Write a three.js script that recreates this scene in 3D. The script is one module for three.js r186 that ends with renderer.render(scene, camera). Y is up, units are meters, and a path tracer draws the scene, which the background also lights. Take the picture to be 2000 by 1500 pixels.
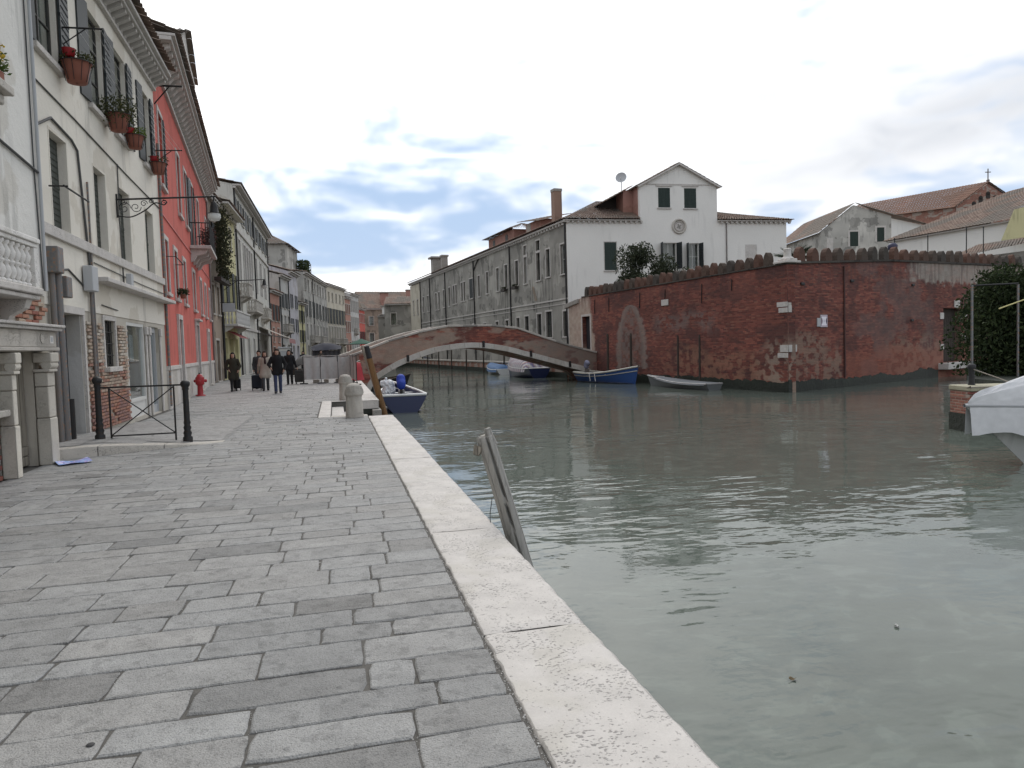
import * as THREE from 'three';
import { mergeGeometries } from 'three/addons/utils/BufferGeometryUtils.js';
import { RoundedBoxGeometry } from 'three/addons/geometries/RoundedBoxGeometry.js';

// ---------- camera, sky, sun, exposure ----------
const scene = new THREE.Scene();
const camera = new THREE.PerspectiveCamera(2 * Math.atan(750 / 1444) * 180 / Math.PI, 1024 / 768, 0.1, 3000);
camera.rotation.order = 'YXZ';
camera.position.set(0, 1.6, 0);
camera.rotation.set(-2.9 * Math.PI / 180, -13.4 * Math.PI / 180, -0.03);
const renderer = new THREE.WebGLRenderer({ antialias: true });
renderer.toneMapping = THREE.LinearToneMapping;
renderer.toneMappingExposure = 1.0;
renderer.shadowMap.enabled = true;
const sun = new THREE.DirectionalLight(new THREE.Color(1, 0.95, 0.88), 0.75);
sun.position.set(4 + 7, 70, -40 - 68); sun.castShadow = true; sun.shadow.radius = 45;
sun.shadow.mapSize.set(2048, 2048);
Object.assign(sun.shadow.camera, { left: -70, right: 70, top: 70, bottom: -70, near: 1, far: 260 });
sun.target.position.set(4, 0, -40); scene.add(sun, sun.target); sun.name = 'sun';

// ---------- random numbers and noise ----------
function RNG(seed) { let a = seed >>> 0; return () => { a = (a + 0x6D2B79F5) | 0; let t = Math.imul(a ^ (a >>> 15), 1 | a); t = (t + Math.imul(t ^ (t >>> 7), 61 | t)) ^ t; return ((t ^ (t >>> 14)) >>> 0) / 4294967296; }; }
const hash = (x, y, s) => { let h = Math.imul(x | 0, 374761393) + Math.imul(y | 0, 668265263) + Math.imul(s | 0, 1442695041); h = Math.imul(h ^ (h >>> 13), 1274126177); h ^= h >>> 16; return (h >>> 0) / 4294967296; };
const fade = t => t * t * t * (t * (t * 6 - 15) + 10), lerp = (a, b, t) => a + (b - a) * t;
const clamp = (x, a = 0, b = 1) => x < a ? a : x > b ? b : x, smooth = (a, b, x) => { const t = clamp((x - a) / (b - a)); return t * t * (3 - 2 * t); };
const mod = (a, n) => ((a % n) + n) % n;
function vnoise(x, y, s, px = 0, py = px) {
  const ix = Math.floor(x), iy = Math.floor(y), fx = fade(x - ix), fy = fade(y - iy);
  const w = (a, b) => hash(px ? mod(a, px) : a, py ? mod(b, py) : b, s);
  return lerp(lerp(w(ix, iy), w(ix + 1, iy), fx), lerp(w(ix, iy + 1), w(ix + 1, iy + 1), fx), fy);
}
function fbm(x, y, oct, s, px = 0, py = px) { let v = 0, a = 0.5, t = 0; for (let o = 0; o < oct; o++) { v += a * vnoise(x, y, s + o * 17, px, py); t += a; a *= 0.5; x *= 2; y *= 2; px *= 2; py *= 2; } return v / t; }

// sky: thin bright overcast with a few blue gaps
{
  const W = 2048, H = 1024, d = new Float32Array(W * H * 4);
  const heading = Math.atan2(-Math.cos(13.4 * Math.PI / 180), Math.sin(13.4 * Math.PI / 180));
  for (let j = 0; j < H; j++) {
    const el = ((j + 0.5) / H - 0.5) * Math.PI, cy = Math.cos(el), sy = Math.sin(el);
    for (let i = 0; i < W; i++) {
      const th = ((i + 0.5) / W - 0.5) * 2 * Math.PI;
      let az = th - heading; if (az > Math.PI) az -= 2 * Math.PI; if (az < -Math.PI) az += 2 * Math.PI;
      const A = az * 57.29578, E = el * 57.29578, k = (j * W + i) * 4;
      if (E < -3) { d[k] = 0.32; d[k + 1] = 0.34; d[k + 2] = 0.35; d[k + 3] = 1; continue; }
      const q = 1 / (Math.max(sy, 0) + 0.16), px = cy * Math.cos(th) * q * 1.5 + 40, pz = cy * Math.sin(th) * q * 1.5 + 40;
      const wx = fbm(px * 1.3, pz * 1.3, 3, 91) - 0.5, wz = fbm(px * 1.3 + 9, pz * 1.3, 3, 92) - 0.5;
      const n = fbm(px + wx * 1.2, pz + wz * 1.2, 6, 5), n2 = fbm(px * 3.1 + wx * 3, pz * 3.1 + wz * 3, 6, 15);
      const st = fbm(A * 0.16 + wx * 2 + 60, E * 0.62 + wz * 3 + 60, 5, 25), st2 = fbm(A * 0.5 + n * 4 + 60, E * 1.9 + 60, 4, 27);   // drawn-out wisps
      const gap = (a0, e0, ra, re, tilt = 0) => { const u = A - a0, v = E - e0 - tilt * u; return Math.exp(-(u * u) / (ra * ra) - (v * v) / (re * re)); };
      // openings in the cloud deck and the grey underside of one bank
      let open = 1.15 * gap(-15, 9.0, 10, 4.4, 0.08) + 0.85 * gap(-2, 7.8, 9, 2.8, 0.0) + 0.62 * gap(-7, 14.4, 11, 2.6, 0.03) + 0.3 * gap(5, 11, 14, 4) + 0.80 * gap(33, 9.6, 14, 2.7, 0.25) + 0.22 * gap(-18, 21, 5, 1.2, 0.1)
        + 0.75 * gap(75, 24, 24, 9) + 0.75 * gap(-80, 28, 22, 10) + 0.8 * gap(150, 30, 25, 10) + 0.8 * gap(-145, 22, 26, 9) + 0.7 * gap(110, 50, 30, 12);
      open -= 0.65 * gap(-7.5, 10.2, 3.4, 0.6, 0.03) + 0.8 * gap(-5, 6.3, 6, 1.3, 0.06);
      const cloud = smooth(0.12, 0.78, 0.74 - open * 0.50 + (n - 0.5) * 0.55 + (n2 - 0.5) * 0.45 + (st - 0.5) * 0.75 + (st2 - 0.5) * 0.28);
      const grey = clamp(0.75 * gap(18, 17, 15, 4.6, 0.20) + 0.85 * gap(30, 13.4, 15, 2.4, 0.22) + 0.5 * smooth(0.52, 0.72, n) * smooth(26, 40, Math.abs(A) + E * 0.3)) * clamp(0.35 + 1.3 * (n2 - 0.28) + 0.8 * (st - 0.4));
      const low = Math.exp(-Math.max(E, 0) / 9);
      const b = [lerp(0.44, 0.66, low), lerp(0.62, 0.78, low), lerp(0.90, 0.95, low)];
      const dot = clamp(cy * Math.cos(th) * 0.0715 + sy * 0.7155 + cy * Math.sin(th) * -0.695, -1, 1), ang = Math.acos(dot) * 57.29578;
      const glow = 2.2 * Math.exp(-(ang * ang) / (29 * 29));             // thin cloud lit by the sun behind it
      const tx = 0.34 * (n2 - 0.5) + 0.32 * (st - 0.5) + 0.22 * (n - 0.5);
      const c = [0.97 + tx + glow, 0.98 + tx + glow * 0.98, 1.0 + tx * 0.9 + glow * 0.95], g = [0.58 + tx * 0.5 + glow * 0.35, 0.615 + tx * 0.5 + glow * 0.35, 0.68 + tx * 0.5 + glow * 0.35];
      for (let ch = 0; ch < 3; ch++) { const cl = lerp(c[ch], g[ch], clamp(grey)); d[k + ch] = lerp(b[ch], cl, cloud); }
      d[k + 3] = 1;
    }
  }
  const t = new THREE.DataTexture(d, W, H, THREE.RGBAFormat, THREE.FloatType);
  t.mapping = THREE.EquirectangularReflectionMapping; t.magFilter = t.minFilter = THREE.LinearFilter; t.needsUpdate = true;
  scene.background = t; scene.environment = t; scene.backgroundIntensity = 1.0; scene.environmentIntensity = 1.0;
}

// ---------- textures ----------
const toS = c => { c = clamp(c); return 255 * (c <= 0.0031308 ? 12.92 * c : 1.055 * Math.pow(c, 1 / 2.4) - 0.055) + 0.5; };
function tex(w, h, metresX, metresY, fn, data = false) {           // fn(u in 0..w, v in 0..h) -> linear [r,g,b] or a number
  const d = new Uint8Array(w * h * 4);
  for (let j = 0; j < h; j++) for (let i = 0; i < w; i++) {
    const c = fn(i, j), k = (j * w + i) * 4;
    if (typeof c === 'number') d[k] = d[k + 1] = d[k + 2] = data ? clamp(c) * 255 : toS(c);
    else { d[k] = toS(c[0]); d[k + 1] = toS(c[1]); d[k + 2] = toS(c[2]); }
    d[k + 3] = 255;
  }
  const t = new THREE.DataTexture(d, w, h); t.wrapS = t.wrapT = THREE.RepeatWrapping; t.magFilter = THREE.LinearFilter; t.minFilter = THREE.LinearFilter;
  t.colorSpace = data ? THREE.NoColorSpace : THREE.SRGBColorSpace; t.repeat.set(1 / metresX, 1 / metresY); t.needsUpdate = true; return t;
}
const mul3 = (c, k) => [c[0] * k, c[1] * k, c[2] * k], mix3 = (a, b, t) => [lerp(a[0], b[0], t), lerp(a[1], b[1], t), lerp(a[2], b[2], t)];
// lime plaster: blotches, faint run-off streaks with ragged outlines, small patched areas
const tPlaster = tex(1024, 1024, 7, 7, (i, j) => {
  const x = i / 1024, y = j / 1024;
  let v = 0.86 + 0.10 * (fbm(x * 5, y * 5, 5, 31, 5) - 0.5) + 0.09 * (vnoise(i, j, 3) - 0.5) * 0.5;
  v -= 0.22 * smooth(0.52, 0.72, fbm(x * 40, y * 4, 4, 33, 40, 4)) * smooth(0.42, 0.6, fbm(x * 4, y * 3, 3, 34, 4, 3));
  const p = smooth(0.60, 0.64, fbm(x * 6, y * 6, 5, 35, 6)); v = lerp(v, v * 0.86, p);
  return [v, v * (0.995 - 0.02 * p), v * (0.985 - 0.05 * p)];
});
const tClean = tex(1024, 1024, 9, 9, (i, j) => { const x = i / 1024, y = j / 1024; let v = 0.93 + 0.07 * (fbm(x * 6, y * 6, 5, 36, 6) - 0.5) + 0.05 * (vnoise(i, j, 3) - 0.5); v -= 0.07 * smooth(0.56, 0.74, fbm(x * 46, y * 4, 4, 37, 46, 4)) * smooth(0.48, 0.62, fbm(x * 4, y * 3, 3, 38, 4, 3)); return [v, v * 0.995, v * 0.98]; });
const bPlaster = tex(512, 512, 3, 3, (i, j) => 0.5 + 0.5 * (fbm(i / 16, j / 16, 5, 41, 32) - 0.5) + 0.2 * (vnoise(i / 2, j / 2, 42, 256) - 0.5), true);
// old cement render: dark damp blotches, patches of a second coat
const tRender = tex(1024, 1024, 11, 11, (i, j) => {
  const x = i / 1024, y = j / 1024;
  let v = 0.72 + 0.45 * (fbm(x * 7, y * 7, 6, 51, 7) - 0.5);
  v -= 0.30 * smooth(0.52, 0.72, fbm(x * 50, y * 5, 4, 53, 50, 5)) * smooth(0.42, 0.58, fbm(x * 5, y * 4, 4, 54, 5, 4));
  v = lerp(v, v * 1.25, smooth(0.57, 0.60, fbm(x * 6 + 3, y * 7, 5, 55, 6, 7)));
  v = lerp(v, v * 0.62, smooth(0.63, 0.66, fbm(x * 9, y * 9, 5, 56, 9)));
  v += 0.10 * (vnoise(i, j, 57) - 0.5); v = clamp(v, 0.15, 1);
  return [v, v * 0.985, v * 0.95];
});
// brickwork of walls too far to pick bricks apart: 0.26 x 0.072 m courses
function brickAt(X, Y, seed) {
  const r = Math.floor(Y / 0.072), xo = X + (r % 2 ? 0.13 : 0) + (hash(r, 1, seed) - 0.5) * 0.06, c = Math.floor(xo / 0.26);
  const fx = xo / 0.26 - c, fy = Y / 0.072 - r;
  const joint = Math.max(smooth(0.44, 0.49, Math.abs(fx - 0.5)), smooth(0.36, 0.47, Math.abs(fy - 0.5)));
  return [joint, hash(c, r, seed), hash(c, r, seed + 5)];
}
const redWallColour = (X, Y, seed, zones) => {
  const [joint, h1, h2] = brickAt(X, Y, seed);
  let c = mix3([0.125, 0.036, 0.029], [0.245, 0.080, 0.055], h1); c = mul3(c, 0.8 + 0.4 * hash(Math.floor(Y / 0.072), Math.floor(X / 2.3), seed + 9));
  if (h2 > 0.90) c = mix3(c, [0.07, 0.035, 0.032], 0.6); else if (h2 < 0.08) c = mix3(c, [0.26, 0.12, 0.08], 0.5);
  const m = fbm(X * 0.45, Y * 0.6, 5, seed + 20), f = fbm(X * 3, Y * 4, 4, seed + 30);
  c = mul3(c, 0.72 + 0.55 * m);
  c = mix3(c, [0.135, 0.088, 0.074], joint * (0.40 + 0.35 * f)); c = mix3(c, [0.075, 0.036, 0.033], 0.6 * smooth(0.50, 0.68, fbm(X * 1.1 + 20, Y * 1.5, 5, seed + 44)));
  for (const z of zones) {                                           // remains of plaster, salts and repairs
    const t = z.at(X, Y, f, m); if (t > 0) c = mix3(c, z.c, t * (0.55 + 0.45 * (1 - joint * 0.4)) * (0.75 + 0.5 * (f - 0.4)));
  }
  return mul3(c, 0.93 + 0.14 * hash(Math.floor(X * 90), Math.floor(Y * 90), seed + 3));
};
const tBrick = tex(1024, 1024, 4.16, 4.032, (i, j) => {
  const X = i / 1024 * 4.16, Y = j / 1024 * 4.032, [jt, h1] = brickAt(X, Y, 3);
  let c = mix3([0.20, 0.075, 0.055], [0.34, 0.15, 0.105], h1); c = mul3(c, 0.75 + 0.5 * fbm(X, Y, 4, 61));
  c = mix3(c, [0.36, 0.31, 0.26], jt * 0.85);
  return mix3(c, [0.40, 0.36, 0.31], 0.75 * smooth(0.56, 0.66, fbm(X * 1.2, Y * 1.6, 5, 62)));
});
const bBrick = tex(1024, 1024, 4.16, 4.032, (i, j) => { const X = i / 1024 * 4.16, Y = j / 1024 * 4.032, [jt, h] = brickAt(X, Y, 3); return 0.75 - 0.5 * jt + 0.18 * (h - 0.5) + 0.1 * fbm(X * 20, Y * 20, 3, 66); }, true);
// Istrian stone: pale, finely pitted and scratched by the point chisel
const pitField = (() => {
  const N = 1024, f = new Float32Array(N * N).fill(0), r = RNG(77);
  for (let j = 0; j < N; j++) for (let i = 0; i < N; i++) {           // irregular pits, thicker in some areas than in others
    const wx = 2.2 * fbm(i / 40, j / 40, 2, 171, 26), wy = 2.2 * fbm(i / 40 + 9, j / 40, 2, 172, 26), dens = fbm(i / 128, j / 128, 4, 173, 8);
    const q = fbm(i / 7 + wx, j / 4.5 + wy, 3, 174), th = 0.785 - 0.16 * smooth(0.35, 0.68, dens); f[j * N + i] = 0.85 * smooth(th, th + 0.10, q);
  }
  for (let k = 0; k < 900; k++) {
    const cx = r() * N, cy = r() * N, a = r() * Math.PI, big = k < 350, L = big ? 4 + r() * 10 : 1.5 + r() * 4, w = big ? 1.2 + r() * 2.8 : 1 + r() * 1.5, dep = big ? 0.3 + r() * 0.5 : 0.2 + r() * 0.5;
    if (fbm(cx / 128, cy / 128, 3, 71, 8) < 0.32 + r() * 0.24) continue;
    for (let y = -18; y <= 18; y++) for (let x = -18; x <= 18; x++) {
      const u = x * Math.cos(a) + y * Math.sin(a) + 5 * (vnoise(x * 0.3 + k, y * 0.3, 9) - 0.5), v = -x * Math.sin(a) + y * Math.cos(a) + 6 * (vnoise(x * 0.25, y * 0.25 + k, 8) - 0.5);
      const e = Math.max(0, 1 - Math.hypot(u / L, v / w)); if (e > 0) { const i = mod(Math.round(cx + x), N), j = mod(Math.round(cy + y), N); f[j * N + i] = Math.max(f[j * N + i], Math.min(1, e * 2.2) * dep); }
    }
  }
  return f;
})();
const tStone = tex(1024, 1024, 2.0, 2.0, (i, j) => {
  let v = 0.70 + 0.16 * (fbm(i / 64, j / 64, 5, 73, 16) - 0.5) + 0.08 * (vnoise(i / 2, j / 2, 74, 512) - 0.5);
  const p = pitField[j * 1024 + i]; v *= 1 - 0.58 * p;
  const st = smooth(0.58, 0.7, fbm(i / 200, j / 200, 4, 75, 0));
  return [v * (1 - 0.05 * st), v * (0.975 - 0.05 * st), v * (0.945 - 0.07 * st)];
});
const bStone = tex(1024, 1024, 2.0, 2.0, (i, j) => 0.8 - 0.6 * pitField[j * 1024 + i] + 0.16 * (fbm(i / 12, j / 12, 4, 76, 0) - 0.5), true);
// trachyte paving: speckled grey with worn and stained areas
const tPave = tex(1024, 1024, 1.7, 1.7, (i, j) => {
  let v = 0.56 + 0.22 * (fbm(i / 90, j / 90, 5, 81) - 0.5) + 0.20 * (hash(i, j, 82) - 0.5) + 0.14 * (vnoise(i / 3, j / 3, 83) - 0.5);
  v *= 1 - 0.22 * smooth(0.58, 0.78, fbm(i / 40, j / 40, 4, 84)); v *= 1 - 0.5 * smooth(0.80, 0.86, vnoise(i / 5, j / 5, 85)) * 0.5;
  return [v, v * 0.99, v * 0.975];
});
const bPave = tex(1024, 1024, 1.7, 1.7, (i, j) => 0.5 + 0.6 * (fbm(i / 30, j / 30, 4, 86) - 0.5) + 0.3 * (vnoise(i / 3, j / 3, 87) - 0.5), true);
const tWood = tex(512, 512, 0.7, 1.6, (i, j) => { const g = fbm(i / 10 + 3 * fbm(i / 60, j / 200, 3, 5), j / 160, 5, 95); let v = 0.62 + 0.7 * (g - 0.5) - 0.3 * smooth(0.62, 0.7, fbm(i / 5, j / 220, 3, 97)); v += 0.1 * (hash(i, j, 9) - 0.5); return [v, v * 0.95, v * 0.87]; });
const tFab = tex(512, 512, 1.2, 1.2, (i, j) => 0.84 + 0.16 * (fbm(i / 40, j / 40, 4, 101, 0) - 0.5) + 0.1 * (((i >> 1) + (j >> 1)) % 2 - 0.5) * vnoise(i / 9, j / 9, 4) + 0.06 * (hash(i, j, 8) - 0.5));
const tRust = tex(512, 512, 0.6, 0.6, (i, j) => { const f = fbm(i / 32, j / 32, 5, 111, 16); return mix3([0.7, 0.7, 0.7], [1.0, 0.62, 0.42], smooth(0.55, 0.7, f)).map(c => c * (0.8 + 0.4 * (f - 0.4))); });
const tSilt = tex(1024, 1024, 7, 7, (i, j) => { const x = i / 1024, y = j / 1024, w = fbm(x * 5, y * 5, 4, 131, 5) * 1.6, a = fbm(x * 4 + w, y * 6 + w, 6, 132), b = fbm(x * 26 + w * 3, y * 40 + w * 4, 4, 133); const v = 0.73 + 0.15 * (a - 0.5) + 0.22 * (b - 0.5) + 0.08 * smooth(0.62, 0.72, b); return [v, v * 1.01, v]; });
const bWater = tex(2048, 2048, 9, 9, (i, j) => {
  const x = i / 2048, y = j / 2048;
  const a = fbm(x * 20 + 1.4 * fbm(x * 6, y * 6, 3, 121, 6), y * 40 + 1.2 * fbm(x * 5, y * 5, 3, 122, 5), 3, 123, 20, 40), b = fbm(x * 90, y * 130, 3, 124, 90, 130);
  return 0.5 + 0.62 * (a - 0.5) * (0.22 + 2.6 * smooth(0.38, 0.75, fbm(x * 3, y * 3, 4, 125, 3))) + 0.09 * (b - 0.5);
}, true);

// ---------- materials ----------
const lin = (r, g, b) => new THREE.Color().setRGB(r, g, b);
function mat(r, g, b, o = {}) { const m = new (o.phys ? THREE.MeshPhysicalMaterial : THREE.MeshStandardMaterial)({ color: lin(r, g, b), roughness: o.rough ?? 0.85, metalness: o.metal ?? 0, side: THREE.DoubleSide }); const { phys, rough, metal, ...rest } = o; Object.assign(m, rest); return m; }
const plaster = (r, g, b, o = {}) => mat(r, g, b, { map: tPlaster, bumpMap: bPlaster, bumpScale: 0.012, rough: 0.93, ...o });
const rendered = (r, g, b, o = {}) => mat(r, g, b, { map: tRender, bumpMap: bPlaster, bumpScale: 0.02, rough: 0.95, ...o });
const stone = (r, g, b, o = {}) => mat(r, g, b, { map: tStone, bumpMap: bStone, bumpScale: 0.006, rough: 0.8, ...o });
const M = {
  white: plaster(0.82, 0.775, 0.69), nearWhite: plaster(0.80, 0.785, 0.745), tallWhite: plaster(0.66, 0.65, 0.60), cream: plaster(0.66, 0.61, 0.50), red: plaster(0.62, 0.130, 0.100), yellow: plaster(0.66, 0.62, 0.36), pinkish: plaster(0.50, 0.27, 0.21), greyW: rendered(0.41, 0.395, 0.365), paleGrey: plaster(0.60, 0.59, 0.57), lilac: plaster(0.58, 0.565, 0.60), brownW: rendered(0.38, 0.31, 0.25), houseWhite: plaster(0.80, 0.785, 0.75, { map: tClean }), attic: plaster(0.62, 0.20, 0.19), greyDim: rendered(0.56, 0.55, 0.52), brickWall: mat(1, 1, 1, { map: tBrick, bumpMap: bBrick, bumpScale: 0.02, rough: 0.95 }), atticPink: plaster(0.40, 0.22, 0.18),
  istria: stone(0.76, 0.735, 0.71), istriaOld: stone(0.66, 0.63, 0.58), ringStone: stone(0.72, 0.70, 0.66), istriaDark: stone(0.40, 0.385, 0.36), istriaClean: stone(1, 0.99, 0.97),
  joint: mat(0.19, 0.18, 0.165, { map: tPave, rough: 1 }), grit: mat(0.62, 0.60, 0.57, { rough: 0.9 }),
  iron: mat(0.028, 0.029, 0.031, { map: tRust, rough: 0.55, metal: 0.2 }), pipe: mat(0.30, 0.30, 0.30, { map: tRust, rough: 0.6, metal: 0.3 }), cable: mat(0.07, 0.07, 0.07, { rough: 0.7 }), steel: mat(0.32, 0.33, 0.34, { map: tRust, rough: 0.45, metal: 0.6 }), boxGrey: mat(0.42, 0.43, 0.44, { rough: 0.6 }),
  shutter: mat(0.022, 0.028, 0.030, { rough: 0.6 }), shutterGreen: mat(0.022, 0.05, 0.042, { map: tWood, rough: 0.6 }), shutterBrown: mat(0.05, 0.04, 0.035, { map: tWood, rough: 0.7 }), doorGrey: mat(0.30, 0.31, 0.32, { rough: 0.6 }), doorDark: mat(0.03, 0.035, 0.042, { rough: 0.5 }), doorOld: mat(0.34, 0.32, 0.28, { map: tWood, rough: 0.9 }),
  glass: mat(0.90, 0.94, 0.94, { phys: true, transmission: 1, thickness: 0, rough: 0.03, ior: 1.5 }), room: mat(0.38, 0.35, 0.31, { rough: 1 }), curtain: mat(0.5, 0.5, 0.48, { map: tFab, rough: 1 }), frameW: mat(0.62, 0.61, 0.58, { rough: 0.6 }), frameD: mat(0.07, 0.07, 0.065, { map: tWood, rough: 0.6 }), tealPane: mat(0.06, 0.11, 0.11, { rough: 0.3 }),
  terracotta: mat(0.25, 0.095, 0.066, { rough: 0.9 }), soil: mat(0.05, 0.035, 0.025, { rough: 1 }),
  chimneyBrown: plaster(0.30, 0.20, 0.155), tile: mat(1, 1, 1, { vertexColors: true, rough: 0.95 }), vcol: mat(1, 1, 1, { vertexColors: true, rough: 0.9, map: tFab }), pave: mat(1, 1, 1, { vertexColors: true, map: tPave, bumpMap: bPave, bumpScale: 0.012, rough: 0.78 }),
  portalStone: mat(0.74, 0.70, 0.63, { map: tRender, bumpMap: bStone, bumpScale: 0.012, rough: 0.92 }),
  mossStone: mat(0.62, 0.585, 0.54, { map: tRender, bumpMap: bStone, bumpScale: 0.02, rough: 0.95 }), innerShutter: mat(0.085, 0.10, 0.09, { map: tWood, rough: 0.7 }),
  wood: mat(0.50, 0.465, 0.42, { map: tWood, bumpMap: tWood, bumpScale: 0.01, rough: 0.9 }), woodPale: mat(0.44, 0.42, 0.385, { map: tFab, bumpMap: tWood, bumpScale: 0.012, rough: 0.9 }), woodBrown: mat(0.34, 0.19, 0.085, { map: tWood, bumpMap: tWood, bumpScale: 0.01, rough: 0.85 }), woodDark: mat(0.085, 0.07, 0.062, { map: tWood, rough: 0.9 }), tar: mat(0.02, 0.02, 0.022, { rough: 0.7 }),
  algae: mat(0.022, 0.030, 0.020, { map: tRender, bumpMap: bPlaster, bumpScale: 0.03, rough: 0.6 }),
  hydrant: mat(0.34, 0.018, 0.024, { rough: 0.42 }), lampGlass: mat(0.82, 0.82, 0.80, { phys: true, transmission: 0.45, thickness: 0, rough: 0.6 }),
  leaf: mat(1, 1, 1, { phys: true, vertexColors: true, rough: 0.9, transmission: 0.25, thickness: 0, specularIntensity: 0.3 }),
};

// ---------- geometry builder ----------
const V3 = (x, y, z) => new THREE.Vector3(x, y, z);
function boxUV(g) {
  const p = g.attributes.position, n = g.attributes.normal, uv = new Float32Array(p.count * 2);
  for (let i = 0; i < p.count; i++) {
    const ax = Math.abs(n.getX(i)), ay = Math.abs(n.getY(i)), az = Math.abs(n.getZ(i));
    if (ay > ax && ay > az) { uv[2 * i] = p.getX(i); uv[2 * i + 1] = p.getZ(i); } else if (ax > az) { uv[2 * i] = p.getZ(i); uv[2 * i + 1] = p.getY(i); } else { uv[2 * i] = p.getX(i); uv[2 * i + 1] = p.getY(i); }
  }
  g.setAttribute('uv', new THREE.BufferAttribute(uv, 2)); return g;
}
const used = new Map();
function numbered(name) { const k = used.get(name) || 0; used.set(name, k + 1); return k ? `${name}_${String(k).padStart(3, '0')}` : name; }
class G {
  constructor() { this.list = []; }
  add(g, x = 0, y = 0, z = 0, rx = 0, ry = 0, rz = 0, uvKeep = false) {
    if (g.index) g = g.toNonIndexed(); else g = g.clone();
    const m = new THREE.Matrix4().makeRotationFromEuler(new THREE.Euler(rx, ry, rz)); m.setPosition(x, y, z); g.applyMatrix4(m);
    for (const k of Object.keys(g.attributes)) if (!['position', 'normal', 'uv', 'color'].includes(k)) g.deleteAttribute(k);
    if (!uvKeep) boxUV(g); this.list.push(g); return this;
  }
  box(x0, x1, y0, y1, z0, z1) { return this.add(new THREE.BoxGeometry(x1 - x0, y1 - y0, z1 - z0), (x0 + x1) / 2, (y0 + y1) / 2, (z0 + z1) / 2); }
  rbox(x0, x1, y0, y1, z0, z1, r = 0.015) { return this.add(new RoundedBoxGeometry(x1 - x0, y1 - y0, z1 - z0, 1, Math.min(r, (x1 - x0) / 2.1, (y1 - y0) / 2.1, (z1 - z0) / 2.1)), (x0 + x1) / 2, (y0 + y1) / 2, (z0 + z1) / 2); }
  bar(a, b, r, seg = 6, r2 = r) { const d = V3(b[0] - a[0], b[1] - a[1], b[2] - a[2]), L = d.length(), g = new THREE.CylinderGeometry(r2, r, L, seg, 1); g.applyQuaternion(new THREE.Quaternion().setFromUnitVectors(V3(0, 1, 0), d.normalize())); return this.add(g, (a[0] + b[0]) / 2, (a[1] + b[1]) / 2, (a[2] + b[2]) / 2); }
  tube(pts, r, seg = 24, rs = 5) { return this.add(new THREE.TubeGeometry(new THREE.CatmullRomCurve3(pts.map(p => V3(...p))), seg, r, rs)); }
  path(pts, r, rs = 5) { for (let i = 0; i + 1 < pts.length; i++) this.bar(pts[i], pts[i + 1], r, rs); return this; }
  lathe(prof, seg, x = 0, y = 0, z = 0, rx = 0, ry = 0, rz = 0) { return this.add(new THREE.LatheGeometry(prof.map(p => new THREE.Vector2(p[0], p[1])), seg), x, y, z, rx, ry, rz); }
  extr(pts, depth, x = 0, y = 0, z = 0, rx = 0, ry = 0, rz = 0, holes = [], bevel = 0) {
    const s = new THREE.Shape(pts.map(p => new THREE.Vector2(p[0], p[1])));
    for (const h of holes) s.holes.push(new THREE.Path(h.map(p => new THREE.Vector2(p[0], p[1]))));
    return this.add(new THREE.ExtrudeGeometry(s, { depth, bevelEnabled: bevel > 0, bevelSize: bevel, bevelThickness: bevel, bevelOffset: -bevel, bevelSegments: 1, curveSegments: 6 }), x, y, z, rx, ry, rz);
  }
  geo() { const hasC = this.list.some(g => g.attributes.color); if (hasC) for (const g of this.list) if (!g.attributes.color) g.setAttribute('color', new THREE.BufferAttribute(new Float32Array(g.attributes.position.count * 3).fill(1), 3)); return this.list.length === 1 ? this.list[0] : mergeGeometries(this.list); }
  build(name, m, parent) { return put(name, this.geo(), m, parent); }
}
function put(name, geo, m, parent) { const o = new THREE.Mesh(geo, m); o.castShadow = o.receiveShadow = true; if (parent) { o.name = name; parent.add(o); } else { o.name = numbered(name); scene.add(o); } return o; }
function thing(name, label, category, group, pos = [0, 0, 0], ry = 0) { const o = new THREE.Group(); o.name = numbered(name); o.position.set(...pos); o.rotation.y = ry; o.userData = { label, category }; if (group) o.userData.group = group; scene.add(o); return o; }
function tag(o, label, category, group) { o.userData = { label, category }; if (group) o.userData.group = group; return o; }
function structure(o) { o.userData.kind = 'structure'; return o; }
function stuff(o) { o.userData.kind = 'stuff'; return o; }
function gridGeo(nu, nv, f, col) {                                   // f(u, v) -> [x, y, z]; uv in metres is set by the caller through boxUV
  const p = [], ix = [], c = [];
  for (let j = 0; j <= nv; j++) for (let i = 0; i <= nu; i++) { p.push(...f(i / nu, j / nv)); if (col) c.push(...col(i / nu, j / nv)); }
  for (let j = 0; j < nv; j++) for (let i = 0; i < nu; i++) { const a = j * (nu + 1) + i, b = a + 1, d = a + nu + 1; ix.push(a, b, d, b, d + 1, d); }
  const g = new THREE.BufferGeometry(); g.setAttribute('position', new THREE.Float32BufferAttribute(p, 3)); if (col) g.setAttribute('color', new THREE.Float32BufferAttribute(c, 3)); g.setIndex(ix); g.computeVertexNormals(); boxUV(g); return g;
}
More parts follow.
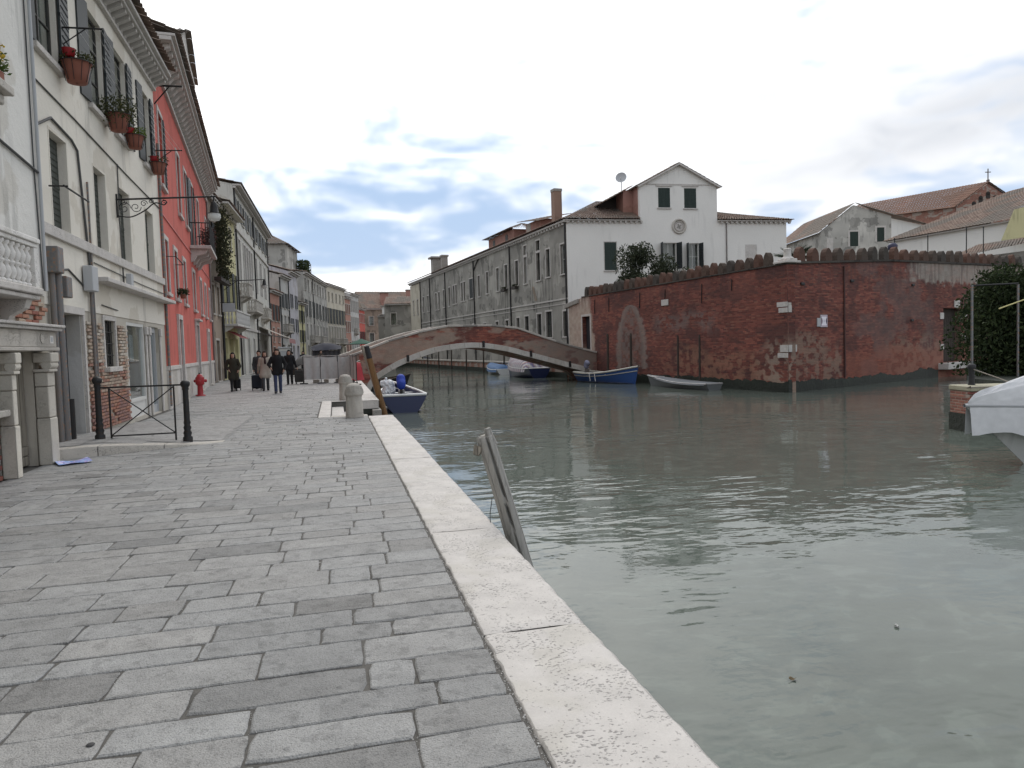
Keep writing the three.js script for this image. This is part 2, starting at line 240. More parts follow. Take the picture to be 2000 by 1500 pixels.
// a surface around tapered capsules, joined smoothly (surface nets)
function sdfGeo(bones, cell, k = 0.03, warp) {
  let lo = [1e9, 1e9, 1e9], hi = [-1e9, -1e9, -1e9];
  for (const [a, b, ra, rb] of bones) for (let c = 0; c < 3; c++) { lo[c] = Math.min(lo[c], a[c] - ra, b[c] - rb); hi[c] = Math.max(hi[c], a[c] + ra, b[c] + rb); }
  lo = lo.map(v => v - cell * 2.5); const n = hi.map((v, c) => Math.ceil((v + cell * 2.5 - lo[c]) / cell) + 1);
  const sd = (x, y, z) => {
    let d = 1e9;
    for (const [a, b, ra, rb, sq] of bones) {
      const bx = b[0] - a[0], by = b[1] - a[1], bz = b[2] - a[2], L = bx * bx + by * by + bz * bz + 1e-9;
      const t = clamp(((x - a[0]) * bx + (y - a[1]) * by + (z - a[2]) * bz) / L);
      let dz = z - a[2] - bz * t; if (sq) dz *= sq;
      const e = Math.hypot(x - a[0] - bx * t, y - a[1] - by * t, dz) - (ra + (rb - ra) * t);
      const h = Math.max(k - Math.abs(d - e), 0) / k; d = Math.min(d, e) - h * h * k * 0.25;
    }
    return warp ? d + warp(x, y, z) : d;
  };
  const F = new Float32Array(n[0] * n[1] * n[2]), id = (i, j, l) => (l * n[1] + j) * n[0] + i;
  for (let l = 0; l < n[2]; l++) for (let j = 0; j < n[1]; j++) for (let i = 0; i < n[0]; i++) F[id(i, j, l)] = sd(lo[0] + i * cell, lo[1] + j * cell, lo[2] + l * cell);
  const vid = new Int32Array(F.length).fill(-1), pos = [], nor = [], ix = [];
  for (let l = 0; l < n[2] - 1; l++) for (let j = 0; j < n[1] - 1; j++) for (let i = 0; i < n[0] - 1; i++) {
    let cnt = 0, sx = 0, sy = 0, sz = 0, m = 0;
    for (let q = 0; q < 8; q++) if (F[id(i + (q & 1), j + ((q >> 1) & 1), l + (q >> 2))] < 0) m |= 1 << q;
    if (m === 0 || m === 255) continue;
    for (const [q, w] of EDG) if (((m >> q) & 1) !== ((m >> w) & 1)) { const A = F[id(i + (q & 1), j + ((q >> 1) & 1), l + (q >> 2))], B = F[id(i + (w & 1), j + ((w >> 1) & 1), l + (w >> 2))], t = A / (A - B); sx += (q & 1) + t * ((w & 1) - (q & 1)); sy += ((q >> 1) & 1) + t * (((w >> 1) & 1) - ((q >> 1) & 1)); sz += (q >> 2) + t * ((w >> 2) - (q >> 2)); cnt++; }
    vid[id(i, j, l)] = pos.length / 3; const x = lo[0] + (i + sx / cnt) * cell, y = lo[1] + (j + sy / cnt) * cell, z = lo[2] + (l + sz / cnt) * cell, e = cell * 0.5;
    pos.push(x, y, z); const g = V3(sd(x + e, y, z) - sd(x - e, y, z), sd(x, y + e, z) - sd(x, y - e, z), sd(x, y, z + e) - sd(x, y, z - e)).normalize(); nor.push(g.x, g.y, g.z);
  }
  for (let l = 1; l < n[2] - 1; l++) for (let j = 1; j < n[1] - 1; j++) for (let i = 1; i < n[0] - 1; i++) {
    const s = F[id(i, j, l)] < 0, quad = (a, b, c, d) => { if (s) ix.push(a, b, c, a, c, d); else ix.push(a, c, b, a, d, c); };
    if (s !== F[id(i + 1, j, l)] < 0) quad(vid[id(i, j - 1, l - 1)], vid[id(i, j, l - 1)], vid[id(i, j, l)], vid[id(i, j - 1, l)]);
    if (s !== F[id(i, j + 1, l)] < 0) quad(vid[id(i - 1, j, l - 1)], vid[id(i - 1, j, l)], vid[id(i, j, l)], vid[id(i, j, l - 1)]);
    if (s !== F[id(i, j, l + 1)] < 0) quad(vid[id(i - 1, j - 1, l)], vid[id(i, j - 1, l)], vid[id(i, j, l)], vid[id(i - 1, j, l)]);
  }
  const g = new THREE.BufferGeometry(); g.setAttribute('position', new THREE.Float32BufferAttribute(pos, 3)); g.setAttribute('normal', new THREE.Float32BufferAttribute(nor, 3)); g.setIndex(ix); return boxUV(g);
}
const EDG = [[0, 1], [2, 3], [4, 5], [6, 7], [0, 2], [1, 3], [4, 6], [5, 7], [0, 4], [1, 5], [2, 6], [3, 7]];
// leaves scattered through a volume: many small folded faces with their own greens
function leavesGeo(n, size, seed, place, tint, aspect = 2.2) {
  const r = RNG(seed), p = [], nr = [], c = [];
  for (let k = 0; k < n; k++) {
    const q = place(r); if (!q) continue;
    const L = size * (0.6 + 0.8 * r()), w = L / aspect, e = new THREE.Euler(r() * 6.28, r() * 6.28, r() * 6.28);
    const A = V3(0, -L / 2, 0), B = V3(w / 2, 0, w * 0.15), C = V3(0, L / 2, 0), D = V3(-w / 2, 0, w * 0.15);
    for (const v of [A, B, C, D]) { v.applyEuler(e); v.add(V3(...q)); }
    const n1 = V3().subVectors(B, A).cross(V3().subVectors(C, A)).normalize(), n2 = V3().subVectors(C, A).cross(V3().subVectors(D, A)).normalize(), t = tint(r);
    for (const [v, m] of [[A, n1], [B, n1], [C, n1], [A, n2], [C, n2], [D, n2]]) { p.push(v.x, v.y, v.z); nr.push(m.x, m.y, m.z); c.push(...t); }
  }
  const g = new THREE.BufferGeometry(); g.setAttribute('position', new THREE.Float32BufferAttribute(p, 3)); g.setAttribute('normal', new THREE.Float32BufferAttribute(nr, 3)); g.setAttribute('color', new THREE.Float32BufferAttribute(c, 3)); return boxUV(g);
}
const green = (a, b) => r => { const t = r(), k = 0.7 + 0.6 * r(); return mix3(a, b, t).map(v => v * k); };
// clay-tile roof slope: eave e0-e1, ridge q0-q1 (each [x,y,z]); rounded columns of overlapping tiles
function tileGeo(e0, e1, q0, q1, seed, hue = 0, pitch = 0.24, row = 0.42) {
  const d = (a, b) => Math.hypot(a[0] - b[0], a[1] - b[1], a[2] - b[2]), L = Math.max(d(e0, e1), d(q0, q1)), S = Math.max(d(e0, q0), d(e1, q1));
  const nc = Math.max(2, Math.round(L / pitch)), nrw = Math.max(2, Math.round(S / row)), r = RNG(seed), p = [], c = [], ix = [];
  const nrm = V3(e1[0] - e0[0], e1[1] - e0[1], e1[2] - e0[2]).cross(V3((q0[0] + q1[0] - e0[0] - e1[0]) / 2, (q0[1] + q1[1] - e0[1] - e1[1]) / 2, (q0[2] + q1[2] - e0[2] - e1[2]) / 2)).normalize(); if (nrm.y < 0) nrm.negate();
  const at = (u, v, h) => { for (let k = 0; k < 3; k++) { const a = lerp(e0[k], e1[k], u), b = lerp(q0[k], q1[k], u); p.push(lerp(a, b, v) + nrm.getComponent(k) * h); } };
  for (let a = 0; a < nc; a++) for (let b = 0; b < nrw; b++) {
    const t = r(), lichen = smooth(0.45, 0.65, fbm(a * 0.13 + seed, b * 0.2, 3, 7)), jit = (r() - 0.5) * 0.012;
    let col = mix3([0.20, 0.115, 0.085], [0.30, 0.21, 0.16], t); col = mix3(col, [0.155, 0.14, 0.12], 0.35 + 0.5 * lichen); if (hue) col = mix3(col, [0.36, 0.15, 0.09], hue);
    const base = p.length / 3;
    for (let k = 0; k <= 4; k++) { const u = (a + k / 4) / nc, hh = 0.055 * Math.sin(Math.PI * k / 4); at(u, (b - 0.08) / nrw, hh + 0.035 + jit); at(u, (b + 1) / nrw, hh + jit); c.push(...col, ...col); }
    for (let k = 0; k < 4; k++) { const i = base + k * 2; ix.push(i, i + 2, i + 1, i + 1, i + 2, i + 3); }
  }
  const g = new THREE.BufferGeometry(); g.setAttribute('position', new THREE.Float32BufferAttribute(p, 3)); g.setAttribute('color', new THREE.Float32BufferAttribute(c, 3)); g.setIndex(ix); g.computeVertexNormals(); return boxUV(g);
}
// a house front: local x runs along the front (left to right as seen), y up, z out of the wall
const frontTurn = (a, b) => Math.atan2(-(b[1] - a[1]), b[0] - a[0]);
function house(name, label, a, b, category = 'house') { const h = thing(name, label, category, null, [a[0], 0, a[1]], frontTurn(a, b)); h.updateMatrixWorld(true); h.userData.length = undefined; delete h.userData.length; return h; }
const at = (h, s, y, o) => { h.updateMatrixWorld(true); const v = V3(s, y, o).applyMatrix4(h.matrixWorld); return [v.x, v.y, v.z]; };
const rectHole = ([s0, s1, y0, y1]) => [[s0, y0], [s0, y1], [s1, y1], [s1, y0]];
function wallPanel(parent, outline, holes, m, thick = 0.32, name = 'wall', z = 0) { return new G().extr(outline, thick, 0, 0, z - thick, 0, 0, 0, holes.map(h => Array.isArray(h[0]) ? h : rectHole(h))).build(name, m, parent); }
function innerWall(parent, s0, s1, y0, y1, depth, z = -0.62) { return new G().box(s0, s1, y0, y1, -depth, z).build('inner_wall', M.room, parent); }
const geoCache = new Map(), cached = (k, f) => { if (!geoCache.has(k)) geoCache.set(k, f()); return geoCache.get(k); };
// window: frame with mullion (part) > pane, sill, surround, shutters, bars (sub-parts)
function win(parent, s0, s1, y0, y1, o = {}) {
  const w = s1 - s0, h = y1 - y0, rec = o.recess ?? 0.16, f = o.f ?? 0.05, key = `${w.toFixed(2)},${h.toFixed(2)},`;
  const fr = put('window', cached('f' + key + f + (o.rows ?? 2) + (o.single ? 's' : ''), () => {
    const g = new G().box(0, f, 0, h, -0.05, 0).box(w - f, w, 0, h, -0.05, 0).box(f, w - f, 0, f, -0.05, 0).box(f, w - f, h - f, h, -0.05, 0);
    if (!o.single) g.box(w / 2 - f * 0.45, w / 2 + f * 0.45, f, h - f, -0.045, 0.004);
    for (let k = 1; k < (o.rows ?? 2); k++) g.box(f, w - f, h * k / (o.rows ?? 2) - 0.015, h * k / (o.rows ?? 2) + 0.015, -0.042, -0.004);
    return g.geo();
  }), o.frame ?? M.frameD, parent);
  fr.position.set(s0, y0, -rec + (o.z ?? 0));
  put('pane', cached('p' + key + f, () => new G().box(f * 0.6, w - f * 0.6, f * 0.6, h - f * 0.6, -0.03, -0.026).geo()), o.pane ?? M.glass, fr);
  if (o.curtain) put('curtain', cached('c' + key, () => gridGeo(30, 1, (u, v) => [f + u * (w - 2 * f), f + v * (h - 2 * f), -0.12 + 0.018 * Math.sin(u * 40)])), M.curtain, fr);
  if (o.sill) put('sill', cached('s' + key + rec, () => new G().rbox(-0.1, w + 0.1, -0.11, -0.002, -0.1, rec + 0.10, 0.012).geo()), o.sill, fr);
  if (o.surround) { const b = o.sw ?? 0.13, pr = o.pr ?? 0.03; put('surround', cached('r' + key + rec + b + pr, () => new G().box(-b, -0.003, -0.003, h + b, -0.02, rec + pr).box(w + 0.003, w + b, -0.003, h + b, -0.02, rec + pr).box(-0.003, w + 0.003, h + 0.003, h + b, -0.02, rec + pr - 0.002).geo()), o.surround, fr); }
  for (const sd of o.shutters ?? []) {                             // 'l','r' open against the wall; 'L','R' half open; 'c' closed pair
    const sw = sd === 'c' ? w : w / 2, g = cached('sh' + sd + key, () => { const q = new G(); const leaf = (x0, x1) => { q.box(x0, x1, 0.01, h - 0.01, -0.02, 0.02); for (let k = 0; k < 14; k++) q.add(new THREE.BoxGeometry((x1 - x0) * 0.8, 0.022, 0.03), (x0 + x1) / 2, h * (k + 0.9) / 15.2, 0.018, 0.6); q.box(x0, x1, h * 0.5 - 0.03, h * 0.5 + 0.03, -0.022, 0.03); }; if (sd === 'c') { leaf(0, w / 2 - 0.006); leaf(w / 2 + 0.006, w); } else leaf(0, sw); return q.geo(); });
    const m = put('shutter', g, o.shutterMat ?? M.shutter, fr);
    if (sd === 'c') m.position.set(0, 0, o.shz ?? rec - 0.03); if (sd === 'l') { m.position.set(-0.02, 0, rec + 0.05); m.rotation.y = Math.PI - 0.06; } if (sd === 'r') { m.position.set(w + 0.02, 0, rec + 0.05); m.rotation.y = 0.06; }
    if (sd === 'L') { m.position.set(0, 0, rec + 0.02); m.rotation.y = -1.75; } if (sd === 'R') { m.position.set(w, 0, rec + 0.02); m.rotation.y = -1.35; }
  }
  if (o.bars) put('grille', cached('g' + key, () => { const q = new G(); for (let k = 1; k < 6; k++) q.bar([w * k / 6, 0.01, 0], [w * k / 6, h - 0.01, 0], 0.011, 5); for (let k = 1; k < 4; k++) q.bar([0.01, h * k / 4, 0], [w - 0.01, h * k / 4, 0], 0.009, 5); return q.geo(); }), M.iron, fr).position.set(0, 0, rec - 0.05);
  return fr;
}

// ---------- ground, canal, quay ----------
const WATER = -0.85, KX0 = 0.74, KX1 = 1.36;
structure(new G().add(new THREE.CircleGeometry(1600, 48), 0, -1.9, 0, -Math.PI / 2).build('ground', mat(0.10, 0.10, 0.085, { rough: 1 })));
const waterMat = mat(0.138, 0.160, 0.138, { phys: true, map: tSilt, rough: 0.03, ior: 1.333, bumpMap: bWater, bumpScale: 0.0115 });
{
  const wave = (x, z) => {
    const s = 0.55 + 0.9 * fbm(x * 0.13, z * 0.13, 3, 301), wx = x + 1.6 * fbm(x * 0.25, z * 0.25, 2, 302), wz = z + 1.6 * fbm(x * 0.25 + 7, z * 0.25, 2, 303);
    return s * s * s * (0.013 * (fbm(wx * 0.75, wz * 1.15, 3, 304) - 0.5) + 0.0055 * (fbm(wx * 2.1, wz * 3.2, 2, 305) - 0.5));
  };
  const x0 = 1.25, x1 = 36, z0 = 3, z1 = -58, nx = 240, nz = 400;
  const g = gridGeo(nx, nz, (u, v) => { const x = lerp(x0, x1, u), z = lerp(z0, z1, v), e = Math.min(1, 8 * Math.min(1 - u, v, 1 - v)); return [x, WATER + wave(x, z) * e, z]; });
  const w = structure(put('canal_water', g, waterMat));
  const q = new G().box(x0, x1, WATER - 0.5, WATER, -260, z1 - 0.0005).box(x1 + 0.0005, 160, WATER - 0.5, WATER, -260, 40).box(x0, x1, WATER - 0.5, WATER, z0 + 0.0005, 60);
  structure(q.build('canal_water', waterMat));
}
const plan = (pts) => pts.map(([x, z]) => [x, -z]);
const RZ0 = -18.95, RZ1 = -24.45, RX = -0.16;                        // landing steps cut into the quay
const edge = [[KX1, -60], [3, -90], [7, -122], [12, -160], [15, -190]];
structure(new G().extr(plan([[-90, 40], [KX0 + 0.01, 40], [KX0 + 0.01, RZ0], [RX, RZ0], [RX, RZ1], [KX0 + 0.01, RZ1], [KX0 + 0.01, -46], ...edge, [-90, -190]]), 1.86, 0, -1.88, 0, -Math.PI / 2).build('embankment', M.joint));
const pavement = structure(new G().box(-4.9, KX0, -0.03, -0.0085, -17, 6).build('pavement', M.joint));
{
  const r = RNG(4242), cand = [];
  let z = 1.5, row = 0;
  while (z > -62) {
    const big = z > -12 ? 1 : 0.92, dep = (0.23 + 0.13 * r()) * big; let x = KX0 - 0.012 - (row % 2 ? 0 : 0);
    const left = z > -13.3 ? -4.40 : z > -24 ? -4.80 : z > -46 ? -4.95 - (-24 - z) * 0.0875 : -6.75;
    
    while (x > left + 0.05) {
      let L = 0.36 + 0.5 * Math.pow(r(), 1.1); if (r() < 0.12) L *= 0.55; let xa = x - L; if (xa < left + 0.3) xa = left;
      const inside = z - dep / 2 < RZ0 + 0.32 && z - dep / 2 > RZ1 - 0.32;
      if (!(inside && x > RX - 0.32)) cand.push([xa, x, z - dep, z]);
      else { if (xa < RX - 0.5) cand.push([xa, RX - 0.33, z - dep, z]); }
      x = xa;
    }
    z -= dep; row++;
  }
  const SK = 0.032, geo = ([xa, xb, za, zb]) => {
    const j = () => (r() - 0.5) * 0.014, g = 0.0018 + 0.0025 * r() + (r() < 0.08 ? 0.004 : 0), b = 0.005 + 0.005 * r(), h = 0.001 + (r() - 0.5) * 0.006, tx = (r() - 0.5) * 0.006, tz = (r() - 0.5) * 0.006;
    // worn outline: straight runs broken by small bites, knocked corners
    const k1 = 0.008 + 0.022 * r() * r(), ph = r() * 99, out = [], run = (x0, z0, x1, z1, n, nx, nz) => { for (let i = 0; i < n; i++) { const t = i / n, e = 0.010 * (fbm(t * n * 0.9 + ph, nx * 7 + nz * 3, 3, 611) - 0.35); out.push([lerp(x0, x1, t) - nx * e, lerp(z0, z1, t) - nz * e]); } };
    run(xa + g + k1, za + g, xb - g - k1, za + g, 6, 0, -1); run(xb - g, za + g + k1, xb - g, zb - g - k1, 4, 1, 0); run(xb - g - k1, zb - g, xa + g + k1, zb - g, 6, 0, 1); run(xa + g, zb - g - k1, xa + g, za + g + k1, 4, -1, 0);
    const NO = out.length;
    const cx = (xa + xb) / 2, cz = (za + zb) / 2, lev = (x, z) => h + tx * (x - cx) / 0.4 + tz * (z - cz) / 0.2, P = [], N = [], U = [], C = [];
    const du = r() * 9, dv = r() * 9, t = r(); let k = 0.47 + 0.05 * r(); if (t < 0.06) k *= 0.72; else if (t < 0.24) k *= 0.86; else if (t > 0.9) k *= 1.06;
    const warm = 0.004 + (r() - 0.5) * 0.022, col = [k * (1 + warm), k, k * (0.985 - warm)];
    const v = (p, n) => { P.push(p[0], p[1], p[2] - SK * (p[0] - KX0)); N.push(...n); U.push(p[0] + du, p[2] + dv); C.push(...col); }, tri = (a, b2, c) => { const n = V3().subVectors(V3(...b2), V3(...a)).cross(V3().subVectors(V3(...c), V3(...a))).normalize(); for (const q of [a, b2, c]) v(q, [n.x, n.y, n.z]); };
    const inn = out.map(([x, z]) => { const X = x + Math.sign(cx - x) * b, Z = z + Math.sign(cz - z) * b; return [X, lev(X, Z), Z]; }), rim = out.map(([x, z]) => [x, lev(x, z) - b * 0.8, z]), low = out.map(([x, z]) => [x, -0.03, z]);
    const mid = [cx, lev(cx, cz) + 0.0005, cz]; for (let i = 0; i < NO; i++) tri(mid, inn[(i + 1) % NO], inn[i]);
    for (let i = 0; i < NO; i++) { const q = (i + 1) % NO; tri(inn[i], inn[q], rim[i]); tri(inn[q], rim[q], rim[i]); tri(rim[i], rim[q], low[i]); tri(rim[q], low[q], low[i]); }
    const gg = new THREE.BufferGeometry(); gg.setAttribute('position', new THREE.Float32BufferAttribute(P, 3)); gg.setAttribute('normal', new THREE.Float32BufferAttribute(N, 3)); gg.setAttribute('uv', new THREE.Float32BufferAttribute(U, 2)); gg.setAttribute('color', new THREE.Float32BufferAttribute(C, 3)); return gg;
  };
  const vis = c => { const cz = (c[2] + c[3]) / 2, cx = (c[0] + c[1]) / 2; return cz < -2.3 && cx > cz * 0.47 - 0.2; };
  cand.sort((p, q) => (vis(q) - vis(p)) || (q[2] - p[2]));
  const rest = [];
  cand.forEach((c, i) => { const g = geo(c); if (i < 299) put('paving_stone', g, M.pave, pavement); else rest.push(g); });
  const rp = put('distant_paving_stones', mergeGeometries(rest), M.pave, pavement); stuff(rp);
  // shell chips and grit swept into the joints
  const gr = new G(); let n = 0;
  for (const c of cand) { if (!vis(c) || c[2] < -9) continue; const m = r() < 0.45 ? 3 + r() * 9 : 0; for (let k = 0; k < m; k++) { const s = 0.002 + 0.004 * r() * r(), onEnd = r() < 0.6; gr.add(new THREE.TetrahedronGeometry(s), onEnd ? c[0] + (r() - 0.5) * 0.014 : lerp(c[0], c[1], r()), -0.005 + s * 0.5, (onEnd ? lerp(c[2], c[3], r()) : c[2] + (r() - 0.5) * 0.012) - SK * ((c[0] + c[1]) / 2 - KX0), r() * 6, r() * 6, 0); n++; } }
  for (let k = 0; k < 420; k++) { const s = 0.002 + 0.005 * r() * r(), z = -2.2 - 9 * r() * r(); gr.add(new THREE.TetrahedronGeometry(s), KX0 - 0.006 + (r() - 0.5) * 0.02, -0.006, z, r() * 6, r() * 6, 0); }
  stuff(gr.build('joint_grit', M.grit, pavement));
  new G().box(-6.9, RX, -0.034, -0.0087, -62, -17.0005).box(RX + 0.0005, KX0, -0.034, -0.0087, RZ0, -17.0005).box(RX + 0.0005, KX0, -0.034, -0.0087, -62, RZ1).build('joint_bed', M.joint, pavement);
}
// kerb of long stone blocks
{
  const kerb = structure(new G().box(KX0 + 0.02, KX1 - 0.05, -1.88, -0.285, -18.4, 40).build('quay_wall', M.algae));
  const r = RNG(99), js = [3.2, 0.9, -1.65, -4.0, -6.40, -8.92, -10.92, -13.3, -15.9, -18.47];
  const block = (za, zb, x0 = KX0, x1 = KX1, top = 0.004) => {
    const n = Math.max(6, Math.round((za - zb) / 0.05)), ph = r() * 50, prof = [[x0 + 0.006, -0.28], [x0 + 0.003, -0.02], [x0 + 0.014, 0], [x0 + 0.10, 0], [lerp(x0, x1, 0.33), 0], [lerp(x0, x1, 0.67), 0], [x1 - 0.10, 0], [x1 - 0.035, -0.003], [x1 - 0.008, -0.026], [x1, -0.07], [x1 - 0.004, -0.16], [x1 - 0.015, -0.28]];
    const g = gridGeo(n, prof.length - 1, (u, v) => {
      const q = prof[Math.round(v * (prof.length - 1))], z0 = lerp(za - 0.006, zb + 0.006, u), e = Math.min(u, 1 - u) * (za - zb), drop = e < 0.02 ? 0.012 : 0;
      const w = 0.012 * (fbm(z0 * 3 + ph, q[0] * 6, 3, 401) - 0.5), isEdge = Math.abs(q[0] - x1) < 0.05 || Math.abs(q[0] - x0) < 0.02;
      return [q[0] + (isEdge ? 0.026 * (fbm(z0 * 9 + ph, 3 + q[1] * 9, 4, 402) - 0.5) : 0), q[1] + top + w - drop, z0 + (u === 0 || u === 1 ? 0.045 * (fbm(q[0] * 7 + ph, u, 4, 403) - 0.5) : 0)];
    });
    const cap = new G().add(g).box(x0 + 0.02, x1 - 0.03, -0.28, -0.02 + top, zb + 0.015, za - 0.015).geo();
    cap.translate(0, 0, 0); return cap;
  };
  for (let i = 0; i + 1 < js.length; i++) { const o = put('kerb_stone', block(js[i], js[i + 1]), M.istria, kerb); o.position.y = (r() - 0.5) * 0.006; }
  // far side of the landing: the quay goes on
  const far = structure(new G().box(KX0 + 0.02, KX1 - 0.05, -1.88, -0.285, -60, RZ1 - 0.02).build('quay_wall', M.algae));
  const fj = [RZ1, -26.8, -29.3, -31.5, -34, -36.4, -38.8, -41.2, -44];
  for (let i = 0; i + 1 < fj.length; i++) put('kerb_stone', block(fj[i], fj[i + 1]), M.istria, far);
  put('kerb_stone', block(-44.01, -60), M.istriaOld, far);
  // landing steps
  const st = structure(new G().box(RX, KX1 - 0.1, -1.88, -0.86, RZ1, RZ0).build('landing_steps', M.algae));
  for (let k = 0; k < 5; k++) { const x0 = RX + 0.003 + k * 0.33, m = k < 3 ? M.istria : M.istriaDark; new G().rbox(x0, Math.min(x0 + 0.36, KX1 + 0.02), -0.88 + (k > 3 ? -0.1 : 0), -0.17 * (k + 1), RZ1 + 0.004, RZ0 - 0.004, 0.012).build('step', m, st); }
  new G().rbox(RX - 0.30, RX - 0.003, -0.25, 0.006, RZ1 - 0.3, RZ0 + 0.30, 0.012).build('border_stone', M.istria, st);
  new G().rbox(RX + 0.003, KX0 - 0.003, -0.25, 0.005, RZ0 + 0.003, RZ0 + 0.30, 0.012).build('border_stone', M.istriaOld, st);
  new G().rbox(RX + 0.003, KX0 - 0.003, -0.25, 0.005, RZ1 - 0.30, RZ1 - 0.003, 0.012).build('border_stone', M.istria, st);
  new G().rbox(KX1 - 0.25, KX1 + 0.03, -0.60, -0.30, RZ1 - 1.2, RZ1 + 0.45, 0.015).build('landing_stone', M.istriaDark, st);
}
// raised doorstep slab beside the old portal
{
  const top = (x, z) => 0.005 + 0.165 * smooth(-2.1, -4.2, x) * smooth(-20, -15, z), sl = structure(put('raised_footway', gridGeo(24, 24, (u, v) => { const zf = lerp(-12.78, -14.42, u), x = lerp(-4.9, -2.08, u); const z = lerp(zf, -20, v); return [x, top(x, z) + 0.001, z]; }), mat(0.46, 0.455, 0.445, { map: tPave, bumpMap: bPave, bumpScale: 0.012, rough: 0.8 })));
  for (let k = 0; k < 3; k++) {
    const u0 = k / 3, u1 = (k + 1) / 3 - 0.004, pts = u => [lerp(-4.75, -2.05, u), lerp(-12.86, -14.42, u)];
    const g = gridGeo(8, 4, (u, v) => { const uu = lerp(u0, u1, u), [x, z] = pts(uu), h = top(x, z - 0.05) + 0.006; const q = [[0.012, 0], [0, Math.max(h - 0.012, 0)], [-0.012, h], [-0.15, h], [-0.30, h]][Math.round(v * 4)]; return [x, q[1], z + q[0]]; });
    put('step_edge_stone', g, M.istriaOld, sl);
  }
  // paving joints of the footway: individual slabs
  const r = RNG(12); let z = -13.5;
  while (z > -19.6) { const dz = 0.34 + 0.1 * r(); let x = -4.72; while (x < -2.2) { const L = 0.5 + 0.4 * r(), xe = Math.min(x + L, -2.12), zf = lerp(-12.78, -14.42, (xe + 4.9) / 2.82); if (z < zf - 0.10) { const y = Math.min(top(x, z), top(xe, z), top(x, z - dz), top(xe, z - dz)); const g = gridGeo(2, 2, (u, v) => { const X = lerp(x + 0.006, xe - 0.006, u), Z = lerp(z - 0.006, z - dz + 0.006, v); return [X, top(X, Z) + 0.009, Z]; }); put('paving_slab', new G().add(g).geo(), cached('slabm' + Math.floor(r() * 3), () => { const k = 0.48 + 0.05 * r(); return mat(k * 1.01, k * 0.99, k * 0.97, { map: tPave, bumpMap: bPave, bumpScale: 0.012, rough: 0.8 }); }), sl); } x = xe; if (xe >= -2.12) break; } z -= dz; }
}

// ---------- brick pieces ----------
const brickGeos = [0, 1, 2, 3, 4, 5].map(k => { const r = RNG(500 + k), g = new RoundedBoxGeometry(0.245, 0.058, 0.05, 1, 0.007); const p = g.attributes.position; for (let i = 0; i < p.count; i++) p.setXYZ(i, p.getX(i) + 0.006 * (hash(Math.round(p.getX(i) * 999), Math.round(p.getY(i) * 999), k) - 0.5), p.getY(i) + 0.004 * (r() - 0.5), p.getZ(i) + 0.004 * (r() - 0.5)); g.computeVertexNormals(); return boxUV(g); });
const brickMats = [[0.36, 0.15, 0.10], [0.30, 0.115, 0.085], [0.42, 0.22, 0.15], [0.24, 0.085, 0.07], [0.50, 0.40, 0.31], [0.55, 0.49, 0.42], [0.30, 0.17, 0.15], [0.44, 0.33, 0.26], [0.36, 0.19, 0.145]].map(c => mat(...c, { map: tPave, bumpMap: bPave, bumpScale: 0.01, rough: 0.95 }));
brickMats.forEach(m => m.color.multiplyScalar(1.7));
const mortar = plaster(0.56, 0.52, 0.45);
function bricks(parent, s0, s1, y0, y1, z, skip, tone, seed, most = 300) {
  const r = RNG(seed); let n = 0; const rest = new G();
  for (let y = y0 + 0.034, row = 0; y < y1 - 0.02; y += 0.07, row++) for (let s = s0 + 0.128 + (row % 2 ? -0.06 : 0.06); s < s1 - 0.1; s += 0.257) {
    if (skip(s, y)) { r(); continue; }
    const t = tone(s, y, r), k = Math.floor(r() * 6), dz = z + (r() - 0.5) * 0.008;
    if (t < 0) continue;
    if (n++ < most) { const o = put('brick', brickGeos[k], brickMats[t], parent); o.position.set(s + (r() - 0.5) * 0.008, y, dz); o.rotation.z = (r() - 0.5) * 0.012; } else rest.add(brickGeos[k], s, y, dz);
  }
  if (rest.list.length) stuff(rest.build('more_bricks', brickMats[1], parent));
}
function gable(parent, L, H, D, roof = {}) {                          // side walls, roof slopes over a front of length L
  const rise = roof.rise ?? 1.6, ov = roof.ov ?? 0.35, e = roof.end ?? 0.1;
  new G().box(0, 0.3, roof.y0 ?? 0, H, -D, -0.33).build('side_wall', roof.side ?? M.paleGrey, parent);
  new G().box(L - 0.3, L, roof.y0 ?? 0, H, -D, -0.33).build('side_wall', roof.side ?? M.paleGrey, parent);
  const g = new G(); g.add(tileGeo([-e, H + 0.06, ov], [L + e, H + 0.06, ov], [-e, H + rise, -D / 2], [L + e, H + rise, -D / 2], Math.round(L * 13 + H * 7), roof.hue ?? 0, roof.pitch ?? 0.24, roof.row ?? 0.42));
  g.add(tileGeo([-e, H + 0.06, -D - ov], [L + e, H + 0.06, -D - ov], [-e, H + rise, -D / 2], [L + e, H + rise, -D / 2], Math.round(L * 17 + H * 3), roof.hue ?? 0, 0.5, 0.9));
  g.build('roof', M.tile, parent);
  for (const x of [0.27, L - 0.02]) new G().extr([[-D, 0], [-0.02, 0], [-D / 2, rise - 0.14]], 0.25, x, H + 0.01, 0, 0, -Math.PI / 2, 0).build('gable_end', roof.side ?? M.paleGrey, parent);
  if (roof.eaveBoard !== false) new G().box(0, L, H - 0.10, H + 0.02, -0.02, ov - 0.04).build('eave', roof.eaveMat ?? M.istria, parent);
}

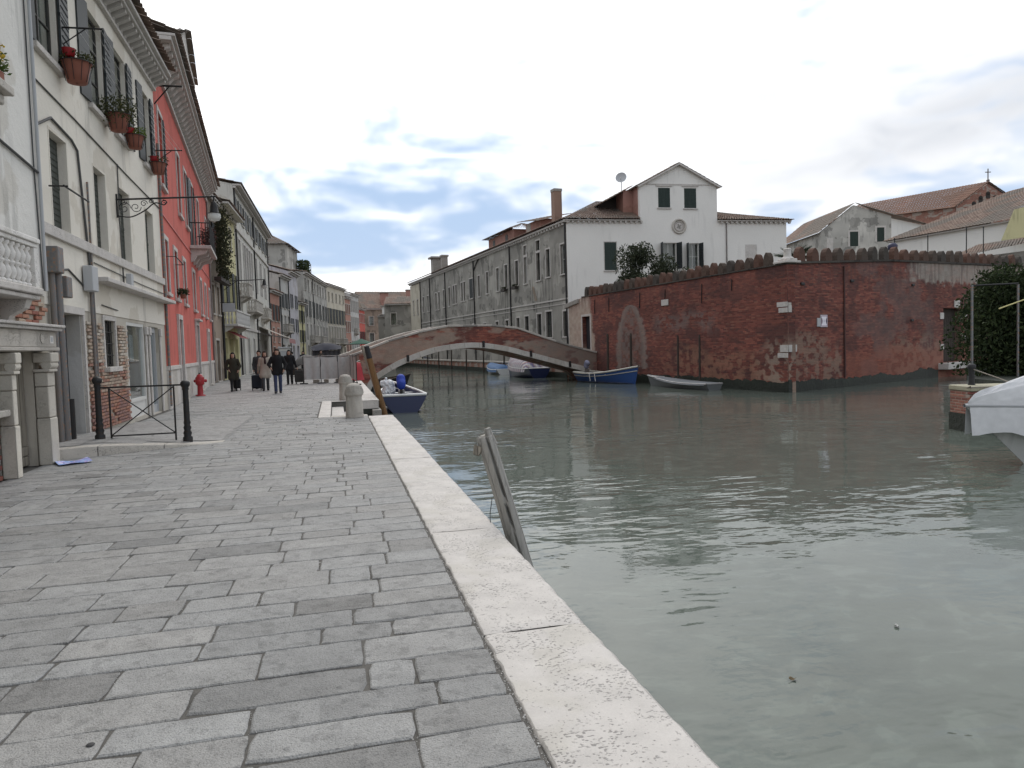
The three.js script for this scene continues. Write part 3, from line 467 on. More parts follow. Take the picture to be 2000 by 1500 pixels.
// ---------- near house with balcony and old stone shopfront ----------
{
  const h = house('balcony_house', 'whitewashed house with stone baluster balcony above an old stone shopfront', [-4.45, -6], [-4.45, -13.25]);
  const L = 7.25;
  wallPanel(h, [[-8, 2.62], [L, 2.62], [L, 10.4], [-8, 10.4]], [[2.9, 4.2, 2.7, 5.0], [3.3, 4.7, 5.75, 7.7]], M.nearWhite, 0.32);
  wallPanel(h, [[-8, 0], [3.9, 0], [3.9, 0.95], [5.3, 0.95], [5.3, 0.0], [5.47, 0.0], [5.47, 1.74], [6.6, 1.74], [6.6, 0], [L, 0], [L, 2.617], [-8, 2.617]], [[3.95, 5.28, 0.96, 1.73]], mortar, 0.32, 'lower_wall', -0.012);
  innerWall(h, -8, L, 0, 10.2, 6, -0.7);
  bricks(h, 3.4, 5.28, 0.0, 0.92, 0.006, () => false, (s, y, r) => r() < 0.12 ? -1 : [3, 6, 1, 3, 6, 0][Math.floor(r() * 6)], 71, 110);
  bricks(h, 5.0, L - 0.02, 2.16, 2.60, 0.006, () => false, (s, y, r) => r() < 0.25 ? -1 : [2, 0, 4, 2, 1][Math.floor(r() * 5)], 72, 60);
  bricks(h, 6.9, L - 0.01, 0.0, 1.72, 0.006, () => false, (s, y, r) => r() < 0.2 ? -1 : [6, 3, 4, 1][Math.floor(r() * 4)], 73, 40);
  // shopfront stonework
  const pil = (s0, s1, x) => {
    const p = new G().rbox(s0, s1, 0, 0.72, 0, x, 0.02).rbox(s0 + 0.012, s1 - 0.008, 0.725, 1.20, 0, x - 0.012, 0.02).rbox(s0 + 0.004, s1 - 0.01, 1.205, 1.42, 0, x - 0.006, 0.02).build('pilaster', M.portalStone, h);
    new G().rbox(s0 - 0.02, s1 + 0.02, 1.425, 1.47, 0, x + 0.03, 0.012).add(new THREE.CylinderGeometry(0.07, 0.07, s1 - s0 + 0.02, 10), (s0 + s1) / 2, 1.53, x - 0.02, 0, 0, Math.PI / 2).rbox(s0 - 0.02, s1 + 0.02, 1.57, 1.72, 0, x + 0.06, 0.02).build('capital', M.portalStone, p);
  };
  pil(5.30, 5.46, 0.2); pil(6.58, 6.88, 0.2);
  new G().rbox(3.4, 7.02, 1.745, 1.80, -0.1, 0.24, 0.012).rbox(3.4, 7.0, 1.803, 2.05, -0.1, 0.20, 0.01).build('lintel', M.mossStone, h);
  new G().rbox(3.4, 7.06, 2.053, 2.10, -0.1, 0.28, 0.012).rbox(3.4, 7.09, 2.103, 2.145, -0.1, 0.32, 0.012).build('cornice', M.istria, h);
  const plq = new G().box(6.72, 6.86, 1.86, 1.98, 0.2, 0.208).build('number_plate', M.istriaClean, h); new G().box(6.75, 6.83, 1.885, 1.955, 0.208, 0.2105).build('plate_mark', M.boxGrey, plq);
  new G().lathe([[0, 0], [0.075, 0], [0.07, 0.012], [0, 0.014]], 18, 6.42, 1.93, 0.2, Math.PI / 2).build('medallion', M.istriaOld, h);
  new G().rbox(3.9, 5.29, 0.86, 0.955, -0.12, 0.16, 0.02).build('shop_sill', M.istriaOld, h);
  const dr = new G().box(5.48, 6.58, 0.02, 1.73, -0.20, -0.15).build('door', M.doorOld, h);
  for (let k = 0; k < 6; k++) new G().rbox(5.49 + k * 0.182, 5.66 + k * 0.182, 0.32, 1.72, -0.15, -0.135 + (k % 2) * 0.006, 0.006).build('plank', M.doorOld, dr);
  for (let k = 0; k < 2; k++) new G().rbox(5.49, 6.57, 0.03 + k * 0.15, 0.165 + k * 0.15, -0.15, -0.115, 0.008).build('kick_board', M.doorOld, dr);
  for (let k = 0; k < 2; k++) new G().box(5.52, 5.66, 1.16 - k * 0.12, 1.23 - k * 0.12, -0.134, -0.128).build('paper_notice', M.boxGrey, dr);
  win(h, 3.95, 5.28, 0.96, 1.73, { frame: M.doorOld, recess: 0.2, rows: 1 });
  // balcony
  const by = 2.52, bf = 0.42;
  new G().rbox(2.2, 5.80, by, by + 0.10, 0.01, bf + 0.06, 0.02).rbox(2.2, 5.77, by - 0.07, by - 0.004, 0.01, bf + 0.02, 0.02).build('balcony_floor', M.istria, h);
  new G().rbox(2.2, 5.80, by + 0.72, by + 0.79, bf - 0.14, bf + 0.05, 0.015).rbox(2.2, 5.77, by + 0.66, by + 0.718, bf - 0.11, bf + 0.02, 0.01).build('balcony_rail', M.istriaClean, h);
  new G().rbox(5.63, 5.77, by + 0.102, by + 0.657, bf - 0.12, bf + 0.02, 0.01).build('balcony_pier', M.istriaClean, h);
  const bal = cached('bal', () => new G().lathe([[0.03, 0], [0.055, 0.01], [0.055, 0.04], [0.03, 0.06], [0.062, 0.14], [0.05, 0.20], [0.028, 0.245], [0.05, 0.265], [0.05, 0.29], [0.028, 0.31], [0.05, 0.355], [0.062, 0.41], [0.03, 0.495], [0.055, 0.515], [0.055, 0.545], [0.03, 0.555]], 12).geo());
  for (let s = 5.52; s > 2.4; s -= 0.165) put('baluster', bal, M.istriaClean, h).position.set(s, by + 0.102, bf - 0.05);
  const br = cached('bracket', () => new G().extr([[0, 0], [0, -0.42], [0.1, -0.36], [0.16, -0.22], [0.34, -0.12], [0.38, 0]], 0.18, 0, 0, 0, 0, -Math.PI / 2).geo());
  for (const s of [5.6, 4.1, 2.7]) put('bracket', br, M.istria, h).position.set(s, by - 0.072, 0.01);
  win(h, 2.9, 4.2, 2.7, 5.0, { frame: M.frameD, recess: 0.2 });
  win(h, 3.3, 4.7, 5.75, 7.7, { frame: M.frameD, recess: 0.2, shutters: ['l', 'r'] });
  // upper stone flower shelf
  new G().rbox(4.3, 5.42, 5.16, 5.28, 0.01, 0.40, 0.02).rbox(4.3, 5.36, 5.02, 5.155, 0.01, 0.30, 0.03).build('flower_shelf', M.istriaOld, h);
  new G().bar([L - 0.05, 2.7, 0.04], [L - 0.05, 10, 0.04], 0.028, 8).build('drainpipe', M.boxGrey, h);
  new G().path([[2, 5.05, 0.03], [5, 4.78, 0.03], [L, 4.55, 0.03]], 0.022).build('cable', M.cable, h);
  new G().path([[L - 0.2, 7.6, 0.02], [L - 0.2, 4.6, 0.02], [L - 0.1, 2.7, 0.02]], 0.012).build('cable', M.cable, h);
  new G().add(tileGeo([-8, 10.5, 0.5], [L, 10.5, 0.5], [-8, 12, -4], [L, 12, -4], 3)).build('roof', M.tile, h);
  // flowers on the shelf
  const f = thing('flower_box', 'window box of yellow flowers on the stone shelf of the balcony house', 'flower box', null, at(h, 4.9, 5.28, 0.22), h.rotation.y);
  new G().rbox(-0.45, 0.45, 0.002, 0.17, -0.1, 0.1, 0.02).build('box', M.terracotta, f);
  put('foliage', leavesGeo(420, 0.07, 5, r => [(r() - 0.5) * 1.0, 0.16 + 0.3 * r() * r(), (r() - 0.5) * 0.34], green([0.05, 0.09, 0.02], [0.12, 0.15, 0.05])), M.leaf, f);
  put('flower', leavesGeo(150, 0.05, 6, r => [(r() - 0.5) * 1.0, 0.22 + 0.26 * r(), (r() - 0.5) * 0.34], r => mul3([0.6, 0.42, 0.06], 0.6 + 0.5 * r()), 1.2), M.leaf, f);
}
// ---------- white house with flower baskets ----------
let whiteHouse;
{
  const h = whiteHouse = house('white_house', 'off-white plastered house with flower baskets, grey doorway and bare brick ground floor', [-4.72, -13.25], [-4.95, -24.25]);
  const L = 11.0, o = -0.75, mid = [[2.27, 3.2], [4.94, 5.83], [7.0, 8.0], [9.73, 10.73]].map(([a, b]) => [a + o, b + o, 3.97, 5.68]);
  const up = [[1.75, 3.05], [4.95, 6.15], [7.0, 8.25], [9.95, 10.95]].map(([a, b]) => [a + o, b + o, 6.98, 9.05]);
  const door = [2.43 + o, 3.56 + o, 0.15, 2.46], sw = [5.11 + o, 5.98 + o, 1.42, 2.44], shop = [7.1 + o, 8.95 + o, 0.10, 2.48], sdoor = [9.55 + o, 10.75 + o, 0.03, 2.45];
  wallPanel(h, [[0, 2.56], [L, 2.56], [L, 9.5], [0, 9.5]], [...mid, ...up], M.white, 0.45);
  wallPanel(h, [[0, 0], [L, 0], [L, 2.557], [0, 2.557]], [door, sw, shop, sdoor], mortar, 0.45, 'lower_wall', -0.02);
  innerWall(h, 0, L, 0.2, 9.4, 8, -1.3);
  const all = [door, sw, shop, sdoor];
  bricks(h, 3.1, 6.3, 0.12, 2.36, 0.004, (s, y) => all.some(q => s > q[0] - 0.22 && s < q[1] + 0.22 && y > q[2] - 0.1 && y < q[3] + 0.1), (s, y, r) => { const pl = smooth(0.45, 0.6, fbm(s * 1.5, y * 2, 4, 77)) * (y > 1.2 ? 1 : 0.35); if (r() < pl * 0.16) return -1; const t = r(); return y > 1.5 ? [4, 5, 7, 4, 5, 7][Math.floor(t * 6)] : y > 0.9 ? [4, 7, 2, 8, 7][Math.floor(t * 5)] : [0, 8, 6, 8, 2, 6][Math.floor(t * 6)]; }, 81, 300);
  for (const q of mid) win(h, ...q, { frame: M.frameD, recess: 0.22, rows: 3, surround: M.white, sw: 0.05, pr: 0.006, shutters: ['c'], shz: 0.05, shutterMat: M.innerShutter });
  up.forEach((q, i) => win(h, ...q, { frame: M.frameD, recess: 0.10, rows: 3, sill: M.istria, shutters: ['l', 'r'], shutterMat: M.shutter }));
  win(h, ...sw, { frame: M.frameD, recess: 0.10, rows: 1, bars: true, surround: M.istria, sw: 0.1, pr: 0.012, sill: M.istria });
  // doorway: stone jambs, deep reveal, dark half-open door
  const j = new G(); j.box(door[0] - 0.12, door[0] - 0.002, 0.1, 2.46, -0.02, 0.03).box(door[1] + 0.002, door[1] + 0.10, 0.1, 2.46, -0.02, 0.03).box(door[0] - 0.12, door[1] + 0.10, 2.463, 2.60, -0.02, 0.034).build('door_frame', M.istria, h);
  new G().rbox(door[0] - 0.1, door[1] + 0.1, 0.06, 0.148, -0.4, 0.12, 0.012).build('doorstep', M.istria, h);
  const dp = new G().box(door[0] + 0.004, door[1] - 0.004, 0.15, 2.455, -0.32, -0.275).build('door', M.doorDark, h); new G().rbox(door[0] + 0.05, door[0] + 0.11, 0.18, 2.4, -0.275, -0.25, 0.01).build('door_edge', M.doorDark, dp); new G().add(new THREE.SphereGeometry(0.03, 10, 8), door[0] + 0.2, 1.15, -0.24).build('handle', M.steel, dp);
  new G().box(door[1] - 0.035, door[1] - 0.003, 0.15, 2.455, -0.274, -0.03).build('reveal', M.paleGrey, h);
  // shop window: white posts, glass, white panel below
  const sf = new G().box(shop[0], shop[0] + 0.09, 0.1, 2.48, -0.12, -0.03).box(shop[1] - 0.09, shop[1], 0.1, 2.48, -0.12, -0.03).box(shop[0] + 0.09, shop[1] - 0.09, 2.40, 2.48, -0.12, -0.03).box(shop[0] + 0.09, shop[1] - 0.09, 0.50, 0.58, -0.12, -0.02).build('shop_window', M.frameW, h);
  new G().box(shop[0] + 0.09, shop[1] - 0.09, 0.1, 0.498, -0.1, -0.05).build('panel', M.frameW, sf); new G().box(shop[0] + 0.085, shop[1] - 0.085, 0.575, 2.405, -0.08, -0.076).build('pane', M.glass, sf); new G().box(shop[0], shop[1], 0.12, 2.4, -1.05, -1.0).build('display_back', M.tealPane, sf);
  new G().box(shop[1] - 0.5, shop[1] - 0.12, 1.5, 2.2, -0.3, -0.27).build('poster', M.boxGrey, sf);
  const sd = new G().box(sdoor[0], sdoor[0] + 0.08, 0.03, 2.45, -0.2, -0.1).box(sdoor[1] - 0.08, sdoor[1], 0.03, 2.45, -0.2, -0.1).box(sdoor[0] + 0.08, sdoor[1] - 0.08, 2.3, 2.45, -0.2, -0.1).box(sdoor[0] + 0.08, sdoor[1] - 0.08, 0.03, 0.25, -0.19, -0.12).build('shop_door', M.boxGrey, h);
  new G().box(sdoor[0] + 0.075, sdoor[1] - 0.075, 0.24, 2.31, -0.16, -0.156).build('pane', M.glass, sd); new G().bar([sdoor[0] + 0.14, 0.95, -0.06], [sdoor[0] + 0.14, 1.35, -0.06], 0.014).build('handle', M.steel, sd);
  for (const s of [shop[1] + 0.09, sdoor[0] - 0.12, sdoor[1] + 0.1]) new G().rbox(s - 0.07, s + 0.07, 0.02, 2.2, -0.01, 0.03, 0.01).rbox(s - 0.1, s + 0.1, 2.203, 2.42, -0.01, 0.06, 0.012).build('stone_post', M.istria, h);
  // bands, ledge, cornice
  new G().rbox(0.5, L, 3.76, 3.955, 0.002, 0.07, 0.012).build('sill_band', M.istria, h);
  new G().rbox(3.7, L + 0.25, 3.20, 3.30, 0.002, 0.30, 0.02).build('ledge', M.istria, h);
  new G().rbox(0, L, 9.503, 9.58, -0.3, 0.10, 0.015).build('cornice', M.istria, h);
  const dent = cached('dent', () => new G().extr([[0, 0], [0.30, 0.0], [0.30, -0.08], [0.16, -0.15], [0.05, -0.2], [0, -0.26]], 0.14, 0.07, 0, 0, 0, -Math.PI / 2).geo());
  new G().box(0, L, 9.583, 9.86, -0.3, 0.06).build('frieze', M.istria, h);
  for (let s = 0.2; s < L; s += 0.36) put('modillion', dent, M.istria, h).position.set(s, 9.86, 0.062);
  new G().rbox(-0.05, L + 0.08, 9.863, 9.95, -0.3, 0.42, 0.015).rbox(-0.05, L + 0.1, 9.953, 10.06, -0.3, 0.52, 0.03).build('eave', M.istria, h);
  gable(h, L, 10.06, 9, { ov: 0.6, rise: 2.0, eaveBoard: false, side: M.white, y0: 0.1 });
  // pipes, cables, boxes
  new G().bar([0.62, 3.3, 0.05], [0.62, 9.5, 0.05], 0.032, 8).build('drainpipe', M.pipe, h);
  new G().bar([1.22, 0.15, 0.09], [1.22, 3.2, 0.09], 0.075, 10).bar([1.02, 0.15, 0.07], [1.02, 3.5, 0.07], 0.05, 8).build('drainpipe', M.pipe, h);
  new G().bar([1.43, 0.14, 0.12], [1.43, 0.9, 0.12], 0.065, 8).build('pipe_guard', M.iron, h);
  new G().bar([3.35, 0.14, 0.05], [3.35, 3.0, 0.05], 0.035, 8).bar([3.55, 0.14, 0.04], [3.55, 5.2, 0.04], 0.022, 6).build('conduit', M.pipe, h);
  new G().path([[0.7, 5.5, 0.03], [1.6, 5.9, 0.03], [2.7, 5.82, 0.03], [3.05, 5.7, 0.03], [3.25, 4.6, 0.03], [3.5, 3.2, 0.03], [3.6, 0.4, 0.03]], 0.024).build('cable', M.cable, h);
  new G().path([[0, 4.9, 0.02], [0.9, 6.35, 0.02], [3, 6.30, 0.02], [7, 6.15, 0.02], [L, 6.05, 0.02]], 0.016).build('cable', M.cable, h);
  new G().path([[6.2, 6.2, 0.02], [6.1, 5.0, 0.02], [6.2, 3.4, 0.02]], 0.014).build('cable', M.cable, h);
  new G().path([[0.8, 3.1, 0.02], [2.1, 3.28, 0.02], [3.2, 3.0, 0.02]], 0.018).path([[4.2, 2.75, 0.02], [5.5, 2.7, 0.02]], 0.012).path([[3.8, 3.6, 0.02], [8, 3.52, 0.02], [L, 3.5, 0.02]], 0.012).build('cable', M.cable, h);
  new G().rbox(2.95, 3.35, 2.95, 3.45, 0.02, 0.20, 0.02).build('meter_box', M.boxGrey, h);
  new G().rbox(0.9, 1.2, 3.1, 3.55, 0.02, 0.22, 0.02).build('junction_box', M.pipe, h); new G().rbox(1.5, 1.8, 2.72, 3.1, 0.02, 0.16, 0.02).build('junction_box', M.pipe, h);
  new G().rbox(6.15, 6.38, 3.32, 3.62, 0.075, 0.2, 0.02).build('alarm_box', M.boxGrey, h);
  new G().path([[1.2, 4.62, 0.05], [1.2, 4.62, 0.35]], 0.015).path([[1.15, 4.62, 0.3], [2.6, 4.62, 0.3]], 0.018).build('hanging_bar', M.iron, h);
  // clothes lines on iron arms
  for (const [s, y] of [[2.45, 7.82], [10.9, 7.75]]) new G().bar([s, y, 0], [s, y + 0.02, 0.75], 0.018).bar([s, y - 0.35, 0], [s, y, 0.45], 0.012).build('line_arm', M.iron, h);
  for (const z of [0.3, 0.42, 0.58, 0.7]) new G().tube([[2.45, 7.83, z], [6.6, 7.70, z], [10.9, 7.77, z]], 0.0035, 16, 4).build('clothes_line', M.frameW, h);
  // flower baskets under the upper windows
  const bs = [[2.3, 6.95, 0.30, 1.0, 'dark'], [5.35, 6.93, 0.28, 1.0, 'wild'], [6.95, 6.93, 0.28, 0.85, 'low'], [9.75, 6.95, 0.28, 0.85, 'bare']];
  const lab = { dark: 'terracotta flower basket with a red pot on top under first upper window', wild: 'terracotta basket overflowing with trailing olive plants under shuttered window of white house', low: 'small terracotta basket with green tuft and red rim cup on white house', bare: 'dark terracotta basket with dry stems beside the red house corner' };
  bs.forEach(([s, y, z, k, kind], i) => {
    const f = thing('flower_basket', lab[kind], 'flower basket', 'flower baskets under the upper windows', at(h, s, y, z), h.rotation.y);
    new G().lathe([[0.02, -0.2 * k], [0.17 * k, -0.19 * k], [0.20 * k, -0.02], [0.25 * k, 0.16 * k], [0.27 * k, 0.18 * k], [0.22 * k, 0.17 * k]], 14).build('pot', M.terracotta, f); new G().lathe([[0, 0.13 * k], [0.22 * k, 0.13 * k]], 12).build('soil', M.soil, f);
    const rings = new G(); for (let q = 0; q < 10; q++) { const a = q * 0.628; rings.bar([0.18 * k * Math.cos(a), -0.18 * k, 0.18 * k * Math.sin(a)], [0.275 * k * Math.cos(a), 0.17 * k, 0.275 * k * Math.sin(a)], 0.006, 4); } rings.add(new THREE.TorusGeometry(0.28 * k, 0.009, 5, 20), 0, 0.17 * k, 0, Math.PI / 2).bar([0, 0.17 * k, -0.26], [0, 0.17 * k, -z], 0.01).build('iron_ring', M.iron, f);
    const amt = { dark: 500, wild: 900, low: 380, bare: 160 }[kind];
    put('foliage', leavesGeo(amt, 0.06, 40 + i, r => { const a = r() * 6.28, q = Math.sqrt(r()) * (kind === 'wild' ? 0.42 : 0.30) * k; return [q * Math.cos(a) + (kind === 'wild' ? -0.1 : 0.05), 0.14 + (kind === 'wild' ? 0.42 * r() - 0.35 * (q / 0.42) * r() : 0.20 * r()), q * Math.sin(a)]; }, kind === 'low' ? green([0.08, 0.12, 0.02], [0.14, 0.19, 0.04]) : green([0.035, 0.05, 0.02], [0.09, 0.085, 0.035])), M.leaf, f);
    if (kind !== 'wild') new G().lathe([[0, 0.16], [0.09, 0.16], [0.12, 0.30], [0.125, 0.30]], 12, -0.12 * k, kind === 'dark' ? 0.08 : 0.0, -0.08).build('cup', M.hydrant, f);
  });
}
// ---------- ornate street lamp on the white house ----------
{
  const h = whiteHouse, l = thing('wall_lamp', 'street lamp on long scrolled iron arm fixed to the white house', 'street lamp', null, at(h, 5.95, 5.2, 0), h.rotation.y);
  const rot = (x, y) => [0, y, x];                                   // arm runs straight out of the wall
  const arm = new G().bar(rot(0, 0.12), rot(2.2, 0.24), 0.022, 8).bar(rot(0.02, -0.3), rot(0.02, 0.25), 0.02, 8);
  arm.tube([rot(0.02, -0.26), rot(0.3, -0.28), rot(0.62, -0.12), rot(0.85, 0.06), rot(1.05, 0.02), rot(1.1, 0.1), rot(1.02, 0.13)], 0.015, 40, 6);
  for (const [x, y, r0, dir] of [[0.17, -0.08, 0.15, 1], [0.42, -0.05, 0.12, -1], [0.6, 0.04, 0.08, 1], [0.16, 0.07, 0.07, -1], [0.76, 0.09, 0.055, 1], [1.04, 0.06, 0.07, 1]]) { const p = []; for (let q = 0; q <= 14; q++) { const a = dir * q * 0.62, R = r0 * (1 - q / 17); p.push(rot(x + R * Math.cos(a), y + R * Math.sin(a))); } arm.tube(p, 0.009, 40, 5); }
  arm.build('bracket_arm', M.iron, l);
  new G().bar(rot(2.15, 0.24), rot(2.15, 0.1), 0.02, 8).lathe([[0.03, 0.12], [0.07, 0.08], [0.09, -0.02], [0.10, -0.14], [0.15, -0.17], [0.10, -0.17]], 16, 0, 0, 2.15).build('lamp_cap', M.iron, l);
  new G().lathe([[0.135, -0.172], [0.15, -0.26], [0.12, -0.33], [0.0, -0.36]], 18, 0, 0, 2.15).build('lamp_glass', M.lampGlass, l);
}
// ---------- red house ----------
{
  const a = [-4.95, -24.25], b = [-6.86, -45.85], h = house('red_house', 'coral red house with white window frames, bracketed cornice and marble base', a, b), L = Math.hypot(b[0] - a[0], b[1] - a[1]);
  const mid = [[0.75, 1.6], [3.3, 4.25], [6.3, 7.25], [10.3, 11.4], [14.2, 15.2], [17.1, 18.05], [20.3, 21.2]].map(q => [...q, 3.62, 5.28]);
  const up = [[0.7, 1.75], [5.75, 6.8], [8.5, 9.5], [14.5, 15.6], [19.9, 20.9]].map(q => [...q, 6.95, 9.2]), bd = [11.1, 12.5, 6.35, 9.3];
  const doors = [[3.45, 4.45, 0, 2.9], [10.5, 11.7, 0, 2.95], [17.4, 18.4, 0, 2.85]];
  wallPanel(h, [[0, 1.32], [doors[0][0], 1.32], [doors[0][0], 2.9], [doors[0][1], 2.9], [doors[0][1], 1.32], [doors[1][0], 1.32], [doors[1][0], 2.95], [doors[1][1], 2.95], [doors[1][1], 1.32], [doors[2][0], 1.32], [doors[2][0], 2.85], [doors[2][1], 2.85], [doors[2][1], 1.32], [L, 1.32], [L, 10.4], [0, 10.4]], [...mid, ...up, bd], M.red, 0.4);
  const bases = [[0, 3.43], [4.47, 10.48], [11.72, 17.38], [18.42, L]];
  for (const [s0, s1] of bases) { const n = Math.max(1, Math.round((s1 - s0) / 1.1)); for (let k = 0; k < n; k++) new G().rbox(lerp(s0, s1, k / n) + 0.004, lerp(s0, s1, (k + 1) / n) - 0.004, 0, 1.18, -0.3, 0.03, 0.012).build('marble_slab', k % 3 === 1 ? M.istriaOld : M.istria, h); new G().rbox(s0, s1, 1.184, 1.317, -0.3, 0.07, 0.015).build('base_moulding', M.istria, h); }
  innerWall(h, 0, L, 0.1, 10.2, 9, -1.1);
  mid.forEach((q, i) => win(h, ...q, { frame: M.frameD, recess: 0.12, surround: M.istria, sw: 0.14, pr: 0.04, sill: M.istria, curtain: i % 3 === 0 }));
  up.forEach((q, i) => win(h, ...q, { frame: M.frameD, recess: 0.11, surround: M.istria, sw: 0.13, pr: 0.035, sill: M.istria, shutters: i === 0 ? ['r'] : i === 2 ? ['r'] : [] }));
  win(h, ...bd, { frame: M.frameD, recess: 0.2, surround: M.istria, shutters: ['l', 'r'] });
  for (const d of doors) { const p = new G().box(d[0], d[1], 0.1, d[3], -0.3, -0.25).build('door', d === doors[0] ? M.doorDark : M.shutterBrown, h); new G().rbox(d[0] - 0.17, d[0] - 0.003, 0.0, d[3] + 0.17, -0.02, 0.08, 0.01).rbox(d[1] + 0.003, d[1] + 0.17, 0.0, d[3] + 0.17, -0.02, 0.08, 0.01).box(d[0] - 0.003, d[1] + 0.003, d[3] + 0.003, d[3] + 0.17, -0.02, 0.078).build('door_frame', M.istria, p); for (const x of [0.25, 0.75]) for (const y of [0.35, 1.2, 2.0]) new G().rbox(lerp(d[0], d[1], x) - 0.18, lerp(d[0], d[1], x) + 0.18, y, y + 0.65, -0.25, -0.225, 0.01).build('door_panel', M.shutterBrown, p); new G().rbox(d[0] - 0.1, d[1] + 0.1, 0.003, 0.097, -0.3, 0.2, 0.01).build('doorstep', M.istriaOld, p); }
  new G().rbox(10.3, 11.9, 3.13, 3.22, 0, 0.22, 0.015).build('door_hood', M.istria, h);
  // balcony with iron railing on stone brackets
  new G().rbox(9.9, 14.0, 6.2, 6.34, 0.003, 0.85, 0.02).build('balcony_floor', M.istria, h);
  const brk = cached('brk2', () => new G().extr([[0, 0], [0, -0.55], [0.12, -0.5], [0.25, -0.28], [0.6, -0.18], [0.68, 0]], 0.22, 0.11, 0, 0, 0, -Math.PI / 2).geo());
  for (const s of [10.2, 11.35, 12.5, 13.65]) put('bracket', brk, M.istria, h).position.set(s, 6.197, 0.003);
  const rl = new G().bar([9.95, 7.3, 0.8], [13.95, 7.3, 0.8], 0.025).bar([9.95, 7.3, 0.02], [9.95, 7.3, 0.8], 0.025).bar([13.95, 7.3, 0.02], [13.95, 7.3, 0.8], 0.025).build('railing', M.iron, h);
  const balu = cached('ibar', () => new G().bar([0, 6.34, 0], [0, 7.29, 0], 0.013, 5).geo());
  for (let s = 9.95; s <= 13.96; s += 0.133) put('railing_bar', balu, M.iron, rl).position.set(s, 0, 0.8);
  for (let z = 0.12; z < 0.75; z += 0.13) for (const s of [9.95, 13.95]) put('railing_bar', balu, M.iron, rl).position.set(s, 0, z);
  // string courses, bracketed cornice
  new G().box(0, L, 5.98, 6.03, 0.002, 0.03).build('string_course', M.attic, h);
  new G().rbox(0, L, 10.402, 10.52, -0.3, 0.10, 0.015).build('string_course', M.istria, h);
  new G().box(0, L, 10.523, 11.02, -0.3, 0.05).build('frieze', M.istria, h);
  const mod2 = cached('mod2', () => new G().extr([[0, 0], [0.46, 0], [0.46, -0.12], [0.30, -0.2], [0.16, -0.36], [0, -0.42]], 0.24, 0.12, 0, 0, 0, -Math.PI / 2).geo());
  for (let s = 0.3; s < L - 0.1; s += 0.60) put('modillion', mod2, M.istria, h).position.set(s, 11.02, 0.052);
  new G().rbox(-0.1, L + 0.05, 11.023, 11.15, -0.3, 0.60, 0.02).rbox(-0.1, L + 0.05, 11.153, 11.24, -0.3, 0.70, 0.02).build('eave', M.istria, h);
  gable(h, L, 11.24, 11, { ov: 0.78, rise: 2.4, eaveBoard: false, side: M.red });
  // attic dormer with pediment
  const y0 = 11.3, y1 = 13.5; wallPanel(h, [[6.4, y0], [11.4, y0], [11.4, y1], [6.4, y1]], [[7.2, 7.9, 12.1, 13.1], [9.9, 10.6, 12.1, 13.1]], M.attic, 0.3, 'dormer_wall', 0.12);
  for (const s of [6.4, 11.15]) new G().box(s, s + 0.25, y0, y1, -5, -0.185).build('dormer_wall', M.attic, h);
  for (const s of [7.2, 9.9]) win(h, s, s + 0.7, 12.1, 13.1, { z: 0.12, surround: M.istria, sw: 0.08 });
  new G().rbox(6.2, 11.6, y1 + 0.003, y1 + 0.2, -5, 0.42, 0.02).extr([[6.2, 0], [11.6, 0], [8.9, 1.15]], 0.3, 0, y1 + 0.203, 0.02).build('pediment', M.istria, h);
  for (const [e, q] of [[6.05, 8.9], [11.75, 8.9]]) new G().add(tileGeo([e, y1 + 0.16, 0.55], [e, y1 + 0.16, -5], [q, y1 + 1.42, 0.55], [q, y1 + 1.42, -5], 5 + e)).build('dormer_roof', M.tile, h);
  new G().path([[0.05, 8.0, 0.05], [0.05, 0.1, 0.05]], 0.04, 8).path([[L - 0.05, 11, 0.06], [L - 0.05, 0.1, 0.06]], 0.05, 8).build('drainpipe', M.pipe, h);
  new G().bar([0.2, 9.75, 0], [0.2, 9.78, 0.8], 0.03).bar([0.2, 9.2, 0], [0.2, 9.76, 0.45], 0.02).build('flag_holder', M.iron, h);
  new G().bar([1.0, 4.75, 0.3], [3.3, 4.75, 0.3], 0.02).bar([1.0, 4.75, 0], [1.0, 4.75, 0.3], 0.012).bar([3.3, 4.75, 0], [3.3, 4.75, 0.3], 0.012).build('hanging_bar', M.iron, h);
  const pl = thing('window_plant', 'small dark potted plant on the middle sill of the red house', 'potted plant', null, at(h, 3.8, 3.63, 0.2), h.rotation.y);
  new G().lathe([[0, 0], [0.08, 0], [0.11, 0.15], [0.1, 0.15]], 10).build('pot', M.terracotta, pl); put('foliage', leavesGeo(160, 0.09, 3, r => [(r() - 0.5) * 0.5, 0.12 + 0.22 * r(), (r() - 0.5) * 0.35], green([0.02, 0.03, 0.015], [0.05, 0.06, 0.03])), M.leaf, pl);
  const bp = thing('balcony_plant', 'bushy reddish potted plant on the iron balcony of the red house', 'potted plant', null, at(h, 13.3, 6.345, 0.55), h.rotation.y);
  new G().lathe([[0, 0], [0.14, 0], [0.19, 0.28], [0.17, 0.28]], 12).build('pot', M.terracotta, bp); put('foliage', leavesGeo(700, 0.10, 4, r => { const a = r() * 6.28, q = Math.sqrt(r()) * 0.45; return [q * Math.cos(a), 0.3 + 0.95 * r(), q * Math.sin(a) * 0.8]; }, green([0.05, 0.03, 0.03], [0.12, 0.06, 0.05])), M.leaf, bp);
}

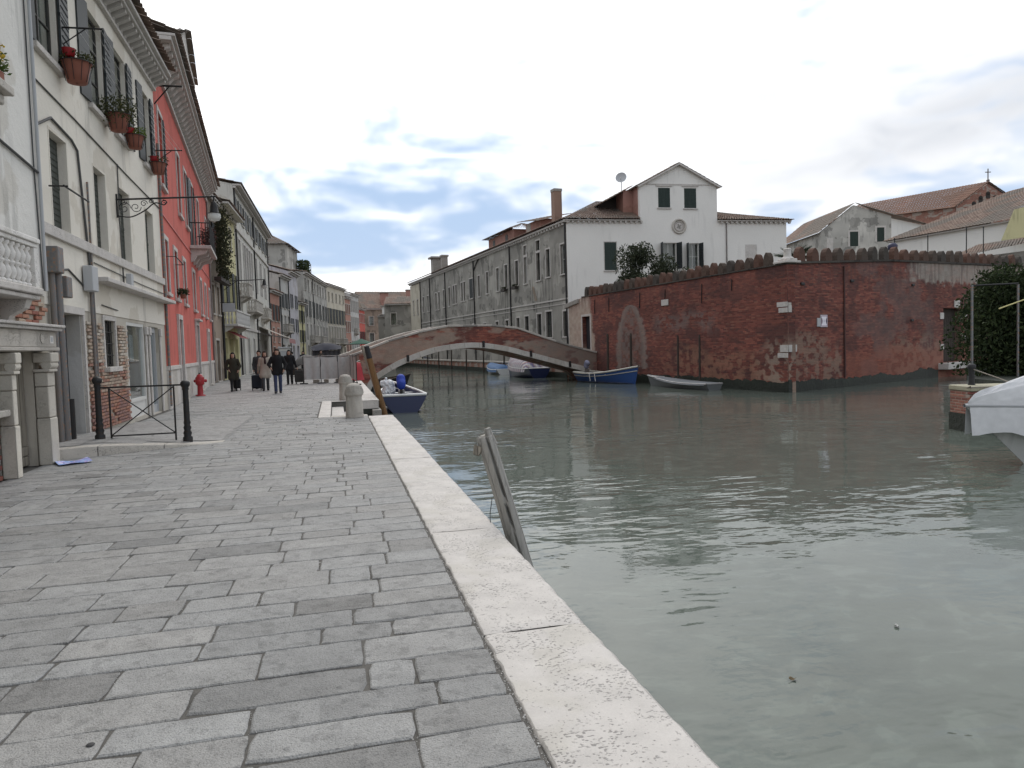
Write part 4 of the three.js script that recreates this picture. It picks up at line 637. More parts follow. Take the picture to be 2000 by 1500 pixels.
// ---------- houses further along the street ----------
// rows: [y0, y1, [[s0, s1], ...], options]
function rowHouse(name, label, a, b, o) {
  const h = house(name, label, a, b), L = Math.hypot(b[0] - a[0], b[1] - a[1]), holes = [];
  for (const r of o.rows) { if (typeof r[2] === 'number') { const n = r[2], w = r[4] ?? 1.0; r[2] = Array.from({ length: n }, (_, k) => { const c = L * (k + 0.5) / n; return [c - w / 2, c + w / 2]; }); } for (const q of r[2]) holes.push([q[0], q[1], r[0], r[1]]); }
  wallPanel(h, [[0, 0], [L, 0], [L, o.H], [0, o.H]], holes, o.mat, 0.35);
  innerWall(h, 0.3, L - 0.3, 0.1, o.H - 0.1, o.D ?? 9, -0.9);
  for (const r of o.rows) for (const q of r[2]) win(h, q[0], q[1], r[0], r[1], { recess: 0.2, ...r[3] });
  gable(h, L, o.H, o.D ?? 9, { side: o.side ?? o.mat, rise: o.rise ?? 1.5, ov: o.ov ?? 0.5, hue: o.hue ?? 0, pitch: 0.3, row: 0.55, ...(o.roof ?? {}) });
  if (o.cornice !== false) new G().rbox(0, L, o.H - 0.28, o.H - 0.12, 0.002, 0.22, 0.02).build('cornice', M.istria, h);
  for (const s of o.pipes ?? []) new G().bar([s, 0.1, 0.07], [s, o.H - 0.1, 0.07], 0.06, 6).build('drainpipe', M.iron, h);
  for (const bl of o.balconies ?? []) balcony(h, ...bl);
  for (const [s, hh, w, z] of o.chimneys ?? []) { const c = new G().box(s - w / 2, s + w / 2, o.H - 0.2, o.H + hh, z - w / 2, z + w / 2).build('chimney', o.chimneyMat ?? M.atticPink, h); new G().rbox(s - w * 0.7, s + w * 0.7, o.H + hh, o.H + hh + 0.18, z - w * 0.7, z + w * 0.7, 0.02).build('chimney_cap', M.istriaDark, c); }
  return h;
}
function balcony(h, s0, s1, y, m = M.istriaOld, d = 0.75, solid = false) {
  const f = new G().rbox(s0, s1, y, y + 0.14, 0.003, d, 0.02).build('balcony', m, h);
  new G().rbox(s0, s1, y + 0.92, y + 1.04, d - 0.16, d, 0.02).rbox(s0, s0 + 0.12, y + 0.92, y + 1.04, 0.003, d - 0.165, 0.02).rbox(s1 - 0.12, s1, y + 0.92, y + 1.04, 0.003, d - 0.165, 0.02).build('balcony_rail', m, f);
  const g = cached('cbal', () => new G().lathe([[0.05, 0], [0.05, 0.05], [0.085, 0.22], [0.035, 0.42], [0.08, 0.6], [0.05, 0.72], [0.05, 0.775]], 8).geo());
  if (solid) new G().box(s0 + 0.05, s1 - 0.05, y + 0.142, y + 0.918, d - 0.13, d - 0.04).build('balcony_panel', m, f); else for (let s = s0 + 0.1; s < s1; s += 0.2) put('baluster', g, m, f).position.set(s, y + 0.142, d - 0.09);
  for (let z = 0.15; z < d - 0.15; z += 0.2) for (const s of [s0 + 0.07, s1 - 0.07]) put('baluster', g, m, f).position.set(s, y + 0.142, z);
  for (const s of [s0 + 0.3, s1 - 0.3]) put('bracket', cached('cbrk', () => new G().extr([[0, 0], [0, -0.4], [0.2, -0.3], [0.55, -0.1], [0.6, 0]], 0.2, 0.1, 0, 0, 0, -Math.PI / 2).geo()), m, f).position.set(s, y - 0.003, 0.003);
}
const dk = { frame: M.frameD, shutters: ['l', 'r'], sill: M.istriaOld }, pl0 = { frame: M.frameD, surround: M.istriaOld, sill: M.istriaOld }, gothic = { frame: M.frameD, surround: M.istria, sw: 0.16, pr: 0.08 };
const narrow = rowHouse('narrow_house', 'narrow brownish house with overgrown windows beside the red house', [-6.88, -45.9], [-6.84, -49.85], { H: 11.1, mat: M.brownW, ov: 0.3, rows: [[7.4, 9.6, [[0.6, 1.5], [2.4, 3.3]], dk], [4.1, 5.8, [[0.6, 1.5], [2.4, 3.3]], pl0], [0.05, 2.5, [[1.3, 2.5]], pl0]], pipes: [3.9] });
{
  const iv = thing('hanging_plant', 'mass of dark hanging greenery on the front of the narrow house', 'climbing plant', null, at(narrow, 2, 0, 0.2), narrow.rotation.y);
  put('foliage', leavesGeo(2600, 0.16, 55, r => [(r() - 0.5) * 3.6, 6.2 + 4.2 * r(), 0.15 + 0.75 * r() * r()].map((v, i) => i === 1 ? v + 0.5 * (r() - 0.5) : v), green([0.02, 0.03, 0.014], [0.06, 0.055, 0.03])), M.leaf, iv);
  new G().rbox(-1.9, 1.9, 5.95, 6.18, 0.05, 0.45, 0.02).build('trough', M.shutterBrown, iv); new G().tube([[0, 6.1, 0.1], [0.3, 8, 0.15], [-0.2, 10, 0.12]], 0.04).build('stem', M.woodDark, iv);
  const sg = thing('shop_sign', 'small projecting grey shop sign on an iron arm at the narrow house', 'sign', null, at(narrow, 3.4, 4.4, 0), narrow.rotation.y);
  new G().bar([0, 0.5, 0], [0, 0.5, 0.9], 0.02).build('arm', M.iron, sg); new G().rbox(-0.03, 0.03, -0.1, 0.44, 0.15, 0.88, 0.01).build('board', M.boxGrey, sg);
}
const yellow = rowHouse('yellow_house', 'pale yellow house with stone balcony over a shopfront', [-6.84, -49.9], [-6.72, -57.2], { H: 11.25, mat: M.yellow, ov: 0.75, rows: [[8.85, 10.35, [[1.3, 2.2], [4.6, 5.5]], pl0], [4.75, 7.3, [[0.9, 2.2], [3.4, 4.9], [5.8, 6.8]], dk], [0.1, 2.7, [[0.7, 1.7], [2.6, 4.2], [5.1, 6.4]], { frame: M.frameD, surround: M.yellow }]], pipes: [0.1], balconies: [[0.4, 6.9, 3.45, M.paleGrey, 0.9]], chimneys: [[2, 2.2, 0.8, -4]] });
{
  const aw = thing('awning', 'short red awning below the yellow house balcony', 'awning', null, at(yellow, 3.4, 3.0, 0.02), yellow.rotation.y);
  put('canvas', new G().add(gridGeo(12, 4, (u, v) => [lerp(-2, 2, u), 0.2 - 0.5 * v + 0.02 * Math.sin(u * 30), 0.9 * v])).geo(), mat(0.25, 0.03, 0.03, { map: tFab }), aw); new G().bar([-2, -0.32, 0.9], [2, -0.32, 0.9], 0.02).build('front_bar', M.steel, aw);
}
const W5 = Array.from({ length: 8 }, (_, k) => [1.3 + k * 3.1, 2.5 + k * 3.1]);
const tall = rowHouse('tall_white_house', 'tall whitish house with dark shuttered attic windows and stone balconies', [-6.70, -57.25], [-6.55, -83], { H: 13.95, D: 11, mat: M.tallWhite, ov: 0.6, rise: 1.3, rows: [[11.75, 13.25, W5, dk], [7.1, 10.2, [[1.4, 2.5], [4.6, 5.6], [6.2, 7.2], [7.8, 8.8], [9.4, 10.4], [13, 14], [17, 18], [21, 22]], gothic], [4.75, 6.3, [[1.4, 2.4], [13.2, 14.2], [21, 22]], pl0], [0.1, 2.9, [[1.5, 2.6], [5, 6.2], [9, 10.1], [13.5, 15.2], [18, 20.5]], { frame: M.frameD, surround: M.istria }]], pipes: [0.3, 12.3, 25.4], balconies: [[5.6, 11, 5.0], [16, 19.4, 4.9], [1, 3.2, 5.9]], chimneys: [[4, 2.4, 0.9, -3], [16, 2.2, 0.9, -3]] });
new G().box(0, 25.7, 10.75, 10.95, 0.003, 0.12).box(0, 25.7, 3.5, 3.7, 0.003, 0.1).build('string_course', M.istria, tall);
{
  const aw = thing('awning', 'long slanting beige awning with pink valance on the tall whitish house', 'awning', null, at(tall, 14.2, 4.1, 0.02), tall.rotation.y);
  put('canvas', new G().add(gridGeo(20, 6, (u, v) => [lerp(-0.5, 9, u), -1.15 * v + 0.05 - 0.05 * Math.sin(v * 3) + 0.015 * Math.sin(u * 60), 2.6 * v])).geo(), mat(0.42, 0.38, 0.33, { map: tFab }), aw);
  put('valance', new G().add(gridGeo(40, 2, (u, v) => [lerp(-0.5, 9, u), -1.14 - 0.4 * v, 2.61 + 0.04 * Math.sin(u * 70) * v])).geo(), mat(0.45, 0.22, 0.22, { map: tFab }), aw);
  for (const x of [-0.4, 8.9]) new G().bar([x, -0.6, 0], [x, -1.1, 2.55], 0.03).build('arm', M.steel, aw);
  const lp = thing('wall_lamp', 'hanging street lamp on a straight iron arm of the yellow house', 'street lamp', null, at(yellow, 1.0, 6.35, 0), yellow.rotation.y);
  new G().bar([0, 0, 0], [0, 0.1, 2.6], 0.03).bar([0, -0.6, 0], [0, 0.05, 0.9], 0.02).build('bracket_arm', M.iron, lp); new G().lathe([[0.03, 0.1], [0.1, 0], [0.13, -0.25], [0.22, -0.3]], 14, 0, 0, 2.55).build('lamp_cap', M.iron, lp); new G().lathe([[0.2, -0.302], [0.2, -0.42], [0, -0.55]], 14, 0, 0, 2.55).build('lamp_glass', M.lampGlass, lp);
}
const fl = [[-6.5, -83.1], [-5.9, -88.6], [-5.1, -94.4], [-4.35, -100.5], [-3.75, -105], [-2.3, -117.5], [-0.9, -127.5], [0.8, -134.5], [2.2, -140.5], [4.5, -150], [7.3, -163]];
const near = (p, q, t = 0.03) => [lerp(p[0], q[0], t / 10), lerp(p[1], q[1], t / 10)];
const H1 = rowHouse('brick_red_house', 'low reddish house with flower boxes after the tall whitish house', fl[0], near(fl[1], fl[0]), { H: 8.4, mat: M.pinkish, hue: 0.3, rows: [[5.2, 7.0, 3, dk, 0.9], [2.9, 4.4, 2, pl0, 0.9], [0.1, 2.3, 2, pl0, 1.2]], chimneys: [[1.2, 2.8, 1.1, -2.6]] });
rowHouse('grey_house', 'pale grey house with small balcony and tall pipes', fl[1], near(fl[2], fl[1]), { H: 10.6, mat: M.paleGrey, chimneys: [[1.5, 2.2, 1.0, -2]], rows: [[6.9, 8.7, 3, dk, 0.9], [4.2, 6.0, 3, pl0, 0.95], [0.1, 2.6, 2, pl0, 1.2]], pipes: [0.4, 5.3], balconies: [[1.5, 4, 4.0]] });
rowHouse('lilac_house', 'lilac grey house with stepped roof and shuttered window', fl[2], near(fl[3], fl[2]), { H: 11.6, mat: M.lilac, side: M.lilac, rows: [[7.2, 8.9, 2, dk, 0.9], [4.2, 5.9, 2, dk, 1.0], [0.1, 2.5, 2, pl0, 1.1]] });
rowHouse('small_yellow_house', 'slim bright yellow house among grey ones', fl[3], near(fl[4], fl[3]), { H: 8.2, mat: M.yellow, rows: [[5.6, 7.2, 2, dk, 0.8], [3.0, 4.6, 2, dk, 0.8], [0.1, 2.3, 1, pl0, 1.2]], pipes: [2.2] });
const terr = rowHouse('terrace_house', 'large grey house with hipped roof and rooftop terrace frame', fl[4], near(fl[6], fl[4]), { H: 12.6, D: 16, mat: M.greyDim, side: M.greyDim, rise: 1.2, rows: [[10.3, 11.9, 8, pl0, 0.9], [6.6, 9.0, 7, dk, 1.0], [3.4, 5.6, 7, gothic, 1.0], [0.1, 2.6, 5, pl0, 1.2]], balconies: [[4, 8, 3.0], [12, 16, 3.0]], pipes: [7.7] });
{
  const up = new G(); up.box(-0.2, 9, 12.6, 16.4, -15.5, -2.2).build('upper_storey', M.greyDim, terr);
  for (const [s, w] of [[-0.205, 0]]) { const wd = new G().box(-0.25, -0.205, 14.4, 15.7, -9.6, -8.3).build('upper_window', M.frameD, terr); new G().box(-0.3, -0.25, 14.3, 15.8, -10.3, -9.65).box(-0.3, -0.25, 14.3, 15.8, -8.25, -7.6).build('shutter', M.shutter, wd); }
  const A = [-0.7, 16.35, -1.7], B = [9.5, 16.35, -1.7], C = [9.5, 16.35, -16], D = [-0.7, 16.35, -16], R0 = [4.4, 19.1, -6.5], R1 = [4.6, 19.1, -11.5];
  new G().add(tileGeo(A, B, R0, R0, 61, 0, 0.35, 0.6)).add(tileGeo(B, C, R0, R1, 62, 0, 0.35, 0.6)).add(tileGeo(D, A, R1, R0, 63, 0, 0.35, 0.6)).add(tileGeo(C, D, R1, R1, 64, 0, 0.35, 0.6)).build('hipped_roof', M.tile, terr);
  new G().box(2.2, 4.2, 17.6, 19.0, -9.3, -7.8).extr([[1.9, 0], [4.5, 0], [3.2, 0.55]], 2, 0, 19.0, -9.6).build('roof_hatch', M.brownW, terr);
  const tr = new G(); for (const s of [9.6, 11.6, 13.6]) for (const z of [-1, -4]) tr.bar([s, 12.7, z], [s, 15.2, z], 0.05, 5); for (const z of [-1, -4]) tr.bar([9.6, 15.2, z], [13.6, 15.2, z], 0.045, 5); for (const s of [9.6, 11.6, 13.6]) tr.bar([s, 15.2, -1], [s, 15.2, -4], 0.045, 5); tr.bar([9.6, 13.9, -1], [13.6, 13.9, -1], 0.04, 5).box(9.2, 14, 12.75, 12.9, -4.3, -0.7).build('terrace_frame', M.steel, terr);
  for (let s = 9.8; s < 13.6; s += 0.35) new G().bar([s, 12.9, -1], [s, 13.9, -1], 0.02, 4).build('terrace_baluster', M.steel, terr);
  const vp = thing('terrace_shrub', 'green shrubs growing on the rooftop terrace of the large grey house', 'shrub', null, at(terr, 8.6, 12.9, -1.3), terr.rotation.y);
  put('foliage', leavesGeo(1500, 0.3, 65, r => { const q = [(r() - 0.5) * 3.2, 2.2 * r(), (r() - 0.5) * 1.6]; return fbm(q[0] * 1.3, q[1] * 1.3, 2, 66) > 0.36 ? q : null; }, green([0.03, 0.05, 0.02], [0.08, 0.10, 0.05])), M.leaf, vp); new G().rbox(-1.6, 1.6, 0, 0.4, -0.5, 0.5, 0.03).build('planter', M.terracotta, vp);
}
rowHouse('cream_palace', 'cream white palace with rows of pointed gothic windows and twin balconies', fl[6], near(fl[8], fl[6]), { H: 12.9, mat: M.cream, rows: [[10.2, 11.7, 5, pl0, 0.9], [6.4, 9.0, 6, dk, 1.0], [3.2, 5.9, 7, gothic, 0.95], [0.1, 2.4, 5, pl0, 1.0]], balconies: [[2, 5.5, 2.9], [8, 11.5, 2.9]] });
{ const h = rowHouse('rose_house', 'rose brown house set between two pale palaces', fl[8], near(fl[9], fl[8], 5.5), { H: 11.6, mat: M.pinkish, rows: [[8.6, 10.4, 3, pl0, 0.9], [5.2, 7.2, 3, pl0, 0.9], [1.0, 3.4, 2, pl0, 1.0]], chimneys: [[1, 1.8, 0.9, -1.5]] }); }
rowHouse('pale_palace', 'pale stone palace with slender grouped windows far along the canal', near(fl[9], fl[8], 5.4), near(fl[9], fl[10], 2.0), { H: 12.6, mat: M.paleGrey, rows: [[9.2, 11.4, 5, gothic, 0.8], [5.4, 8.2, 5, gothic, 0.8], [1.0, 3.6, 4, pl0, 0.9]], balconies: [[2.5, 4.8, 5.0]] });
rowHouse('far_red_house', 'distant terracotta red house at the bend of the canal', near(fl[9], fl[10], 2.1), near(fl[9], fl[10], 7), { H: 10.2, mat: M.red, rows: [[7.4, 9.2, 4, pl0, 0.9], [3.6, 5.6, 3, dk, 0.9], [0.1, 2.4, 2, pl0, 1.0]] });
// houses that close the canal
rowHouse('brown_roof_house', 'wide brown house with broad tiled roof closing the view along the canal', [6.5, -172], [30, -176], { H: 11.2, D: 14, mat: M.brownW, rise: 4.4, rows: [[7.4, 9.4, 6, pl0, 1.0], [3.4, 5.6, 6, pl0, 1.0]], chimneys: [[5.5, 3.6, 1.6, -1.5], [12, 4.5, 1.0, -4]] });
rowHouse('dark_canal_house', 'dark grey low house with a shadowed window at the canal bend', [7.6, -131], [12.2, -129.5], { H: 7.6, D: 8, mat: M.greyW, rise: 0.8, rows: [[3.6, 5.8, [[1.6, 3.2]], pl0]], chimneys: [[1.2, 1.6, 1.2, -1.2]], chimneyMat: M.houseWhite });

// ---------- right bank ----------
structure(new G().extr(plan([[17.25, -51.9], [20.1, -29.9], [46, -40.9], [220, -60], [220, -190], [15, -190], [10.2, -128], [11.05, -114], [16.35, -54], [16.7, -52]]), 2.05, 0, -1.9, 0, -Math.PI / 2).build('embankment', mat(0.22, 0.21, 0.19, { map: tPave, rough: 0.95 })));
{
  const q = new G(), e = [[16.7, -52], [16.35, -54], [11.05, -114], [10.2, -128]];
  for (let i = 0; i + 1 < e.length; i++) { const [p0, p1] = [e[i + 1], e[i]], L = Math.hypot(p1[0] - p0[0], p1[1] - p0[1]), g = new G().box(0, L, -1.88, 0.10, -0.02, 0.10).geo(); g.rotateY(frontTurn(p0, p1)); g.translate(p0[0], 0, p0[1]); q.list.push(g); }
  const w = structure(q.build('quay_wall', M.brickWall)); const foot = new G();
  for (let i = 0; i + 1 < e.length; i++) { const [p0, p1] = [e[i + 1], e[i]], L = Math.hypot(p1[0] - p0[0], p1[1] - p0[1]); const g = new G().box(0, L, -1.7, -0.42, 0.103, 0.16).geo(); g.rotateY(frontTurn(p0, p1)); g.translate(p0[0], 0, p0[1]); foot.list.push(g); const c = new G().rbox(0, L, 0.103, 0.25, -0.4, 0.18, 0.02).geo(); c.rotateY(frontTurn(p0, p1)); c.translate(p0[0], 0, p0[1]); put('coping', c, M.istriaOld, w); }
  foot.build('wet_footing', M.algae, w);
}
function raggedFoot(h, s0, s1, top, seed) { const pts = [[s0, -1.72], [s1, -1.72]]; for (let s = s1; s >= s0; s -= 0.09) pts.push([s, top + 0.30 * (fbm(s * 0.7, 1, 3, seed) - 0.5) + 0.16 * (fbm(s * 5, 2, 3, seed + 1) - 0.5)]); return new G().extr(pts, 0.035, 0, 0, 0.003).build('wet_footing', M.algae, h); }
// long brick garden wall, two lengths meeting at a corner
const cornerP = [19.8, -29.45], LW = 22.75;
const wallA = [cornerP[0] - 2.6 / 19.92 * LW, cornerP[1] - 19.75 / 19.92 * LW], wallB = [44.2, -39.6];
const wrapY = (v, H) => v > H - 1 ? v - H : v;
const tWallL = tex(2048, 640, 23, 6.8, (i, j) => {
  const X = i / 2048 * 23, Y = wrapY(j / 640 * 6.8, 6.8);
  return redWallColour(X, Y, 901, [
    { c: [0.27, 0.245, 0.215], at: (x, y, f) => { const w = 1.55 * Math.sqrt(Math.max(0, 1 - Math.pow(Math.max(0, y - 1.4) / 2.5, 1.6))), d = Math.abs(x - 8.9), edge = smooth(0.45, 0.1, Math.abs(d - w) + (f - 0.5) * 0.7); return y < 3.95 && y > 0.0 ? edge * 0.8 : 0; } },
    { c: [0.20, 0.165, 0.145], at: (x, y, f) => { const w = 1.5 * Math.sqrt(Math.max(0, 1 - Math.pow(Math.max(0, y - 1.4) / 2.5, 1.6))); return Math.abs(x - 8.9) < w && y < 3.9 && y > 0.1 ? 0.5 * smooth(0.35, 0.6, f) + 0.25 : 0; } },
    { c: [0.20, 0.165, 0.15], at: (x, y, f, m) => smooth(11.0, 12.5, x) * smooth(18.2, 16.2, x) * smooth(1.9, 2.5, y + (m - 0.5) * 1.5) * smooth(3.3, 2.8, y + (m - 0.5)) * smooth(0.38, 0.5, f) * 0.6 },
    { c: [0.36, 0.19, 0.12], at: (x, y, f, m) => smooth(1.5, 0.5, y + (m - 0.5) * 3) * smooth(0.4, 0.55, f) * 0.55 * smooth(11, 15, x) },
    { c: [0.40, 0.36, 0.29], at: (x, y, f, m) => smooth(20, 22, x) * smooth(1.6, 0.9, y + (m - 0.5) * 2) * smooth(0.42, 0.56, f) * 0.55 },
    { c: [0.48, 0.40, 0.33], at: (x, y, f, m) => smooth(3.9, 3.3, x + (m - 0.5) * 1.6 + (f - 0.5)) },
    { c: [0.10, 0.05, 0.045], at: (x, y, f, m) => 0.7 * smooth(0.52, 0.66, fbm(x * 7, y * 0.5, 3, 911)) * smooth(3.8, 5, y) },
    { c: [0.24, 0.085, 0.06], at: (x, y, f, m) => 0.4 * smooth(0.5, 0.62, m) * smooth(3.2, 4.2, y) },
  ]);
});
const tWallR = tex(2048, 640, 27, 6.8, (i, j) => {
  const X = i / 2048 * 27, Y = wrapY(j / 640 * 6.8, 6.8);
  return redWallColour(X, Y, 931, [
    { c: [0.155, 0.125, 0.115], at: (x, y, f, m) => smooth(4.8, 6.2, x) * smooth(16, 12, x) * smooth(0.47, 0.60, fbm(x * 0.6, y * 1.0, 6, 941)) * 0.5 },
    { c: [0.30, 0.215, 0.16], at: (x, y, f, m) => smooth(1.9, 0.9, y + (m - 0.5) * 2.5) * smooth(0.40, 0.55, f) * 0.6 * (x < 4.4 ? 1.1 : smooth(7, 11, x)) },
    { c: [0.32, 0.11, 0.07], at: (x, y, f, m) => smooth(1.3, 0.4, y + (m - 0.5) * 1.5) * smooth(4.6, 5, x) * 0.6 },
    { c: [0.40, 0.37, 0.32], at: (x, y, f, m) => smooth(10.5, 12.5, x + (f - 0.5) * 2) * smooth(4.35, 4.6, y + (f - 0.5) * 0.6) * 0.85 },
    { c: [0.10, 0.055, 0.05], at: (x, y, f, m) => 0.6 * smooth(0.56, 0.68, fbm(x * 6, y * 0.5, 3, 951)) * smooth(3.4, 4.8, y) },
    { c: [0.12, 0.10, 0.09], at: (x, y, f, m) => smooth(17.2, 18.4, x) * 0.45 * smooth(4.4, 4.0, y) },
  ]);
});
const wallMat = t => mat(1.05, 1.05, 1.05, { map: t, bumpMap: bBrick, bumpScale: 0.025, rough: 0.95 });
const merlonGeo = (w, hh) => new G().extr([[-w / 2, 0], [w / 2, 0], [w / 2, hh * 0.42], [w * 0.44, hh * 0.66], [w * 0.28, hh * 0.86], [w * 0.1, hh * 0.97], [0, hh], [-w * 0.1, hh * 0.97], [-w * 0.28, hh * 0.86], [-w * 0.44, hh * 0.66], [-w / 2, hh * 0.42]], 0.26, 0, 0, -0.33, 0, 0, 0, [], 0.015).geo();
const merMats = [[0.17, 0.125, 0.10], [0.20, 0.12, 0.09], [0.13, 0.11, 0.095], [0.24, 0.125, 0.09]].map(c => mat(...c.map(v => v * 0.62), { map: tRender, bumpMap: bPlaster, bumpScale: 0.03, rough: 0.95 }));
let gardenL, gardenR;
{
  const h = gardenL = house('garden_wall', 'long dark red brick garden wall with rounded merlons and a blocked arch', wallA, cornerP, 'wall');
  wallPanel(h, [[0, -1.7], [LW - 0.012, -1.7], [LW - 0.012, 4.9], [2.2, 4.9], [0, 4.55]], [[2.2, 3.4, 0.1, 3.55]], wallMat(tWallL), 0.45);
  raggedFoot(h, 0, LW + 0.02, -0.36, 611);
  const c = new G(); for (let s = 2.2; s < LW; s += 0.01 + 0.68) { c.rbox(s, Math.min(s + 0.68, LW), 4.903, 4.97, -0.5, 0.06, 0.01); } c.build('coping', merMats[2], h);
  const r = RNG(33), gs = [merlonGeo(0.42, 0.60), merlonGeo(0.39, 0.64), merlonGeo(0.44, 0.56)];
  let k = 0; for (let s = 2.7; s < LW - 1.2; s += 0.69) { const m = put('merlon', gs[Math.floor(r() * 3)], merMats[Math.floor(r() * 4)], h); m.position.set(s + (r() - 0.5) * 0.05, 4.972, 0); m.rotation.z = (r() - 0.5) * 0.06; k++; }
  // door with white frame at the far end
  const d = new G().box(2.2, 3.4, 0.1, 3.55, -0.35, -0.3).build('door', M.doorDark, h); new G().box(2.05, 2.197, 0.1, 3.7, -0.2, 0.03).box(3.403, 3.55, 0.1, 3.7, -0.2, 0.03).box(2.197, 3.403, 3.553, 3.7, -0.2, 0.028).build('door_frame', M.istria, d);
  // small set pieces
  new G().rbox(LW - 10.25, LW - 9.55, 3.68, 4.02, 0.002, 0.05, 0.008).build('plaque', M.istria, h);
  for (const [s, y, w] of [[20.9, 2.76, 0.7], [21.2, 3.02, 0.85]]) new G().rbox(LW - w * 0.75, LW + 0.03, y, y + 0.22, 0.002, 0.05, 0.012).build('corner_stone', M.istria, h);
  new G().rbox(LW - 0.45, LW + 0.03, 0.98, 1.30, 0.002, 0.05, 0.012).rbox(LW - 0.62, LW + 0.03, 0.72, 0.94, 0.002, 0.045, 0.012).build('corner_stone', M.istria, h);
  for (const s of [5.5, 8.0, 11.5, 14.3, 18.2, 20.2]) { const x = LW - s + 1.6; if (x > 4 && x < LW - 0.5) new G().bar([x, 3.6 + (s % 2) * 0.3, 0.03], [x + 0.06, 4.6, 0.03], 0.025, 5).build('iron_anchor', M.iron, h); }
  new G().rbox(LW - 0.75, LW + 0.12, 4.974, 5.07, -0.7, 0.14, 0.02).rbox(LW - 0.6, LW, 5.073, 5.18, -0.6, 0.0, 0.03).lathe([[0.3, 0], [0.24, 0.05], [0.17, 0.12], [0.16, 0.38], [0.19, 0.42], [0.14, 0.46], [0, 0.48]], 16, LW - 0.3, 5.183, -0.3).build('corner_finial', M.istria, h);
  new G().rbox(0, 2.25, 4.3, 4.62, -0.45, 0.12, 0.04).build('sloping_coping', M.istriaDark, h).rotation.z = 0.12;
}
{
  const h = gardenR = house('garden_wall', 'weathered brick wall along the side canal with a doorway and square notice', cornerP, wallB, 'wall'), L = Math.hypot(wallB[0] - cornerP[0], wallB[1] - cornerP[1]);
  const tp = s => 4.92 + 0.5 * clamp(s / 9) + 0.35 * clamp((s - 9) / 16);
  wallPanel(h, [[0.45, -1.7], [L, -1.7], [L, tp(L)], [9, 5.42], [0.45, tp(0.45)]], [[15.0, 17.3, -0.05, 3.05]], wallMat(tWallR), 0.45);
  new G().box(0.012, 0.449, -1.7, 4.895, -0.008, 0.0).build('corner_pier', wallMat(tWallR), h).position.z = 0.004;
  raggedFoot(h, -0.06, 14.3, -0.36, 621).position.z = 0.004; raggedFoot(h, 17.95, L, -0.4, 631); new G().box(-0.05, 0.52, -1.72, -0.39, 0.0, 0.052).build('wet_footing', M.algae, h);
  const r = RNG(34), gs = [merlonGeo(0.6, 0.66), merlonGeo(0.55, 0.72), merlonGeo(0.64, 0.62)], c = new G();
  for (let s = 0.9; s < L; s += 1.07) { const m = put('merlon', gs[Math.floor(r() * 3)], merMats[Math.floor(r() * 4)], h); m.position.set(s + 0.4 + (r() - 0.5) * 0.08, tp(s) + 0.08, 0); m.rotation.z = (r() - 0.5) * 0.08; c.add(new THREE.BoxGeometry(1.06, 0.10, 0.56), s + 0.4, tp(s + 0.4) + 0.045, -0.2, 0, 0, s < 8.6 ? 0.055 : 0.022); }
  c.build('coping', merMats[2], h);
  // doorway: rough stones, shadowed gate, landing slab
  for (const [s0, s1, y0, y1] of [[14.55, 14.98, 2.42, 2.78], [14.6, 14.98, 0.72, 1.0], [17.32, 17.9, 2.55, 2.95], [17.32, 17.75, 1.2, 1.55], [16.3, 17.0, 3.08, 3.5]]) new G().rbox(s0, s1, y0, y1, 0.002, 0.06, 0.02).build('corner_stone', M.istria, h);
  new G().rbox(14.4, 17.9, -0.42, -0.06, -0.4, 0.55, 0.03).build('landing_slab', M.istria, h);
  const gt = new G().box(15.0, 17.3, -0.05, 3.05, -0.44, -0.40).build('gate', M.woodDark, h); for (let k = 0; k < 9; k++) new G().rbox(15.05 + k * 0.25, 15.27 + k * 0.25, 0, 2.6, -0.4, -0.37, 0.01).build('gate_board', M.woodDark, gt);
  // notice: purple border, white hourglass field
  const cv = document.createElement('canvas'); cv.width = cv.height = 256; const x = cv.getContext('2d');
  x.fillStyle = '#cfc3cc'; x.fillRect(0, 0, 256, 256); x.fillStyle = '#6f4a66'; x.fillRect(14, 14, 228, 228); x.fillStyle = '#e9e3ea'; x.fillRect(26, 26, 204, 204); x.fillStyle = '#352a3c'; x.beginPath(); x.moveTo(26, 52); x.quadraticCurveTo(100, 128, 26, 204); x.fill(); x.beginPath(); x.moveTo(230, 52); x.quadraticCurveTo(156, 128, 230, 204); x.fill(); x.strokeStyle = '#9a8aa0'; x.lineWidth = 7; x.strokeRect(108, 108, 40, 40);
  const ct = new THREE.CanvasTexture(cv); ct.colorSpace = THREE.SRGBColorSpace;
  const sg = thing('square_notice', 'square white notice with purple border and dark curved marks on the brick wall', 'sign', null, at(h, 2.86, 2.36, 0.03), h.rotation.y);
  new G().rbox(-0.29, 0.29, -0.29, 0.29, -0.025, 0.012, 0.008).build('board', M.boxGrey, sg); const pf = new THREE.PlaneGeometry(0.55, 0.55); put('print', pf, mat(1, 1, 1, { map: ct, rough: 0.6 }), sg).position.z = 0.016;
  new G().rbox(2.3, 2.55, 2.1, 2.5, 0.003, 0.05, 0.01).build('small_plate', M.boxGrey, h);
  new G().bar([4.63, -0.4, 0.05], [4.63, 5.0, 0.05], 0.045, 6).build('drainpipe', mat(0.09, 0.045, 0.04, { rough: 0.8 }), h);
  for (const [s, y] of [[5.2, 4.25], [11.2, 2.3], [11.3, 4.2], [1.0, 4.0]]) new G().rbox(s, s + 0.3, y, y + 0.13, 0.003, 0.07, 0.03).build('iron_anchor', M.iron, h);
  for (const [s, y] of [[0.02, 2.76], [0.02, 0.98]]) new G().rbox(s, s + (y > 2 ? 0.35 : 0.62), y, y + 0.32, 0.002, 0.055, 0.012).build('corner_stone', M.istria, h);
  new G().rbox(0.02, 0.5, 3.02, 3.2, 0.002, 0.05, 0.012).build('corner_stone', M.istriaOld, h);
}
